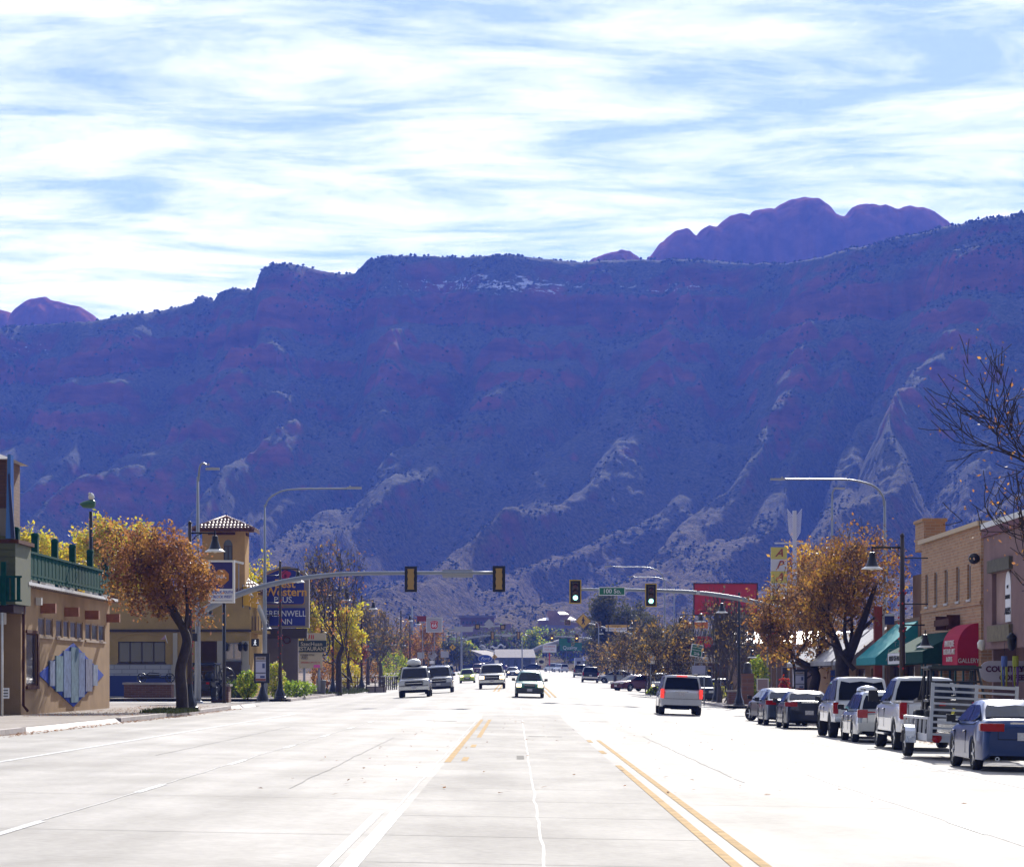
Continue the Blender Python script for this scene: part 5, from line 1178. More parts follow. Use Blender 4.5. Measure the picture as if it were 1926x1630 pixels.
t = thing('planter_pot', 'white plastic pot standing on the roof deck behind the railing', 'pot', (LY(135)*0+X_(135, 128), 128, 5.0)); k = MB(); k.lathe((0, 0, 0), [(.22, 0), (.26, 1.2), (.36, 1.3), (.36, 1.75), (.30, 1.75), (.22, 1.2)], 14); k.build('pot', WHT, t)
t = thing('deck_lamp', 'green leaf shaped lamp on a dark post with a white gull figure on top', 'lamp', (X_(171, 132), 132, 5.0))
k = MB(); k.tube([(0, 0, 0), (0, 0, Z_(962, 132)-5)], .09, 8); k.build('post', IRON, t)
zt = Z_(950, 132)-5
k = MB(); sec = [(-.50, .02, .03), (-.36, -.02, .14), (-.1, 0, .2), (.12, .01, .2), (.2, .0, .12)]
k.tube([(x, 0, zt+z+.05) for x, z, r in sec], [r for x, z, r in sec], 10); k.build('lamp_head', mat('lamp_green', (.03, .12, .06), .4), t)
k = MB(); k.lathe((.02, 0, zt+.38), [(.001, -.16), (.12, -.1), (.15, 0), (.1, .12), (.001, .18)], 10); k.lathe((-.06, -.05, zt+.52), [(.001, -.07), (.07, 0), (.001, .07)], 8); k.build('gull', WHT, t)
# --- corner tower building at the left edge
tb = B('tower_building', 'green sided corner building with a shingled brick tower at the left picture edge')
yT = 101.5; xt = X_(29, yT)
k = MB(); k.span((xt-9, yT, 4.3), (xt, yT+3.2, Z_(1018, yT))); k.build('wall', mat('siding_green', (.09, .10, .045), .7, noise=.12), tb)
for i in range(9):
    z = 4.45+i*.25; k = MB(); k.span((xt-9, yT-.03, z), (xt-.02, yT-.001, z+.2)); k.build('siding_board', mat('siding_green', (.09, .10, .045)), tb)
k = MB(); k.span((xt-9, yT-.05, Z_(1021, yT)), (xt+.12, yT+3.3, Z_(1014, yT))); k.build('cornice', WOODB, tb)
zz = Z_(1014, yT)
k = MB(); xw = X_(10, yT); k.span((xw-3, yT+.3, zz+.001), (xw, yT+3, Z_(862, yT))); k.build('tower', brick_mat('tower_brick', (.13, .06, .04), (.17, .09, .06), (.10, .06, .05)), tb)
k = MB(); ze = Z_(863, yT); k.add([(xw-3.4, yT-.1, ze), (xw+.25, yT-.1, ze), (xw+.25, yT+3.4, ze), (xw-3.4, yT+3.4, ze), (xw-1.5, yT+1.6, ze+.7)], [(0, 1, 4), (1, 2, 4), (2, 3, 4), (3, 0, 4), (3, 2, 1, 0)]); k.build('tower_roof', mat('tower_roof_pale', (.55, .5, .46), .6), tb)
k = MB(); k.span((xw-3, yT+.22, zz+.002), (xw+.03, yT+.29, Z_(955, yT))); k.build('tower_panel', stucco('tan_panel', (.28, .24, .19)), tb)
t = thing('slanted_panel', 'tall blue glass fin leaning beside the tower', 'panel', P_(15, 1012, 101)); k = MB(); k.prism([(-.08, 0, 0), (.10, 0, 0), (.09, 0, 2.9), (-.02, 0, 2.9)], (0, .6, 0)); k.build('pane', mat('blue_glass', (.06, .16, .42), .15), t); k = MB(); k.prism([(.10, -.02, 0), (.24, -.02, 0), (.06, -.02, 2.25), (.0, -.02, 2.2)], (0, .1, 0)); k.build('rib', mat('panel_navy', (.02, .03, .10), .5), t)
t = thing('leaning_pole', 'weathered wooden pole leaning beside the blue fin', 'pole', P_(27, 1014, 103)); k = MB(); k.tube([(0, 0, 0), (-.13, .1, 1.9)], .035, 6); k.build('pole', mat('grey_wood', (.16, .13, .11), .8), t)
t = thing('balcony_railing', 'short dark green railing of the lower balcony at the left edge', 'railing', P_(0, 1135, 101))
k = MB(); k.span((-2, 0, .9), (.75, .08, .97)); k.span((-2, 0, .08), (.75, .08, .14)); k.build('rail', GREENW, t)
for i in range(14):
    k = MB(); k.box((-1.9+i*.195, .04, .52), (.13, .03, .76)); k.build('slat', GREENW, t)
k = MB(); k.box((.12, .03, .7), (.16, .16, 1.5)); k.build('post', GREENW, t)
k = MB(); k.span((FX-6, yT+1, .0), (FX-1.2, yT+1.3, 4.3)); k.span((FX-6, yT+1.0, 4.02), (FX+.1, yT+3.6, 4.28)); k.build('entrance_wall', mat('entrance_wood', (.055, .025, .02), .7, noise=.2, nscale=3), tb)
k = MB(); k.span((FX-6, yT+.2, 3.6), (FX-.1, yT+.7, 4.0)); k.build('entrance_fascia', stucco('fascia_pale', (.36, .32, .28)), tb)
k = MB(); k.tube([(X_(4, yT), yT, 4.0), (X_(4, yT), yT, .3)], .045, 6); k.build('downspout', WHT, tb)
t = signboard('notice_board', 'small pale notice on the dark wood entrance wall', 3, 1293, 17, 1313, yT+.95, SWHITE); 
for i in range(3): k = MB(); k.box((0, -.03, .1-.1*i), (.2, .01, .03)); k.build('text_line', SBLK, t)
# --- Spanish style hotel
YEL = stucco('ochre_stucco', (.46, .31, .12)); YELD = stucco('ochre_stucco_pale', (.46, .31, .12)); TILE = mat('clay_tile', (.20, .095, .07), .55, noise=.3, nscale=2); TRIMD = mat('trim_dark', (.06, .04, .035), .7)
hb = B('hotel_building', 'ochre stucco Spanish style hotel with a tile roofed tower on the left')
YH = 190; HX = lambda px: X_(px, YH); HZ = lambda py: Z_(py, YH)
gz = G(-15, YH)-.2
W1 = (HX(222), HX(311), HZ(1246), HZ(1206)); PO = (HX(377), HX(408), gz, HZ(1205)); W2 = (HX(424), HX(455), HZ(1241), HZ(1208)); W3 = (HX(382), HX(400), HZ(1157), HZ(1146))
k = MB(); wall_y(k, YH, HX(170), HX(470), gz, HZ(1112), [W1, PO, W2, W3]); k.span((HX(470)-.3, YH+.301, gz), (HX(470), YH+16, HZ(1112))); k.span((HX(170), YH+.301, HZ(1113)), (HX(470)-.301, YH+16, HZ(1112)-.01)); k.span((HX(170), YH+4, gz), (HX(470)-.4, YH+4.2, HZ(1114)))
k.build('wall', YEL, hb)
win_y(hb, YH, *W1, mull=3, fr=mat('frame_darkbrown', (.05, .03, .03), .5), gl=mat('window_mirror', (.25, .22, .2), .08, .6)); win_y(hb, YH, *W2, mull=1, gl=mat('window_bright', (.45, .45, .48), .15, .5)); win_y(hb, YH, *W3, mull=1)
k = MB(); k.span((HX(170), YH-.08, HZ(1188)), (HX(470)+.1, YH-.002, HZ(1183))); k.build('band', TRIMD, hb)
k = MB(); k.span((HX(200), YH-.12, HZ(1270)), (HX(340), YH-.002, HZ(1246)-.1)); k.build('stone_base', brick_mat('block_wall_white', (.45, .44, .45), (.5, .49, .5), (.3, .3, .33), 2.4), hb)
k = MB(); k.span((HX(200), YH-.16, gz), (HX(340), YH-.002, HZ(1270)-.004)); k.build('blue_base', mat('base_blue', (.05, .07, .22), .8), hb)
def col(px0, px1, pyt): k = MB(); k.span((HX(px0), YH-.25, gz), (HX(px1), YH-.003, HZ(pyt))); k.span((HX(px0)-.1, YH-.35, gz), (HX(px1)+.1, YH-.251, HZ(1250))); return k.build('column', mat('column_cream', (.5, .45, .36), .8), hb)
col(409, 420, 1205); col(456, 468, 1205); col(326, 334, 1190)
k = MB()
for i in range(13):
    a0, a1 = math.pi*i/13, math.pi*(i+1)/13; cx, r = (HX(222)+HX(311))/2, (HX(311)-HX(222))/2+.15
    k.prism([(cx+r*math.cos(a), YH-.05, HZ(1206)+.05+.55*math.sin(a)) for a in (a0, a1)]+[(cx+(r-.12)*math.cos(a), YH-.05, HZ(1206)+.05+.45*math.sin(a)) for a in (a1, a0)], (0, .045, 0))
k.build('window_arch', YELD, hb)
k = MB(); k.span((HX(424), YH-.5, gz), (HX(455), YH-.26, HZ(1243))); k.build('planter_wall', TRIMD, hb)
# balcony at the right end
k = MB(); k.span((HX(470)+.001, YH+.5, HZ(1190)), (HX(470)+1.0, YH+6, HZ(1185))); b_ = k.build('balcony', YELD, hb)
k = MB()
for i in range(20): k.tube([(HX(470)+.95, YH+.6+i*.28, HZ(1185)), (HX(470)+.95, YH+.6+i*.28, HZ(1158))], .025, 4)
for i in range(5): k.tube([(HX(470)+.1+i*.2, YH+.55, HZ(1185)), (HX(470)+.1+i*.2, YH+.55, HZ(1158))], .025, 4)
k.span((HX(470)+.9, YH+.5, HZ(1158)), (HX(470)+1.0, YH+6, HZ(1155))); o = k.build('balcony_bars', TRIMD, b_); o['kind'] = 'stuff'
# eave roof on the right and tower
def tile_slope(parent, a, b, c, d, rows, cols_, r=.12, nm='roof_tile'):
    """clay barrel tiles over the quad a-b (eave) to d-c (ridge)"""
    a, b, c, d = map(Vector, (a, b, c, d)); protos = {}
    for i in range(cols_):
        for j in range(rows):
            u0 = (i+.5)/cols_; v0, v1 = j/rows, (j+1.18)/rows
            f = lambda u, v: (a.lerp(b, u)).lerp(d.lerp(c, u), v)
            if (d-c).length < .05*(a-b).length:            # triangular face: keep tiles vertical in u
                w0 = abs(u0-.5)*2
                if w0 > 1-v1+.02: continue
                g = lambda v: a.lerp(b, u0)+(d-(a+b)/2)*v
                p, q = g(v0), g(min(v1, 1))
            else: p, q = f(u0, v0), f(u0, min(v1, 1))
            L_ = (q-p).length; key = round(L_, 2)
            if key not in protos:
                m = MB(); n = 5
                vs = [(r*(1 if e == 0 else .84)*math.cos(math.pi*t/n), e*L_, r*(1 if e == 0 else .84)*math.sin(math.pi*t/n)) for e in (0, 1) for t in range(n+1)]
                m.add(vs, [(t, t+n+1, t+n+2, t+1) for t in range(n)], 0, True); m.add([vs[t] for t in range(n+1)], [tuple(range(n+1))])
                o = m.build(nm, TILE, parent); protos[key] = o; first = True
            else: o = protos[key].copy(); COL.objects.link(o); o.parent = parent
            y = (q-p).normalized(); x = (b-a).normalized(); z = x.cross(y).normalized()
            M = Matrix((x, y, z)).transposed().to_4x4(); M.translation = p+z*(.03+.03*(j % 2)); o.matrix_local = M
tx0, tx1 = HX(381), HX(461); te, ta = HZ(996), HZ(972); YT = YH-.2
k = MB(); wall_y(k, YT, tx0, tx1, HZ(1118), te, [(HX(421), HX(438), HZ(1055), HZ(1026))]); k.span((tx0, YT+.301, HZ(1118)), (tx0+.3, YT+3, te)); k.span((tx1-.3, YT+.301, HZ(1118)), (tx1, YT+3, te)); k.span((tx0+.301, YT+2.7, HZ(1118)), (tx1-.301, YT+3, te))
k.build('tower_wall', stucco('ochre_tower', (.52, .31, .12)), hb)
win_y(hb, YT, HX(421), HX(438), HZ(1055), HZ(1026), mull=1, gl=mat('window_leaded', (.16, .16, .16), .2, .3), fr=TRIMD)
k = MB(); cx, r = (HX(421)+HX(438))/2, (HX(438)-HX(421))/2
k.prism([(cx+r*math.cos(math.pi*i/10), YT-.02, HZ(1026)+1.3*r*math.sin(math.pi*i/10)) for i in range(11)], (0, .015, 0)); k.build('arched_head', mat('window_leaded', (.16, .16, .16)), hb)
k = MB(); k.span((HX(392), YT-.06, HZ(1006)), (HX(443), YT-.003, HZ(1001))); k.span((tx1+.003, YT+.6, HZ(1006)), (tx1+.06, YT+2.4, HZ(1001))); k.build('tower_lintel', WOODB, hb)
k = MB(); ov = .62; ex0, ex1, ey0, ey1 = tx0-ov, tx1+ov, YT-ov, YT+3+ov; cx, cy = (tx0+tx1)/2, YT+1.5
k.add([(ex0, ey0, te), (ex1, ey0, te), (ex1, ey1, te), (ex0, ey1, te), (cx, cy, ta)], [(0, 1, 4), (1, 2, 4), (2, 3, 4), (3, 0, 4), (3, 2, 1, 0)]); rf = k.build('tower_roof', mat('tile_under', (.12, .06, .05), .8), hb)
tile_slope(rf, (ex0, ey0, te), (ex1, ey0, te), (cx+.01, cy, ta), (cx-.01, cy, ta), 8, 17, .115); tile_slope(rf, (ex1, ey0, te), (ex1, ey1, te), (cx, cy+.01, ta), (cx, cy-.01, ta), 8, 17, .115)
for cc in ((ex0, ey0), (ex1, ey0)):
    k = MB(); k.tube([(cc[0], cc[1], te+.03), (cx, cy, ta+.08)], .12, 7); k.build('ridge_tiles', TILE, rf)
k = MB(); k.span((ex0, ey0-.03, te-.14), (ex1, ey0-.002, te+.02)); k.span((ex1+.002, ey0, te-.14), (ex1+.03, ey1, te+.02)); k.build('eave_board', WOODB, rf)
k = MB(); k.add([(HX(330), YH-.5, HZ(1112)), (HX(500), YH-.5, HZ(1112)), (HX(500), YH+16, HZ(1112)), (HX(330), YH+16, HZ(1112)), (HX(340), YH+3, HZ(1080)), (HX(440), YH+3, HZ(1080)), (HX(440), YH+14, HZ(1080)), (HX(340), YH+14, HZ(1080))], [(0, 1, 5, 4), (1, 2, 6, 5), (2, 3, 7, 6), (3, 0, 4, 7), (4, 5, 6, 7), (3, 2, 1, 0)]); rf2 = k.build('roof', mat('tile_under', (.12, .06, .05)), hb)
tile_slope(rf2, (HX(446), YH-.5, HZ(1112)), (HX(500), YH-.5, HZ(1112)), (HX(440), YH+3, HZ(1080)), (HX(425), YH+3, HZ(1080)), 9, 8, .12)
def lantern(parent_label, px, py, Y):
    t = thing('wall_lantern', parent_label, 'lantern', P_(px, py, Y), 0, 'lanterns on the hotel front'); k = MB(); k.lathe((0, 0, 0), [(.05, -.28), (.13, -.2), (.16, .1), (.2, .12), (.06, .3), (.001, .34)], 8); k.build('cage', IRON, t); k = MB(); k.lathe((0, 0, -.04), [(.09, -.12), (.12, .12)], 8); k.build('glass', LENS, t)
for px, w_ in ((425, 'lantern left of the bright hotel window'), (452, 'lantern right of the bright hotel window'), (462, 'lantern on the right hotel column')): lantern(w_, px, 1216, YH-.5)
# hotel signs
sg = thing('hotel_sign', 'blue hotel pylon sign with arched top on a grey brown base', 'sign', (X_(538, 194), 194, 0)); b0 = Vector((X_(538, 194), 194, 0)); s_ = 194/FPX
q = lambda px, py, dy=0: Vector(((px-538)*s_, dy, Z_(py, 194)))
FRM = mat('sign_taupe', (.26, .22, .20), .6); BWB = mat('sign_royal_blue', (.012, .022, .24), .4)
k = MB(); pts = [(494, 1180), (581, 1180), (581, 1085), (574, 1076), (556, 1068), (538, 1064), (520, 1068), (500, 1076), (494, 1085)]; k.prism([q(*p) for p in pts][::-1], (0, .8, 0)); k.build('cabinet', FRM, sg)
k = MB(); pts = [(499, 1137), (570, 1137), (573, 1133), (573, 1083), (570, 1079), (552, 1070.5), (538, 1068.5), (522, 1071), (499, 1080)]; k.prism([q(p[0], p[1], -.05) for p in pts][::-1], (0, .045, 0)); k.build('gold_line', mat('sign_gold', (.5, .26, .04), .5), sg)
k = MB(); pts = [(500, 1136), (569, 1136), (572, 1132), (572, 1084), (569, 1080), (552, 1072), (538, 1070), (522, 1072.5), (500, 1081.5)]; k.prism([q(p[0], p[1], -.09) for p in pts][::-1], (0, .035, 0)); p1 = k.build('upper_panel', BWB, sg)
k = MB(); k.prism([q(p[0], p[1], -.06) for p in [(497, 1176), (574, 1176), (574, 1143), (497, 1143)]][::-1], (0, .055, 0)); p2 = k.build('lower_panel', BWB, sg)
GOLD = mat('letter_gold', (.72, .38, .06), .5)
c_ = q(536, 1098, -.1); text('Best', .78, GOLD, p1, (c_.x, c_.y, c_.z), bold=.015); c_ = q(538, 1113.5, -.1); text('Western', .78, GOLD, p1, (c_.x, c_.y, c_.z), bold=.015); c_ = q(534, 1128, -.1); text('PLUS.', .56, SWHITE, p1, (c_.x, c_.y, c_.z))
c_ = q(535.5, 1154, -.07); text('GREENWELL', .56, SWHITE, p2, (c_.x, c_.y, c_.z), sx=.9); c_ = q(537, 1169, -.07); text('INN', .52, SWHITE, p2, (c_.x, c_.y, c_.z))
CRW = mat('crown_red', (.42, .02, .10), .5)
k = MB()
for dx, dz, r_ in ((-.2, 0, .17), (.2, .0, .17), (0, .06, .2), (-.1, -.14, .18), (.1, -.14, .18)):
    c_ = q(537, 1079, -.095); k.prism([(c_.x+dx+r_*math.cos(6.283*i/10), c_.y, c_.z+dz+r_*math.sin(6.283*i/10)) for i in range(10)][::-1], (0, -.012-.004*abs(dx*10), 0))
k.build('crown_emblem', CRW, p1)
k = MB(); k.span(q(498, 1200, .05), q(577, 1181, .7)); k.build('neck', TRIMD, sg); k = MB(); k.span(q(500, 1300, .1), q(560, 1200.2, .65)); k.build('base', stucco('sign_base_taupe', (.15, .125, .12)), sg)
k = MB(); c_ = q(540, 1203, .0); k.lathe((c_.x, .05, c_.z), [(.26, .0), (.26, -.05), (.18, -.05), (.18, 0)], 16, axis='Y'); k.build('horseshoe_emblem', WOODB, sg)
sz = thing('restaurant_sign', 'dark green Szechuan restaurant sign over a cream letter board', 'sign', (X_(588, 212), 212, 0)); s2 = 212/FPX
q2 = lambda px, py, dy=0: Vector(((px-588)*s2, dy, Z_(py, 212)))
CRM = mat('board_cream_pale', (.52, .46, .33), .6); DGR = mat('board_darkgreen', (.012, .035, .045), .5)
k = MB(); k.span(q2(578, 1204, 0), q2(613, 1190, .2)); u = k.build('upper_board', CRM, sz); c_ = q2(586, 1197, -.02); text('川', .1, SRED, u, (c_.x, c_.y, c_.z)) if False else None
for i, dx in enumerate((-3.5, 0, 3.5)): k = MB(); a = q2(586+dx, 1193.5, -.01); b2 = q2(586+dx-(1.5 if i == 0 else 0), 1201, -.01); k.tube([a, b2], .035, 5); k.build('red_stroke', SRED, u)
k = MB(); pts = [(561, 1226), (609, 1226), (613, 1222), (614, 1204.2), (561, 1204.2)]; k.prism([q2(p[0], p[1], -.04) for p in pts][::-1], (0, .3, 0)); g_ = k.build('name_panel', DGR, sz)
c_ = q2(586, 1211, -.05); text('SzecHuan', .40, CRM, g_, (c_.x, c_.y, c_.z), bold=.004); c_ = q2(586, 1220, -.05); text('RESTAURANT', .40, CRM, g_, (c_.x, c_.y, c_.z), bold=.006, sx=.95)
k = MB(); k.span(q2(562, 1256, 0), q2(606, 1226.2, .2)); l_ = k.build('letter_board', CRM, sz)
for s3, py, x in (('CHINESE STYLE', 1231, 578), ('& FISH', 1234.5, 573), ('FAMILY', 1238, 573), ('DINNER 5 PM TO 10', 1245.5, 584)): c_ = q2(x, py, -.015); text(s3, .15, SRED if s3[0] == 'D' else SBLK, l_, (c_.x, c_.y, c_.z))
k = MB(); k.span(q2(590, 1255, -.03), q2(602, 1249.5, -.005)); k.build('pink_notice', mat('notice_pink', (.75, .12, .45), .6), l_)
k = MB(); c1 = curve([q2(604, 1192, .1), q2(613, 1191, .1), q2(619, 1199, .1), q2(619, 1222, .1), q2(612, 1231, .1), q2(606, 1232, .1)], 4); k.tube(c1, .05, 5); k.build('bracket', IRON, sz)
k = MB(); k.tube([q2(572, 1256, .1), q2(572, 1300, .1)], .09, 8); k.tube([q2(600, 1256, .1), q2(600, 1300, .1)], .09, 8); k.build('post', GALV, sz)
def kiosk(label, px0, px1, py0, py1, pyb, Y, head):
    t = signboard('map_kiosk', label, px0, py0, px1, py1, Y, IRON, cat='kiosk', depth=.2); w, h = t['w'], t['h']
    k = MB(); k.box((-w*.06, -.11, -.02*h), (w*.66, .03, h*.82)); p = k.build('poster', mat('poster_pale', (.52, .52, .66), .5), t)
    k = MB(); k.box((-w*.06, -.13, h*.33), (w*.64, .012, h*.10)); k.build('poster_header', mat('poster_tan', (.45, .36, .28), .6), p); text(head, w*.17, IRON, p, (-w*.06, -.14, h*.33))
    for z, hh, m_ in ((.245, .02, SBLK), (-.16, .03, SBLK), (-.385, .07, mat('poster_brick', (.28, .09, .05), .6))): k = MB(); k.box((-w*.06, -.13, h*z), (w*.64, .012, h*hh)); k.build('poster_band', m_, p)
    for c_, d_ in (((w*.12, -.13, h*.08), (w*.16, .012, h*.16)), ((w*.05, -.13, -h*.29), (w*.3, .012, h*.07))): k = MB(); k.box(c_, d_); k.build('poster_picture', mat('poster_navy', (.06, .09, .22), .6), p)
    zb = G(t.location.x, Y)+.15-t.location.z
    k = MB(); k.tube([(w*.05, 0, -h/2), (w*.05, 0, zb+.5)], .1, 8); k.lathe((w*.05, 0, zb), [(.34, -.1), (.34, .1), (.22, .35), (.13, .7)], 8); k.build('pedestal', IRON, t)
kiosk('black map kiosk headed MOAB beside the left corner lamp', 478, 507, 1228, 1284, 1318, 168, 'MOAB')
kiosk('dark map kiosk standing between the trees on the right sidewalk', 1493, 1518, 1258, 1300, 1315, 150, 'MOAB')
# brick planters, cart
BRK = brick_mat('planter_brick', (.16, .065, .04), (.22, .10, .06), (.2, .17, .15))
def planter(label, px0, px1, pyt, Y, d=1.4):
    t = thing('brick_planter', label, 'planter', (X_(px0, Y), Y, 0), 0, 'low brick planters'); w = X_(px1, Y)-X_(px0, Y); zt = Z_(pyt, Y); g = G(-14, Y)-.1 if px0 < 970 else G(14, Y)-.1
    k = MB(); k.span((0, 0, g), (w, d, zt-.12)); k.build('brick_wall', BRK, t); k = MB(); k.span((-.08, -.08, zt-.119), (w+.08, d+.08, zt)); k.build('cap', KERB, t)
planter('long low brick planter carrying the old cart', 233, 322, 1283, 176); planter('short brick planter beside the parked buggy', 397, 430, 1286, 165)
planter('small brick planter at the foot of the right bare trees', 1370, 1385, 1297, 184, .8)
def spoke_wheel(parent, c, r):
    k = MB(); n = 16
    k.tube([(c[0]+r*math.cos(6.283*i/n), c[1], c[2]+r*math.sin(6.283*i/n)) for i in range(n+1)], .035, 5, cap=False)
    for i in range(8): k.tube([c, (c[0]+r*math.cos(6.283*i/8), c[1], c[2]+r*math.sin(6.283*i/8))], .02, 4)
    k.build('wheel', IRON, parent)
t = thing('antique_cart', 'rusty antique cart with two spoked wheels on the long brick planter', 'cart', (X_(290, 177), 177, Z_(1283, 177)))
for x in (-.75, .95): spoke_wheel(t, (x, 0, .28), .27)
k = MB(); k.tube([(-.9, 0, .3), (1.0, 0, .3)], .05, 5); k.box((-.1, .1, .42), (.9, .5, .1)); k.tube([(-.7, .2, .3), (-.3, .2, .6), (.3, .2, .55)], .03, 5); k.build('frame', IRON, t)
t = thing('wagon_wheel', 'single spoked wagon wheel standing on the short brick planter', 'wheel', (X_(424, 166), 166, Z_(1286, 166))); spoke_wheel(t, (0, .3, .48), .46)
t = thing('pennant', 'small pink pennant on a leaning stick before the hotel window', 'flag', P_(315, 1200, 186)); k = MB(); k.tube([(0, 0, -.3), (-.15, 0, .2)], .02, 4); k.build('stick', WHT, t); k = MB(); k.prism([(-.15, 0, .22), (-.45, .02, -.1), (-.12, 0, -.05)], (0, .01, 0)); k.build('cloth', mat('cloth_pink', (.5, .3, .36), .8), t)
# purple lodging board
t = signboard('lodging_board', 'purple board with an orange emblem over a white letter panel, half behind orange leaves', 396, 1057, 438, 1130, 150, mat('board_purple', (.03, .02, .13), .5), depth=.25, frame=BELLIN); w, h = t['w'], t['h']
k = MB(); k.box((0, -.14, -h*.335), (w, .03, h*.30)); pl = k.build('letter_panel', SWHITE, t); text('1 BLOCK SOUTH', .2, mat('letter_blue', (.03, .06, .4), .5), pl, (0, -.17, -h*.275), sx=.78); text('1 BLOCK WEST', .2, mat('letter_blue', (.03, .06, .4)), pl, (0, -.17, -h*.395), sx=.78)
oc = [(.36*w*math.cos(math.pi/8+i*math.pi/4), -.135, h*.12+.36*w*math.sin(math.pi/8+i*math.pi/4)) for i in range(8)]; k = MB(); k.prism(oc[::-1], (0, -.02, 0)); em = k.build('emblem', mat('emblem_orange', (.5, .2, .03), .6), t); text('INN', .3, SWHITE, em, (0, -.17, h*.12))
k = MB(); k.tube([(.1, .2, -h/2), (.1, .2, G(-15, 150)-t.location.z)], .09, 8); k.build('post', IRON, t)
# --- right hand buildings
RX_ = 17.0
BRICK = brick_mat('tan_brick', (.36, .185, .085), (.48, .27, .13), (.42, .33, .23))
def RYy(px, X=RX_): return X*FPX/(px-CX)
gr = -.35
bb = B('brick_building', 'two storey tan brick building with five narrow windows on the right')
ya, yb = RYy(1845), RYy(1733)
wn = [(RYy(p)-.42, RYy(p)+.42, 4.68, 6.0) for p in (1822.5, 1801.5, 1779.5, 1760, 1743)]
dr = [(108.2, 110.6, gr, 2.3), (113.2, 116.2, .3, 2.3), (117.6, 120.8, .3, 2.3)]
k = MB(); wall_x(k, RX_, ya, yb, gr, 7.3, wn+dr, side=1); k.span((RX_+.301, yb-.3, gr), (RX_+14, yb, 7.28)); k.span((RX_+.301, ya, gr), (RX_+14, ya+.3, 7.28)); k.span((RX_+.302, ya+.301, 6.9), (RX_+14, yb-.301, 7.1)); k.span((RX_+4, ya+.301, gr), (RX_+4.2, yb-.301, 6.89)); k.build('wall', BRICK, bb)
k = MB(); k.span((RX_-.14, ya-.1, 7.302), (RX_+.5, yb+.1, 7.47)); k.build('parapet_cap', mat('sandstone_cap', (.55, .42, .27), .8), bb)
k = MB(); k.span((RX_-.05, ya, 4.42), (RX_-.002, yb, 4.55)); k.build('brick_band', BRICK, bb)
for w_ in wn: win_x(bb, RX_, *w_, set_=.10, fd=.02)
for d_ in dr: win_x(bb, RX_, *d_, set_=.25, fr=mat('frame_teal', (.02, .11, .13), .6), sill=False)
for y in (110.9, 112.9, 116.6, 121.2, 122.2):
    k = MB(); k.span((RX_-.06, y-.13, gr), (RX_-.003, y+.13, 2.5)); k.build('pilaster', mat('frame_teal', (.02, .11, .13)), bb)
k = MB(); k.span((RX_+.1, RYy(1733)-.05, 7.1), (RX_+1.0, RYy(1717)+.0, Z_(984, 124))); k.build('chimney', BRICK, bb); k = MB(); k.span((RX_+.03, RYy(1733)-.1, Z_(984, 124)+.001), (RX_+1.08, RYy(1717)+.08, Z_(984, 124)+.14)); k.build('chimney_cap', BRICK, bb)
k = MB(); k.lathe((RX_-.2, ya+.35, 6.1), [(.06, -.16), (.2, -.1), (.2, .1), (.06, .16)], 12, axis='Y'); k.build('siren', IRON, bb)
k = MB(); k.span((RX_-.5, 111.5, 3.75), (RX_-.4, 115.4, 4.0)); k.span((RX_-.5, 114.9, 3.6), (RX_-.002, 115.0, 4.15)); k.span((RX_-.5, 111.9, 3.6), (RX_-.002, 112.0, 4.15)); k.build('sign_beam', WOODB, bb)
def qround(name, label, y0, y1, out, z0, z1, m, n=9):
    t = thing(name, label, 'awning', (RX_, 0, 0)); k = MB(); prof = [(-out, z0)]+[(-out+out*(1-math.cos(math.pi/2*i/n)), z0+(z1-z0)*.42+(z1-z0)*.58*math.sin(math.pi/2*i/n)) for i in range(n+1)]+[(-.003, z0)]
    k.prism([(x, y0, z) for x, z in prof], (0, y1-y0, 0)); k.build('canopy', m, t); return t
REDA = mat('awning_red', (.42, .025, .055), .8, noise=.08, spec=.1); GRA = mat('awning_green', (.015, .06, .045), .9, noise=.15, spec=.05); TEA = mat('awning_teal', (.04, .29, .31), .8, noise=.08, spec=.1)
t = qround('red_awning', 'rounded red awning lettered GALLERY on the brick building', 107.4, 111.2, .78, 2.15, 3.75, REDA)
text('GALLERY', .24, WHT, t, (-.37, 107.38, 2.36), sx=.8)
for s3, z, sz_ in (('ANTIQUE', 3.0, .34), ('BAZAAR ART', 2.7, .3), ('& GIFTS', 2.42, .26)): text(s3, sz_, WHT, t, (-.80, 109.3, z), rot=(R(90), 0, R(-90)), sx=1.6)
def slope_awning(name, label, y0, y1, out, zt, zb, val, m, X=RX_):
    t = thing(name, label, 'awning', (X, 0, 0)); k = MB(); k.prism([(-.003, y0, zt), (-out, y0, zb), (-out, y0, zb-val), (-.003, y0, zb-val)], (0, y1-y0, 0)); k.build('canopy', m, t); return t
t = slope_awning('green_awning', 'dark green awning with a white banner on the brick building', 111.4, 122.0, 1.5, 3.55, 2.75, .45, GRA)
k = MB(); k.span((-1.54, 116.2, 2.3), (-1.505, 121.5, 2.74)); bn = k.build('banner', SWHITE, t); text('BEST OF MOAB', .3, SBLK, bn, (-1.56, 118.9, 2.52), rot=(R(90), 0, R(-90)), sx=2.0)
st = B('stucco_building', 'mauve stucco building with a white arched sign at the right picture edge')
MAU = stucco('mauve_stucco', (.25, .165, .155)); ys1 = RYy(1850, 16.8)
wy0, wy1 = RYy(1902, 16.8), RYy(1866, 16.8)
k = MB(); wall_x(k, 16.8, 86, ys1, 2.75, 6.35, [(wy0, wy1, 3.6, 5.4)], side=1); k.span((17.101, ys1-.3, gr), (30, ys1, 6.34)); k.span((17.9, 86, gr), (18.2, ys1-.301, 2.9)); k.span((17.101, 86, 6.1), (30, ys1-.301, 6.3)); k.span((16.8, 86, 6.352), (17.101, ys1, 6.75)); k.build('wall', MAU, st)
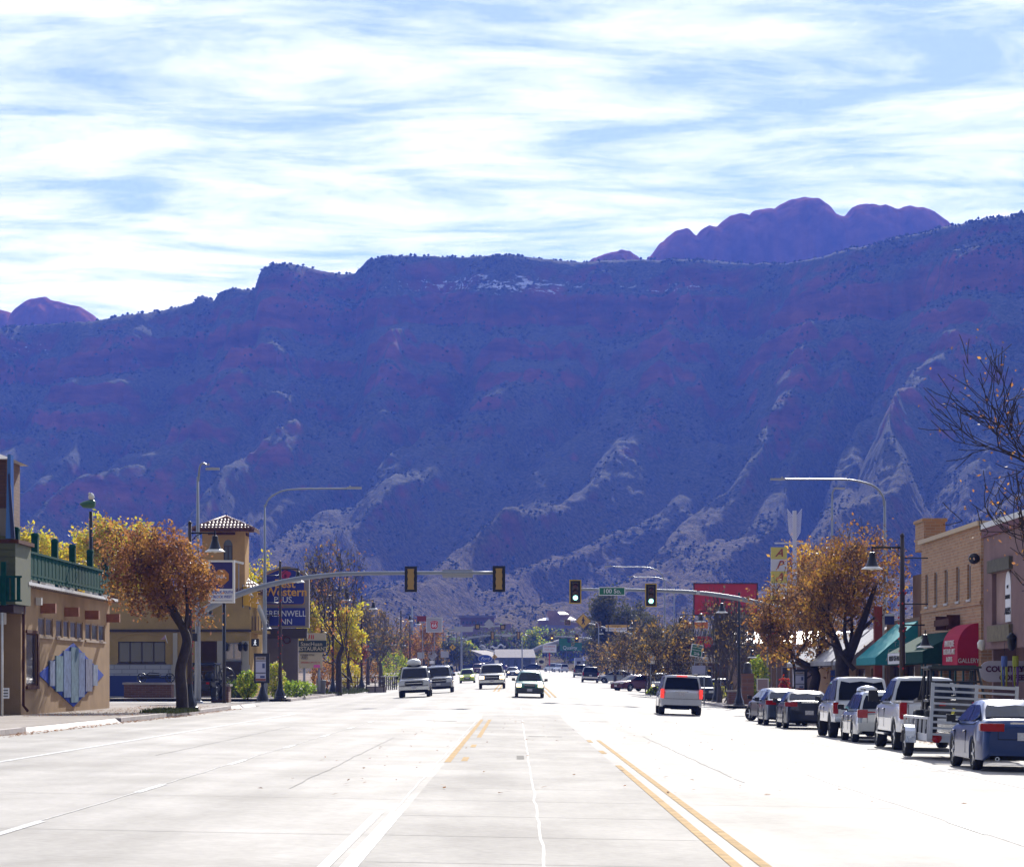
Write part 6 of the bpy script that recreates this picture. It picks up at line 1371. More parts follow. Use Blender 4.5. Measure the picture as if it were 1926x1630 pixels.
k = MB(); k.span((16.95, wy0, 3.6), (17.02, wy1, 5.4)); k.build('niche', stucco('niche_pink', (.36, .25, .22)), st)
k = MB(); k.span((16.72, 86, 6.752), (17.2, ys1+.05, 7.05)); k.build('maroon_band', mat('maroon_band', (.12, .02, .025), .7), st); k = MB(); k.span((16.68, 86, 7.052), (17.3, ys1+.1, 7.25)); k.build('white_flashing', WHT, st)
for z0, z1, m_ in ((5.42, 5.85, mat('stone_lintel', (.10, .09, .06), .9, noise=.4, nscale=4)), (3.0, 3.56, mat('stone_sill', (.17, .14, .08), .9, noise=.3, nscale=4))):
    k = MB(); k.span((16.66, wy0-.3, z0), (16.797, wy1+.3, z1)); k.build('stone_lintel', m_, st)
sy0, sy1 = RYy(1892, 16.7), RYy(1882, 16.7); yc = (sy0+sy1)/2; hw = (sy1-sy0)/2
t = thing('arched_sign', 'narrow white arched sign lettered ARTS in the stucco niche', 'sign', (16.86, yc, 3.65)); k = MB(); k.prism([(0, -hw, 0), (0, hw, 0), (0, hw, 1.25)]+[(0, hw*math.cos(math.pi*i/8), 1.25+.5*math.sin(math.pi*i/8)) for i in range(1, 8)]+[(0, -hw, 1.25)], (.06, 0, 0)); k.build('board', SWHITE, t)
text('ARTS', .34, SBLK, t, (-.015, 0, .36), rot=(R(90), 0, R(-90)), sx=1.4); text('HOUSE', .2, SBLK, t, (-.015, 0, .85), rot=(R(90), 0, R(-90)), sx=1.4); text('OF', .16, SBLK, t, (-.015, 0, 1.2), rot=(R(90), 0, R(-90)), sx=1.4)
for x_, lb in ((1870, 'round globe wall lamp under the stucco edge, left one'), ):
    t = thing('wall_lantern', lb, 'lantern', (16.7, 104.8, 2.9)); k = MB(); k.lathe((0, 0, 0), [(.001, -.2), (.15, -.1), (.16, .1), (.08, .2)], 10); k.build('globe', LENS, t)
t = thing('wall_lantern', 'dark wall lantern on the stucco front right of the arched sign', 'lantern', (16.66, RYy(1911, 16.8), 2.95)); k = MB(); k.lathe((0, 0, 0), [(.06, -.3), (.14, -.2), (.16, .08), (.21, .12), (.05, .3)], 8); k.build('cage', IRON, t)
cs = thing('cafe_sign', 'white rounded sign reading Country Store Coffee under the stucco overhang', 'sign', P_(1896, 1262, 100)); k = MB(); k.box((.1, .0, 0), (1.5, .08, .72)); k.lathe((-.62, 0, 0), [(.36, -.04), (.36, .04), (.001, .04)], 18, axis='Y'); k.lathe((-.62, 0, 0), [(.001, -.045), (.36, -.041)], 18, axis='Y'); k.build('board', mat('cafe_board', (.55, .52, .58), .6), cs)
text('COUNTRY', .27, mat('letter_plum', (.10, .02, .06), .6), cs, (-.12, -.06, .07), bold=.01); text('STORE', .27, mat('letter_plum', (.10, .02, .06)), cs, (.62, -.06, .07), sx=.6); text('COFFEE', .25, mat('letter_plum', (.10, .02, .06)), cs, (.12, -.06, -.22), bold=.01)
for px, c1, c2, lb in ((1889, (.10, .16, .45), (.45, .45, .06), 'blue and yellow windsock hanging before the cafe sign'), (1910, (.45, .5, .06), (.25, .12, .4), 'lime and purple windsock hanging before the cafe sign')):
    t = thing('windsock', lb, 'windsock', P_(px, 1236, 97), 0, 'windsocks before the cafe'); k = MB(); k.lathe((0, 0, 0), [(.10, .05), (.11, -.15), (.10, -.3)], 10); k.build('tube', mat('sock_%d' % px, c1, .7), t)
    for i in range(5): a = i*1.256; k = MB(); k.tube([(.09*math.cos(a), .09*math.sin(a), -.3), (.1*math.cos(a+.2), .1*math.sin(a), -.6), (.07*math.cos(a+.4), .1*math.sin(a), -.95)], .022, 4); k.build('tail', mat('sock_%d_%d' % (px, i % 2), c1 if i % 2 else c2, .7), t)
    k = MB(); k.tube([(0, 0, .05), (0, 0, .5)], .008, 4); k.build('cord', IRON, t)
for (a, b2, c_, lb) in ((1858, 1880, 988, 'tall white rooftop cooling unit behind the maroon band'), (1884, 1912, 992, 'lower white rooftop cooling unit on the stucco building')):
    Yq = 100; t = thing('cooling_unit', lb, 'cooling unit', (X_(a, Yq)+.9, Yq+1, 6.3), 0, 'rooftop cooling units'); k = MB(); k.span((0, 0, 0), (X_(b2, Yq)-X_(a, Yq), 1.3, Z_(c_-(22 if a < 1880 else 14), Yq)-6.3)); k.build('casing', WHT, t); k = MB(); 
    for i in range(5): k.box((.22, -.02, .4+.16*i), (.36, .03, .05))
    k.build('louvres', SBACK, t)
# teal awning shop, pink wall, shingled shops
sh = B('gift_shop', 'low shop with teal awning beyond the brick building'); yg0, yg1 = 123.0, 134
PNK = stucco('pink_stucco', (.34, .20, .16)); BRN = stucco('brown_stucco', (.23, .15, .10))
k = MB(); wall_x(k, RX_, yg0, yg1, gr, 4.3, [(124.5, 128.5, .2, 2.3), (129.5, 133, gr, 2.3)]); k.span((RX_+.301, yg0, gr), (RX_+9, yg0+.3, 4.29)); k.span((RX_+.302, yg0+.301, 4.0), (RX_+9, yg1, 4.2)); k.span((RX_+3, yg0+.301, gr), (RX_+3.2, yg1, 3.9)); k.build('wall', BRN, sh)
k = MB(); k.span((RX_+1.2, yg0-.0, 4.302), (RX_+1.5, yg1, 6.4)); k.build('upper_wall', BRN, sh)
win_x(sh, RX_, 124.5, 128.5, .2, 2.3, set_=.25, fr=WOODB, sill=False); win_x(sh, RX_, 129.5, 133, gr, 2.3, set_=.25, fr=WOODB, sill=False)
k = MB(); k.span((RX_+.4, yg0+.5, 4.3), (RX_+1.15, yg0+.8, 6.5)); k.build('pink_pier', PNK, sh)
t = slope_awning('teal_awning', 'bright teal shop awning lettered T-shirts gifts', 123.6, 130.5, 1.8, 4.15, 2.6, .3, TEA)
TXT = mat('awning_letter', (.35, .5, .52), .7)
for s3, x, z in (('T-SHIRTS', -.52, 3.14), ('GIFTS', -.95, 2.84), ('ACCES.', -.95, 2.54)): text(s3, .3, TXT, t, (x, 123.58, z), sx=.85)
s3_ = B('shingled_shop', 'row of tan shops under grey shingled sloping roofs on the right'); yq0, yq1 = 134.2, 166
k = MB(); wall_x(k, RX_+.2, yq0, yq1, gr, 3.9, [(136, 138.5, .2, 2.2), (140, 141.5, gr, 2.2), (144, 148, .3, 2.2), (152, 153.5, .4, 2.0), (158, 160, .4, 2.0)]); k.span((RX_+.501, yq0, gr), (RX_+10, yq0+.3, 3.89)); k.span((RX_+.501, yq0+.301, 3.6), (RX_+10, yq1, 3.88)); k.span((RX_+4, yq0+.31, gr), (RX_+4.2, yq1, 3.5)); k.build('wall', stucco('tan_shop_wall', (.30, .19, .12)), s3_)
for h in ((136, 138.5, .2, 2.2), (140, 141.5, gr, 2.2), (144, 148, .3, 2.2), (152, 153.5, .4, 2.0), (158, 160, .4, 2.0)): win_x(s3_, RX_+.2, *h, set_=.2, fr=WOODB, sill=False)
SHG = mat('grey_shingle', (.30, .30, .33), .8, noise=.25, nscale=2, bump=.5, bscale=8)
for a, b2 in ((134.6, 141), (142, 165)):
    k = MB(); k.prism([(RX_+.197, a, 4.1), (RX_-1.7, a, 2.55), (RX_-1.7, a, 2.35), (RX_+.197, a, 2.35)], (0, b2-a, 0)); k.build('shingle_roof', SHG, s3_)
k = MB(); k.span((RX_-.6, 133.6, gr), (RX_-.25, 134.1, 5.0)); k.build('red_pier', mat('pier_red', (.40, .07, .035), .7), s3_); k = MB(); k.span((RX_-.245, 133.6, gr), (RX_-.15, 134.1, 5.0)); k.build('pale_pier', WHT, s3_)
t = signboard('blue_sign', 'small blue sign with white strip behind the red pier', 1664, 1154, 1682, 1174, 131, mat('sign_navy', (.02, .03, .14), .5)); k = MB(); k.box((0, -.03, t['h']*.4), (t['w'], .03, t['h']*.2)); k.build('white_strip', SWHITE, t)
t = signboard('parking_sign', 'blue and white parking sign plates on a post before the shingled shop', 1564.5, 1243, 1573, 1258, 148, SWHITE, cat='road sign', post=(0,))
for py in (1261, 1273): c_ = P_(1569, py+4, 148)-t.location; k = MB(); k.box((c_.x, 0, c_.z), (.34, .04, .28)); k.build('blue_plate', mat('plate_blue', (.08, .14, .5), .5), t)
t = thing('purple_banner', 'purple banner hanging beside the shingled roof', 'banner', P_(1545, 1225, 158)); k = MB(); k.box((0, 0, 0), (.5, .03, .75), ry=.2); k.build('cloth', mat('cloth_purple', (.16, .05, .4), .7), t); k = MB(); k.tube([(-.3, 0, .45), (.4, 0, .3)], .02, 4); k.build('rod', IRON, t)
bt = thing('stone_bust', 'dark rounded bust on a tall reddish stone pedestal on the right sidewalk', 'statue', (X_(1406, 186), 186, G(14.5, 186)+.1)); zt = Z_(1268, 186)-bt.location.z
k = MB(); k.box((0, 0, zt/2), (.74, .74, zt)); k.box((0, 0, .12), (.9, .9, .24)); k.box((0, 0, zt+.03), (.86, .86, .06)); k.build('pedestal', brick_mat('pedestal_stone', (.20, .09, .055), (.25, .12, .075), (.2, .13, .1), 2.), bt)
k = MB(); k.lathe((0, 0, zt+.06), [(.30, 0), (.30, .2), (.22, .34), (.25, .5), (.22, .64), (.1, .7), (.001, .71)], 12); k.build('bust', mat('bronze_dark', (.05, .045, .045), .5), bt)
rb = B('motel_building', 'low tan motel building with white roof beyond the right corner trees'); Yq = 222
k = MB(); wall_y(k, Yq, X_(1395, Yq), X_(1640, Yq), -.3, Z_(1212, Yq), [(X_(1450, Yq), X_(1462, Yq), .8, 2.6), (X_(1470, Yq), X_(1486, Yq), .8, 2.6)]); k.span((X_(1395, Yq), Yq+.301, -.3), (X_(1395, Yq)+.3, Yq+14, Z_(1212, Yq))); k.span((X_(1395, Yq)+.301, Yq+6, -.3), (X_(1640, Yq), Yq+6.2, Z_(1213, Yq))); k.build('wall', stucco('motel_tan', (.22, .15, .11)), rb)
win_y(rb, Yq, X_(1450, Yq), X_(1462, Yq), .8, 2.6); win_y(rb, Yq, X_(1470, Yq), X_(1486, Yq), .8, 2.6)
k = MB(); k.prism([(X_(1385, Yq), Yq-.8, Z_(1210, Yq)), (X_(1385, Yq), Yq+7, Z_(1184, Yq)), (X_(1385, Yq), Yq+14, Z_(1210, Yq))], (X_(1640, Yq)-X_(1385, Yq), 0, 0)); k.build('roof', mat('white_roof', (.75, .75, .76), .4), rb)
rs = B('steak_house', 'long dark brown restaurant front behind the white letter board'); Yq = 262
k = MB(); wall_y(k, Yq, X_(1225, Yq), X_(1400, Yq), 0, 4.4, [(X_(1260, Yq), X_(1300, Yq), 1.2, 2.8), (X_(1310, Yq), X_(1340, Yq), 1.2, 2.8)]); k.span((X_(1225, Yq), Yq+5, 0), (X_(1400, Yq), Yq+5.3, 4.39)); k.span((X_(1225, Yq), Yq+.29, 0), (X_(1225, Yq)+.3, Yq+5.01, 4.38)); k.build('wall', stucco('brown_wall', (.13, .075, .055)), rs); win_y(rs, Yq, X_(1260, Yq), X_(1300, Yq), 1.2, 2.8, mull=2); win_y(rs, Yq, X_(1310, Yq), X_(1340, Yq), 1.2, 2.8, mull=1)
k = MB(); k.span((X_(1220, Yq), Yq-.7, 4.402), (X_(1405, Yq), Yq+5.5, 4.7)); k.build('roof', TRIMD, rs)
# --- far street end
fd = B('dealership_building', 'white car dealership wall with blue lettering at the far street end'); Yf = 690
q3 = lambda px, py: P_(px, py, Yf)
k = MB(); pts = [(1006, 1262), (1098, 1262), (1098, 1212), (1052, 1207), (1018, 1217), (1006, 1226)]; k.prism([q3(*p) for p in pts][::-1], (0, 12, 0)); k.build('wall', mat('white_wall', (.50, .52, .62), .8, noise=.06), fd)
k = MB(); k.tube([q3(1000, 1225)+Vector((0, -.4, 0)), q3(1018, 1216.5)+Vector((0, -.4, 0)), q3(1052, 1206)+Vector((0, -.4, 0))], .55, 4); k.build('roof_edge', mat('shingle_pale', (.42, .40, .38), .8), fd)
text('MOAB FORD', 1.35, mat('letter_navy', (.02, .04, .2), .5), fd, q3(1058, 1232)+Vector((0, -.1, 0)), bold=.03, ext=.04, sx=1.25); oval(fd, 1.1, .42, BLUEO, 'oval_badge', 0, .06); fd.children[-1].location = q3(1056, 1225)+Vector((0, -.08, 0))
sf = B('shingle_shop', 'long shop with grey shingle roof and curled white roof ornament at the far street end'); Yf = 680
SHP = mat('shingle_taupe', (.33, .29, .27), .85, noise=.15, nscale=1.5)
k = MB(); k.prism([P_(884, 1222, Yf), P_(930, 1222, Yf)+Vector((0, 8, 0)), P_(930, 1238, Yf), P_(908, 1240, Yf)][::-1], (0, .5, 0)); k.build('gable_roof', SHP, sf)
k = MB(); k.add([P_(930, 1220, Yf)+Vector((0, 6, 0)), P_(1004, 1220, Yf)+Vector((0, 6, 0)), P_(1008, 1236, Yf), P_(930, 1236, Yf), P_(930, 1220, Yf)+Vector((0, 9, 0)), P_(1004, 1220, Yf)+Vector((0, 9, 0))], [(3, 2, 1, 0), (0, 1, 5, 4)]); k.build('shingle_roof', SHP, sf)
k = MB(); k.span(P_(880, 1262, Yf+1), P_(1006, 1236.3, Yf+5)); k.build('wall', mat('shop_wall_blue', (.20, .22, .34), .8), sf)
k = MB(); k.prism([P_(862, 1262, Yf+.8), P_(862, 1228, Yf+.8), P_(884, 1222, Yf+.8), P_(908, 1241, Yf+.8), P_(930, 1262, Yf+.8)], (0, 6, 0)); k.build('dark_gable', mat('gable_dark', (.06, .05, .08), .8), sf)
for a, b2 in ((938, 946), (950, 958), (966, 973), (980, 998)):
    k = MB(); k.span(P_(a, 1256, Yf+.9), P_(b2, 1240, Yf+.98)); k.build('window', WINP, sf)
k = MB()
for pts in ([(902, 1216), (906, 1213), (911, 1215), (912, 1219)], [(905, 1218), (930, 1225)], [(922, 1217), (926, 1215), (930, 1218), (936, 1217.5), (938, 1214), (942, 1211.5), (946, 1214), (947, 1217), (951, 1215)]):
    k.tube([P_(a, b2, Yf-2) for a, b2 in pts], .22, 5)
k.build('roof_ornament', WHT, sf)
wf = B('white_shop', 'low white shop with blue awning right of the far street end'); Yf = 600
k = MB(); k.span(P_(1082, 1264, Yf), P_(1143, 1237, Yf+10)); k.build('wall', mat('white_wall', (.50, .52, .62)), wf)
k = MB(); k.prism([P_(1096, 1235, Yf-.05), P_(1118, 1235, Yf-.05), P_(1118, 1242, Yf-1.6), P_(1096, 1242, Yf-1.6)], (0, .1, -.1)); k.build('awning', BLUEO, wf); k = MB(); k.prism([P_(1068, 1242, Yf-1), P_(1080, 1236, Yf-1), P_(1080, 1242, Yf-1)], (0, 2, 0)); k.build('awning', BLUEO, wf)
k = MB(); k.span(P_(1110, 1236.5, Yf+2), P_(1128, 1224, Yf+8)); k.build('maroon_block', MARO, wf)
for a, b2 in ((1085, 1092), (1122, 1128), (1134, 1138)): k = MB(); k.span(P_(a, 1257, Yf-.06), P_(b2, 1243, Yf-.01)); k.build('window', WINP, wf)
# hillside buildings
hl = B('hillside_building', 'stepped tan hillside building with bright sloping roofs above the far street'); Yf = 980; HB = stucco('pueblo_tan', (.46, .29, .20)); HB2 = stucco('pueblo_mauve', (.36, .30, .36)); RFW = mat('bright_metal_roof', (.72, .68, .66), .35)
def hbox(a, b2, c_, d_, m, nm='wall', dep=14, dy=0): k = MB(); k.span(P_(a, d_, Yf+dy), P_(b2, c_, Yf+dy+dep)); return k.build(nm, m, hl)
hbox(1030, 1070, 1150, 1172, HB, dy=5); hbox(1012, 1092, 1165, 1177, HB, dy=2); hbox(1016, 1080, 1176.5, 1212, HB2); hbox(990, 1015.8, 1182, 1212, HB2, dy=1)
for (pts) in ([(1052, 1155), (1070, 1155), (1060, 1148.5), (1048, 1148.5)], [(1010, 1166), (1033, 1166), (1031, 1160)], [(1066, 1165), (1084, 1165), (1072, 1159)]):
    k = MB(); k.add([P_(a, b2, Yf-1) if i < 2 else P_(a, b2, Yf+6) for i, (a, b2) in enumerate(pts)], [tuple(range(len(pts)))[::-1]]); k.build('roof', RFW, hl)
for a, b2 in ((1020, 1026), (1032, 1038), (1045, 1058), (1064, 1072)): hbox(a, b2, 1182, 1192, WINP, 'window', .2, -.25)
h2 = B('hillside_lodge', 'long low reddish brown hillside building left of the stepped one'); Yf = 1000
def hbox2(a, b2, c_, d_, m, nm='wall', dep=14, dy=0): k = MB(); k.span(P_(a, d_, Yf+dy), P_(b2, c_, Yf+dy+dep)); return k.build(nm, m, h2)
hbox2(866, 930, 1161, 1205, stucco('lodge_red', (.34, .20, .19))); hbox2(930.5, 962, 1174, 1205, stucco('lodge_mauve', (.34, .25, .24)), dy=2); hbox2(862, 934, 1158.5, 1160.7, mat('lodge_roof', (.3, .24, .26), .7), 'roof', 16, -1)
for i in range(9): hbox2(870+i*6.8, 873+i*6.8, 1168, 1173, WINP, 'window', .2, -.25)
h3 = B('hillside_house', 'small house with flat white roof left of the olive tree'); Yf = 900
k = MB(); k.span(P_(1096, 1200, Yf), P_(1122, 1159, Yf+9)); k.build('wall', HB2, h3); k = MB(); k.span(P_(1094, 1158.8, Yf-1), P_(1124, 1156, Yf+10)); k.build('roof', RFW, h3)
k = MB(); k.span(P_(1100, 1168, Yf-.2), P_(1106, 1163, Yf-.05)); k.build('window', WINP, h3)
# street furniture on the left far side
fr_ = thing('park_railing', 'rusty red iron railing on the far left sidewalk', 'railing', (X_(640, 236), 236, G(-14, 236)+.15)); L_ = X_(722, 236)-X_(640, 236)
for z in (.35, .7, 1.1): k = MB(); k.tube([(0, 0, z), (L_, 0, z)], .035, 6); k.build('rail', IRONR, fr_)
for i in range(6): k = MB(); k.tube([(L_*i/5, 0, -.1), (L_*i/5, 0, 1.15)], .05, 6); k.build('post', IRONR, fr_)
k = MB(); k.span((L_*.62, .3, -.2), (L_*1.05, .8, .38)); k.build('low_wall', KERB, fr_)
fw = thing('cross_braced_rail', 'white topped rail with brown uprights behind the left lamps', 'railing', (X_(716, 262), 262, G(-13, 262)+.1)); L_ = X_(746, 262)-X_(716, 262)
for z in (.35, .72, 1.12): k = MB(); k.tube([(0, 0, z), (L_, 0, z)], .05, 6); k.build('rail', WHT, fw)
for i in range(9): k = MB(); k.tube([(L_*i/8, 0, -.1), (L_*i/8, 0, 1.1)], .06, 5); k.build('post', IRONR, fw)
t = thing('litter_bin', 'grey slatted litter bin by the Szechuan sign', 'litter bin', (X_(604, 214), 214, G(-14, 214)+.15)); k = MB(); k.lathe((0, 0, 0), [(.3, 0), (.36, .9), (.38, 1.0), (.28, 1.02), (.001, 1.02)], 12); k.build('bin', mat('bin_grey', (.12, .12, .12), .6), t)
t = signboard('menu_board', 'small framed board leaning by the right pedestal', 1425, 1277, 1444, 1297, 178, mat('board_brownwhite', (.3, .22, .22), .6), cat='sign', frame=WHT, post=None)
k = MB(); k.span((-t['w']/2, 0.05, -t['h']/2-.5), (t['w']/2, .12, -t['h']/2-.06)); k.build('stand', BRK, t)
# ------------------------------------------------------------------ trees and shrubs
def leafmat(name, col, tr=.55):
    m = bpy.data.materials.new(name); m.use_nodes = True; nt = m.node_tree; nt.nodes.clear(); N = nt.nodes.new; L = nt.links.new
    o = N('ShaderNodeOutputMaterial'); d = N('ShaderNodeBsdfDiffuse'); t = N('ShaderNodeBsdfTranslucent'); x = N('ShaderNodeMixShader'); g = N('ShaderNodeBsdfGlossy'); y = N('ShaderNodeMixShader')
    d.inputs[0].default_value = (*col, 1); t.inputs[0].default_value = (*[min(1, c*1.25) for c in col], 1); x.inputs[0].default_value = tr
    g.inputs['Roughness'].default_value = .35; g.inputs[0].default_value = (.8, .8, .8, 1); y.inputs[0].default_value = .02
    L(d.outputs[0], x.inputs[1]); L(t.outputs[0], x.inputs[2]); L(x.outputs[0], y.inputs[1]); L(g.outputs[0], y.inputs[2]); L(y.outputs[0], o.inputs[0]); return m
BARK = mat('bark_dark', (.045, .032, .028), .9, noise=.3, nscale=6); BARKG = mat('bark_grey', (.085, .07, .07), .9, noise=.3, nscale=6)
ORA = [leafmat('leaf_rust', (.27, .12, .045)), leafmat('leaf_brown', (.17, .085, .045)), leafmat('leaf_amber', (.36, .185, .045))]
BRO = [leafmat('leaf_brown2', (.15, .085, .04)), leafmat('leaf_rust2', (.25, .11, .03)), leafmat('leaf_gold', (.36, .205, .035))]
YEW = [leafmat('leaf_yellow', (.52, .42, .03)), leafmat('leaf_yellowgreen', (.36, .36, .03)), leafmat('leaf_gold2', (.50, .32, .03))]
YGR = [leafmat('leaf_lime', (.26, .34, .03)), leafmat('leaf_green', (.12, .19, .03)), leafmat('leaf_yel3', (.42, .38, .03))]
OLI = [leafmat('leaf_olive', (.085, .085, .03), .35), leafmat('leaf_olive2', (.06, .07, .028), .35), leafmat('leaf_olive3', (.13, .115, .04), .35)]
TWG = [leafmat('leaf_taupe', (.10, .09, .06), .35), leafmat('leaf_taupe2', (.14, .105, .06), .4), leafmat('leaf_orange2', (.30, .18, .04))]
def tree(label, X, Y, h, cw, ch, nleaf, lm, seed, group='trees along the street', bark=None, lean=(0, 0), tr=.16, leaf=.13, levels=4, zg=None, cx=0., trunkpts=None, name='tree', cd=None, wts=None, limbs=(), ell=0., nb=3, forkh=None, pruned=1., cat='tree', up=.25, twig=.012):
    """tapered trunk with limbs normalised into a crown of width cw, height ch and top at h"""
    r = random.Random(seed); rs = np.random.RandomState(seed); bark = bark or BARK
    zg = G(max(-14.5, min(14.5, X)), Y)+.12 if zg is None else zg
    t = thing(name, label, cat, (X, Y, zg), 0, group)
    fh = forkh if forkh is not None else h-ch*.96
    segs = []; tips = []
    def grow(p, d, L, rad, lev):
        n = 3; pts = [p]; rr = [rad]
        for i in range(n):
            d = (d+Vector((r.gauss(0, .16), r.gauss(0, .16), r.gauss(0, .10)+up*.25))).normalized(); p = p+d*(L/n); pts.append(p); rr.append(rad*(1-.5*(i+1)/n))
        segs.append((pts, rr, lev))
        if lev >= 2: tips.extend(pts[1:])
        if lev >= levels: return
        k = nb if lev else max(3, nb)
        for i in range(k+(1 if r.random() < .4 else 0)):
            a = r.uniform(0, 6.283)+i*2.1; spread = r.uniform(.45, .95) if lev else r.uniform(.4, .9)
            u = d.orthogonal().normalized(); w = d.cross(u); nd = (d*math.cos(spread)+(u*math.cos(a)+w*math.sin(a))*math.sin(spread)).normalized()
            at = pts[-1] if i < 2 else pts[r.choice((1, 2))]
            grow(at, nd, L*r.uniform(.62, .86), rad*.52, lev+1)
    grow(Vector((0, 0, 0)), Vector((0, 0, 1)), 1.0, 1.0, 0)
    fk = segs[0][0][-1]
    A = np.array([q for s_ in segs[1:] for q in s_[0]]); lo, hi = np.percentile(A, 1, axis=0), np.percentile(A, 99, axis=0)
    cd = cd or cw
    sc = np.array([cw/(hi[0]-lo[0]), cd/(hi[1]-lo[1]), ch/(hi[2]-lo[2])]); mid = np.array([.3*(hi[0]+lo[0])/2+.7*fk[0], .3*(hi[1]+lo[1])/2+.7*fk[1], hi[2]])
    def T(q): return Vector(((q[0]-mid[0])*sc[0]+cx, (q[1]-mid[1])*sc[1], (q[2]-mid[2])*sc[2]+h))
    m = MB(); fork = T(segs[0][0][-1])
    tp = [Vector(q) for q in trunkpts] if trunkpts else [Vector((0, 0, -.2)), Vector((lean[0]*.3, 0, fork.z*.4)), Vector((lean[0], lean[1], fork.z*.75))]
    c = curve(tp+[fork]); m.tube(c, [tr*lerp(1.25, .72, i/(len(c)-1)) for i in range(len(c))], 9)
    for lp, l0, l1 in limbs:
        cc = curve([Vector(q) for q in lp]); m.tube(cc, [lerp(l0, l1, i/(len(cc)-1)) for i in range(len(cc))], 8)
    for pts, rr, lev in segs[1:]:
        q = [T(p) for p in pts]
        if lev > 1 and r.random() > pruned: continue
        m.tube(q, [max(twig, tr*.72*x) for x in rr], 6 if lev < 2 else (4 if lev < 3 else 3), cap=False)
    m.build('trunk', bark, t)
    if nleaf:
        P = np.array([T(q) for q in tips]); idx = rs.randint(0, len(P), nleaf)
        C = P[idx]+rs.normal(0, 1, (nleaf, 3))*np.array([.05, .05, .045])*max(cw, ch)
        if ell:
            ne = int(nleaf*ell); dd_ = rs.normal(0, 1, (ne*4, 3)); dd_ /= np.linalg.norm(dd_, axis=1)[:, None]
            lump = 1+.34*fbm(dd_[:, 0]*1.9+seed, dd_[:, 2]*1.9+dd_[:, 1]*1.3, 3)
            E = dd_*(rs.uniform(.12, 1, (ne*4, 1))**.45)*lump[:, None]*np.array([cw*.5, cd*.5, ch*.5])+np.array([cx, 0, h-ch*.5])
            hole = fbm(E[:, 0]*1.25+seed, E[:, 2]*1.25+E[:, 1]*.9, 2); E = E[hole > .0][:ne]; C[:len(E)] = E
        U = rs.normal(0, 1, (nleaf, 3)); U /= np.linalg.norm(U, axis=1)[:, None]; Q = rs.normal(0, 1, (nleaf, 3)); Q[:, 2] -= .5; V = np.cross(U, Q); V /= np.linalg.norm(V, axis=1)[:, None]+1e-9
        sz = (leaf*rs.uniform(.55, 1.35, nleaf))[:, None]
        vv = np.stack([C-U*sz, C+V*sz*.55, C+U*sz, C-V*sz*.55], 1).reshape(-1, 3)
        me = bpy.data.meshes.new('crown'); me.vertices.add(len(vv)); me.vertices.foreach_set('co', vv.astype(np.float32).ravel())
        F = np.arange(nleaf*4, dtype=np.int32); me.loops.add(len(F)); me.loops.foreach_set('vertex_index', F); me.polygons.add(nleaf); me.polygons.foreach_set('loop_start', np.arange(0, nleaf*4, 4, dtype=np.int32)); me.update(calc_edges=True)
        for q in lm: me.materials.append(q)
        # clumps share a tint
        cl = fbm(C[:, 0]*1.1+seed, C[:, 2]*1.1, 2)+.35*rs.normal(0, 1, nleaf)
        mi = np.digitize(cl, np.quantile(cl, np.cumsum(wts or (.4, .3))))
        me.polygons.foreach_set('material_index', mi.astype(np.int32)); o = bpy.data.objects.new('crown', me); COL.objects.link(o); o.parent = t
    return t
def shrub(label, px, Y, w, h, lm, seed, n=1200, zg=None, group='shrubs beside the sidewalks', leaf=.09):
    X = X_(px, Y); r = random.Random(seed); rs = np.random.RandomState(seed); zg = G(max(-14.5, min(14.5, X)), Y)+.1 if zg is None else zg
    t = thing('shrub', label, 'shrub', (X, Y, zg), 0, group); m = MB()
    for i in range(9): a = r.uniform(0, 6.28); m.tube([(0, 0, 0), (math.cos(a)*w*.2, math.sin(a)*w*.2, h*.45), (math.cos(a)*w*.38, math.sin(a)*w*.38, h*.85)], [.03, .02, .01], 4)
    m.build('stem', BARK, t)
    d = rs.normal(0, 1, (n, 3)); d /= np.linalg.norm(d, axis=1)[:, None]; rad = rs.uniform(.35, 1, (n, 1))**.5*(1+.25*fbm(d[:, 0]*2.2+seed, d[:, 2]*2.2+d[:, 1], 2)[:, None]); C = d*rad*np.array([w/2, w/2, h*.5])+np.array([0, 0, h*.52])
    U = rs.normal(0, 1, (n, 3)); U /= np.linalg.norm(U, axis=1)[:, None]; V = np.cross(U, rs.normal(0, 1, (n, 3))); V /= np.linalg.norm(V, axis=1)[:, None]; sz = (leaf*rs.uniform(.6, 1.4, n))[:, None]
    vv = np.stack([C-U*sz, C+V*sz*.55, C+U*sz, C-V*sz*.55], 1).reshape(-1, 3); mb = MB(); mb.v = [tuple(q) for q in vv]; mb.f = [(4*i, 4*i+1, 4*i+2, 4*i+3) for i in range(n)]; mb.mi = [int(q) for q in rs.randint(0, len(lm), n)]; mb.sm = [False]*n
    mb.build('foliage', lm, t)
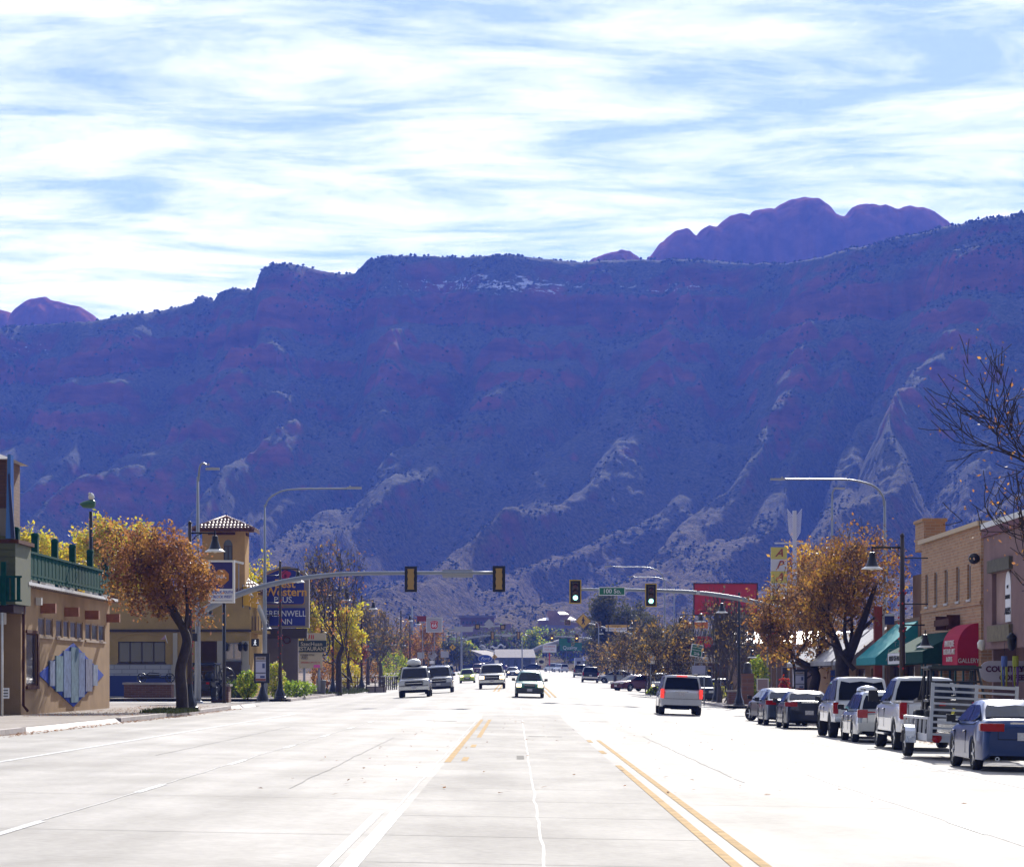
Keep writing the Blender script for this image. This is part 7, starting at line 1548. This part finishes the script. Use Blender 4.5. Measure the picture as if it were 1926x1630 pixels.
# near left orange tree and near right trees
s_ = 118/FPX
tree('rust orange leaved tree with a bent dark trunk before the left lamp', X_(343, 118), 118, 7.45, 4.35, 3.7, 12500, ORA, 3, tr=.21, leaf=.078, ell=.62, cd=4.2, cx=-.78, trunkpts=[(0, 0, -.2), (-.03, 0, .8), (-.08, 0, 1.7), (.12, 0, 2.5), (.16, .1, 2.95), (-.05, .1, 3.5)], levels=5, pruned=.75, up=.12, limbs=[([(-.05, .1, 3.4), (-.5, .1, 4.1), (-.9, 0, 5.2)], .12, .05), ([(.1, .1, 3.2), (.2, 0, 4.2), (.1, 0, 5.6)], .10, .04)])
tree('large rust and gold tree forking over the parked camper pickup', X_(1586, 134), 134, 8.6, 5.0, 5.1, 10000, BRO, 12, ell=.55, tr=.34, leaf=.08, cx=.2, trunkpts=[(0, 0, -.2), (0, 0, 1.2), (-.05, 0, 2.6)], levels=5, pruned=.95, wts=(.5, .32), limbs=[([(0, 0, 2.3), (-.28, .1, 3.3), (-.55, .2, 4.1), (-1.0, .2, 5.2)], .26, .10), ([(0, 0, 2.3), (.45, -.1, 3.3), (1.0, -.1, 4.7), (1.5, -.1, 6.2)], .27, .09), ([(.7, -.1, 3.9), (1.3, -.3, 4.5), (1.9, -.3, 5.0)], .1, .04)])
tree('rust brown tree behind the map kiosk on the right sidewalk', X_(1528, 152), 152, 6.9, 5.0, 4.4, 8000, BRO, 21, ell=.5, tr=.26, leaf=.085, cx=-.8, levels=5, pruned=.9, lean=(.15, 0), wts=(.5, .36), limbs=[([(.1, 0, 2.0), (.35, .1, 3.0), (.6, .1, 4.2)], .14, .06)])
tree('golden topped tree rising behind the motel arrow sign', X_(1535, 210), 210, 10.8, 6.0, 7.5, 7000, [BRO[2], BRO[1], YEW[2]], 5, tr=.2, leaf=.15, pruned=.8)
tree('bare branching tree with a few dry leaves reaching in from the right edge', 14.9, 77, 10.8, 7.6, 6.6, 1500, ORA, 44, tr=.22, leaf=.055, levels=5, pruned=.85, bark=BARK, cx=.75, cd=3.0, twig=.012, up=.5, nb=4)
# yellow trees behind the left buildings
for i, (px, top, w, nm) in enumerate(((62, 1006, 3.4, 'yellow tree top left of the white deck pot'), (100, 1012, 3.2, 'yellow tree top directly left of the deck lamp'), (140, 1018, 3.4, 'thin yellow tree behind the white deck pot'), (192, 984, 3.8, 'tall yellow green tree right of the deck lamp'), (235, 992, 4.4, 'broad yellow tree behind the rust orange tree'), (285, 1000, 4.6, 'yellow tree between the deck and the hotel tower'))):
    Yt = 236+6*(i % 3); tree(nm, X_(px, Yt), Yt, Z_(top, Yt)-.3, w, 6.5, 3600, YEW, 60+i, 'yellow trees behind the left buildings', tr=.16, leaf=.17, pruned=.6, zg=.3, levels=4, cd=4)
tree('yellow leaved tree between the hotel tower and the blue sign', X_(478, 228), 228, 10.3, 3.4, 5.5, 2600, YEW, 71, tr=.15, leaf=.16, pruned=.6)
# left sidewalk trees
tree('tall nearly bare tree beside the lamp on the grass strip', X_(637, 217), 217, 10.8, 5.0, 8.2, 900, [TWG[0], TWG[1], ORA[0]], 81, tr=.21, leaf=.12, bark=BARK, levels=5, pruned=.9, up=.7, twig=.014)
tree('yellow leaved tree behind the tall bare one on the left', X_(655, 250), 250, 7.0, 2.6, 4.5, 2600, YEW, 82, tr=.13, leaf=.15)
tree('yellow tree behind the Szechuan sign', X_(590, 246), 246, 7.2, 2.8, 5, 2200, YEW, 83, tr=.13, leaf=.15)
tree('brown twiggy tree behind the blue hotel sign', X_(600, 262), 262, 11.8, 5.2, 8.2, 1300, TWG, 84, tr=.18, leaf=.14, levels=5, pruned=.9, up=.6, twig=.016)
tree('grey bare tree in front of the low rail on the left', X_(716, 276), 276, 7.2, 5.0, 5.0, 900, TWG, 85, tr=.2, leaf=.12, bark=BARKG, levels=5, pruned=.9, twig=.016)
tree('brown bare tree between the two left grass lamps', X_(692, 300), 300, 8.4, 4.8, 6.0, 1500, TWG, 86, tr=.17, leaf=.13, bark=BARKG, levels=5, twig=.016)
tree('small red leaved tree behind the rusty railing', X_(668, 268), 268, 4.8, 2.6, 3.2, 1500, [ORA[0], leafmat('leaf_crimson', (.28, .03, .025)), ORA[1]], 87, tr=.09, leaf=.11)
tree('orange brown tree behind the left crossing mast', X_(798, 400), 400, 7.6, 4.2, 6.0, 2600, ORA, 88, tr=.16, leaf=.15)
tree('brown tree left of the 66 sign', X_(770, 440), 440, 8.0, 4.4, 6.0, 2000, BRO, 89, tr=.16, leaf=.16)
tree('russet tree below the 66 sign', X_(822, 460), 460, 6.0, 3.8, 4.6, 2000, TWG, 90, tr=.16, leaf=.15)
# right sidewalk bare trees
for i, (px, Y, top, w, nm, n) in enumerate(((1372, 186, 1122, 3.6, 'grey bare tree left of the right sidewalk lamp', 350), (1353, 195, 1132, 3.2, 'slim bare tree beside the planter left of the lamp', 300), (1400, 200, 1140, 3.0, 'bare grey tree before the big red sign', 300),
        (1252, 226, 1162, 4.6, 'olive brown twiggy tree right of the yield sign', 1500), (1222, 242, 1180, 3.6, 'brown twiggy tree behind the yield sign', 1200), (1288, 246, 1168, 3.4, 'grey twiggy tree before the restaurant sign', 900),
        (1180, 285, 1192, 4.4, 'dark trunked brown tree over the red parked car', 1700), (1205, 300, 1176, 4.4, 'orange tinged tree under the far crossing mast', 1900), (1157, 340, 1196, 4.6, 'grey brown tree at the far right kerb', 1500), (1140, 390, 1205, 4.6, 'furthest grey brown tree in the right row', 1400))):
    tree(nm, X_(px, Y), Y, Z_(top, Y)-G(14, Y)-.1, w, (Z_(top, Y)-G(14, Y))*.76, n, TWG, 100+i, 'bare and twiggy trees along the right kerb', tr=.17, leaf=.12, bark=BARKG if i < 3 else BARK, levels=5, pruned=.95, up=.6, twig=.015)
tree('big round olive green tree in the right distance', X_(1160, 470), 470, Z_(1120, 470)-2.3, 8.6, 11, 9000, OLI, 120, tr=.4, leaf=.24, zg=2.3, levels=5)
tree('olive tree left of the big round one', X_(1112, 560), 560, Z_(1165, 560)-3, 5.5, 8, 3500, OLI, 121, tr=.3, leaf=.26, zg=3)
tree('dark olive tree right of the big round one', X_(1200, 500), 500, Z_(1140, 500)-2.5, 6.5, 8, 4200, OLI, 122, tr=.3, leaf=.24, zg=2.5)
# far belt of trees behind the street end
fb = [(800, 1216, 0), (838, 1206, 0), (870, 1196, 1), (884, 1208, 2), (905, 1190, 0), (925, 1186, 0), (948, 1188, 1), (968, 1192, 0), (985, 1186, 0), (1004, 1184, 2), (1022, 1192, 0), (1040, 1188, 2), (1062, 1186, 1), (1085, 1196, 0), (1100, 1190, 0), (760, 1200, 1), (730, 1206, 0), (690, 1200, 1), (1230, 1196, 0), (1262, 1188, 0), (1320, 1190, 0), (1380, 1176, 1), (650, 1196, 0), (1440, 1180, 0)]
adj = ['olive', 'brown green', 'yellow green']
place_ = ['left of the distant lamp row', 'beyond the distant lamps', 'below the long reddish lodge', 'above the dark gable', 'beneath the far grey signal', 'above the roof ornament', 'over the shingle shop roof', 'over the shingle shop roof, further right', 'beneath the stepped building, left side', 'beneath the stepped building', 'behind the dealership roof edge',
          'behind the white shop board', 'behind the green hotel board', 'behind the maroon block', 'left of the big olive tree', 'behind the brown tree by the 66 sign', 'behind the left crossing mast', 'behind the left bare trees', 'behind the yield sign trees', 'behind the restaurant sign', 'behind the large red sign', 'behind the large red sign, right end', 'far behind the Szechuan sign', 'far behind the motel arrow']
for i, (px, top, ci) in enumerate(fb):
    Y = 760+(i*37) % 110 if 860 < px < 1110 else 560+(i*37) % 110
    zg = 4.2 if Y > 700 else 3.0
    tree('%s tree in the far belt, %s' % (adj[ci], place_[i]), X_(px, Y), Y, Z_(top, Y)-zg, 6.0+1.5*(i % 3), (Z_(top, Y)-zg)*.9, 2600, [OLI, [OLI[2], TWG[1], YGR[1]], YGR][ci], 200+i, 'trees in the far belt behind the street', tr=.25, leaf=.32, zg=zg, levels=4)
# shrubs
shrub('yellow green bush left of the map kiosk', 466, 172, 1.4, 1.7, YGR, 1); shrub('tall pale grass clump right of the map kiosk', 518, 176, 1.2, 2.2, [YGR[2], YGR[0], leafmat('grass_pale', (.42, .38, .2))], 2); shrub('low green bush before the hotel porch', 448, 178, 2.2, 1.1, [YGR[1], OLI[0]], 3)
shrub('low bushes along the blue sign base', 556, 184, 2.6, 1.1, [YGR[1], YGR[0]], 4); shrub('dark green bush behind the short brick planter', 436, 180, 1.6, 1.2, OLI, 14); shrub('lime shrub behind the left low rail', 742, 290, 3.4, 3.4, YGR, 5, 1800); shrub('yellow shrub behind the rusty railing', 655, 262, 2.6, 2.4, YEW, 6, 1500); shrub('orange brown shrub behind the Szechuan posts', 612, 232, 2.4, 2.6, ORA, 7, 1500)
shrub('lime green bush behind the stone bust', 1424, 192, 1.6, 3.1, YGR, 8, 1800); shrub('climbing green plant at the big trunk foot', 1573, 131, .8, 1.6, [YGR[1], BRO[0]], 9, 700); shrub('green bush beside the right kerb, right of the yield sign', 1236, 226, 1.5, .7, [YGR[0], OLI[0]], 10); shrub('dry yellow hedge behind the slanted green sign', 1335, 206, 2.6, 1.3, [YEW[1], OLI[2]], 11)
shrub('red flowering shrub by the right tan wall', 1475, 176, .7, 1.9, [leafmat('leaf_red', (.35, .02, .02)), ORA[0]], 12, 600); shrub('brown hedge behind the small shop window', 700, 330, 3.0, 2.6, BRO, 13, 1400)
# grass strips
GRS = mat('grass_blades', (.10, .12, .03), .9, noise=.4, nscale=2)
def grass(px0, px1, Y0, Y1, n, seed):
    rs = np.random.RandomState(seed); m = MB()
    for i in range(n):
        Y = rs.uniform(Y0, Y1); X = rs.uniform(X_(px0, (Y0+Y1)/2), X_(px1, (Y0+Y1)/2)); z = G(X, Y)+.15; h = rs.uniform(.06, .2); a = rs.uniform(0, 3.14); dx, dy = math.cos(a)*.03, math.sin(a)*.03
        m.add([(X-dx, Y-dy, z), (X+dx, Y+dy, z), (X+rs.normal(0, .04), Y+rs.normal(0, .04), z+h)], [(0, 1, 2)])
    o = m.build('grass', GRS); tag(o, None, None, None, 'stuff')
grass(286, 356, 111, 119, 2200, 1); grass(600, 700, 212, 262, 3500, 2)

def leaf_litter(x0, x1, y0, y1, n, seed, up=.012):
    rs = np.random.RandomState(seed); m = MB()
    for i in range(n):
        X = rs.uniform(x0, x1); Y = rs.uniform(y0, y1); z = G(X, Y)+up+rs.uniform(0, .02); a = rs.uniform(0, 6.28); r = rs.uniform(.03, .075); c, s_ = math.cos(a)*r, math.sin(a)*r
        m.add([(X-c, Y-s_, z), (X+s_*.5, Y-c*.5, z+.015), (X+c, Y+s_, z+rs.uniform(0, .03)), (X-s_*.5, Y+c*.5, z+.01)], [(0, 1, 2, 3)], int(rs.randint(0, 3)))
    o = m.build('fallen_leaves', [ORA[0], ORA[1], BRO[1]]); tag(o, None, None, None, 'stuff')
leaf_litter(LK+.02, LK+.5, 60, 136, 900, 1); leaf_litter(-17, LK-.3, 100, 134, 700, 2, .16); leaf_litter(RK-.6, RK-.02, 60, 150, 700, 3); leaf_litter(-4, 8, 40, 120, 120, 4)
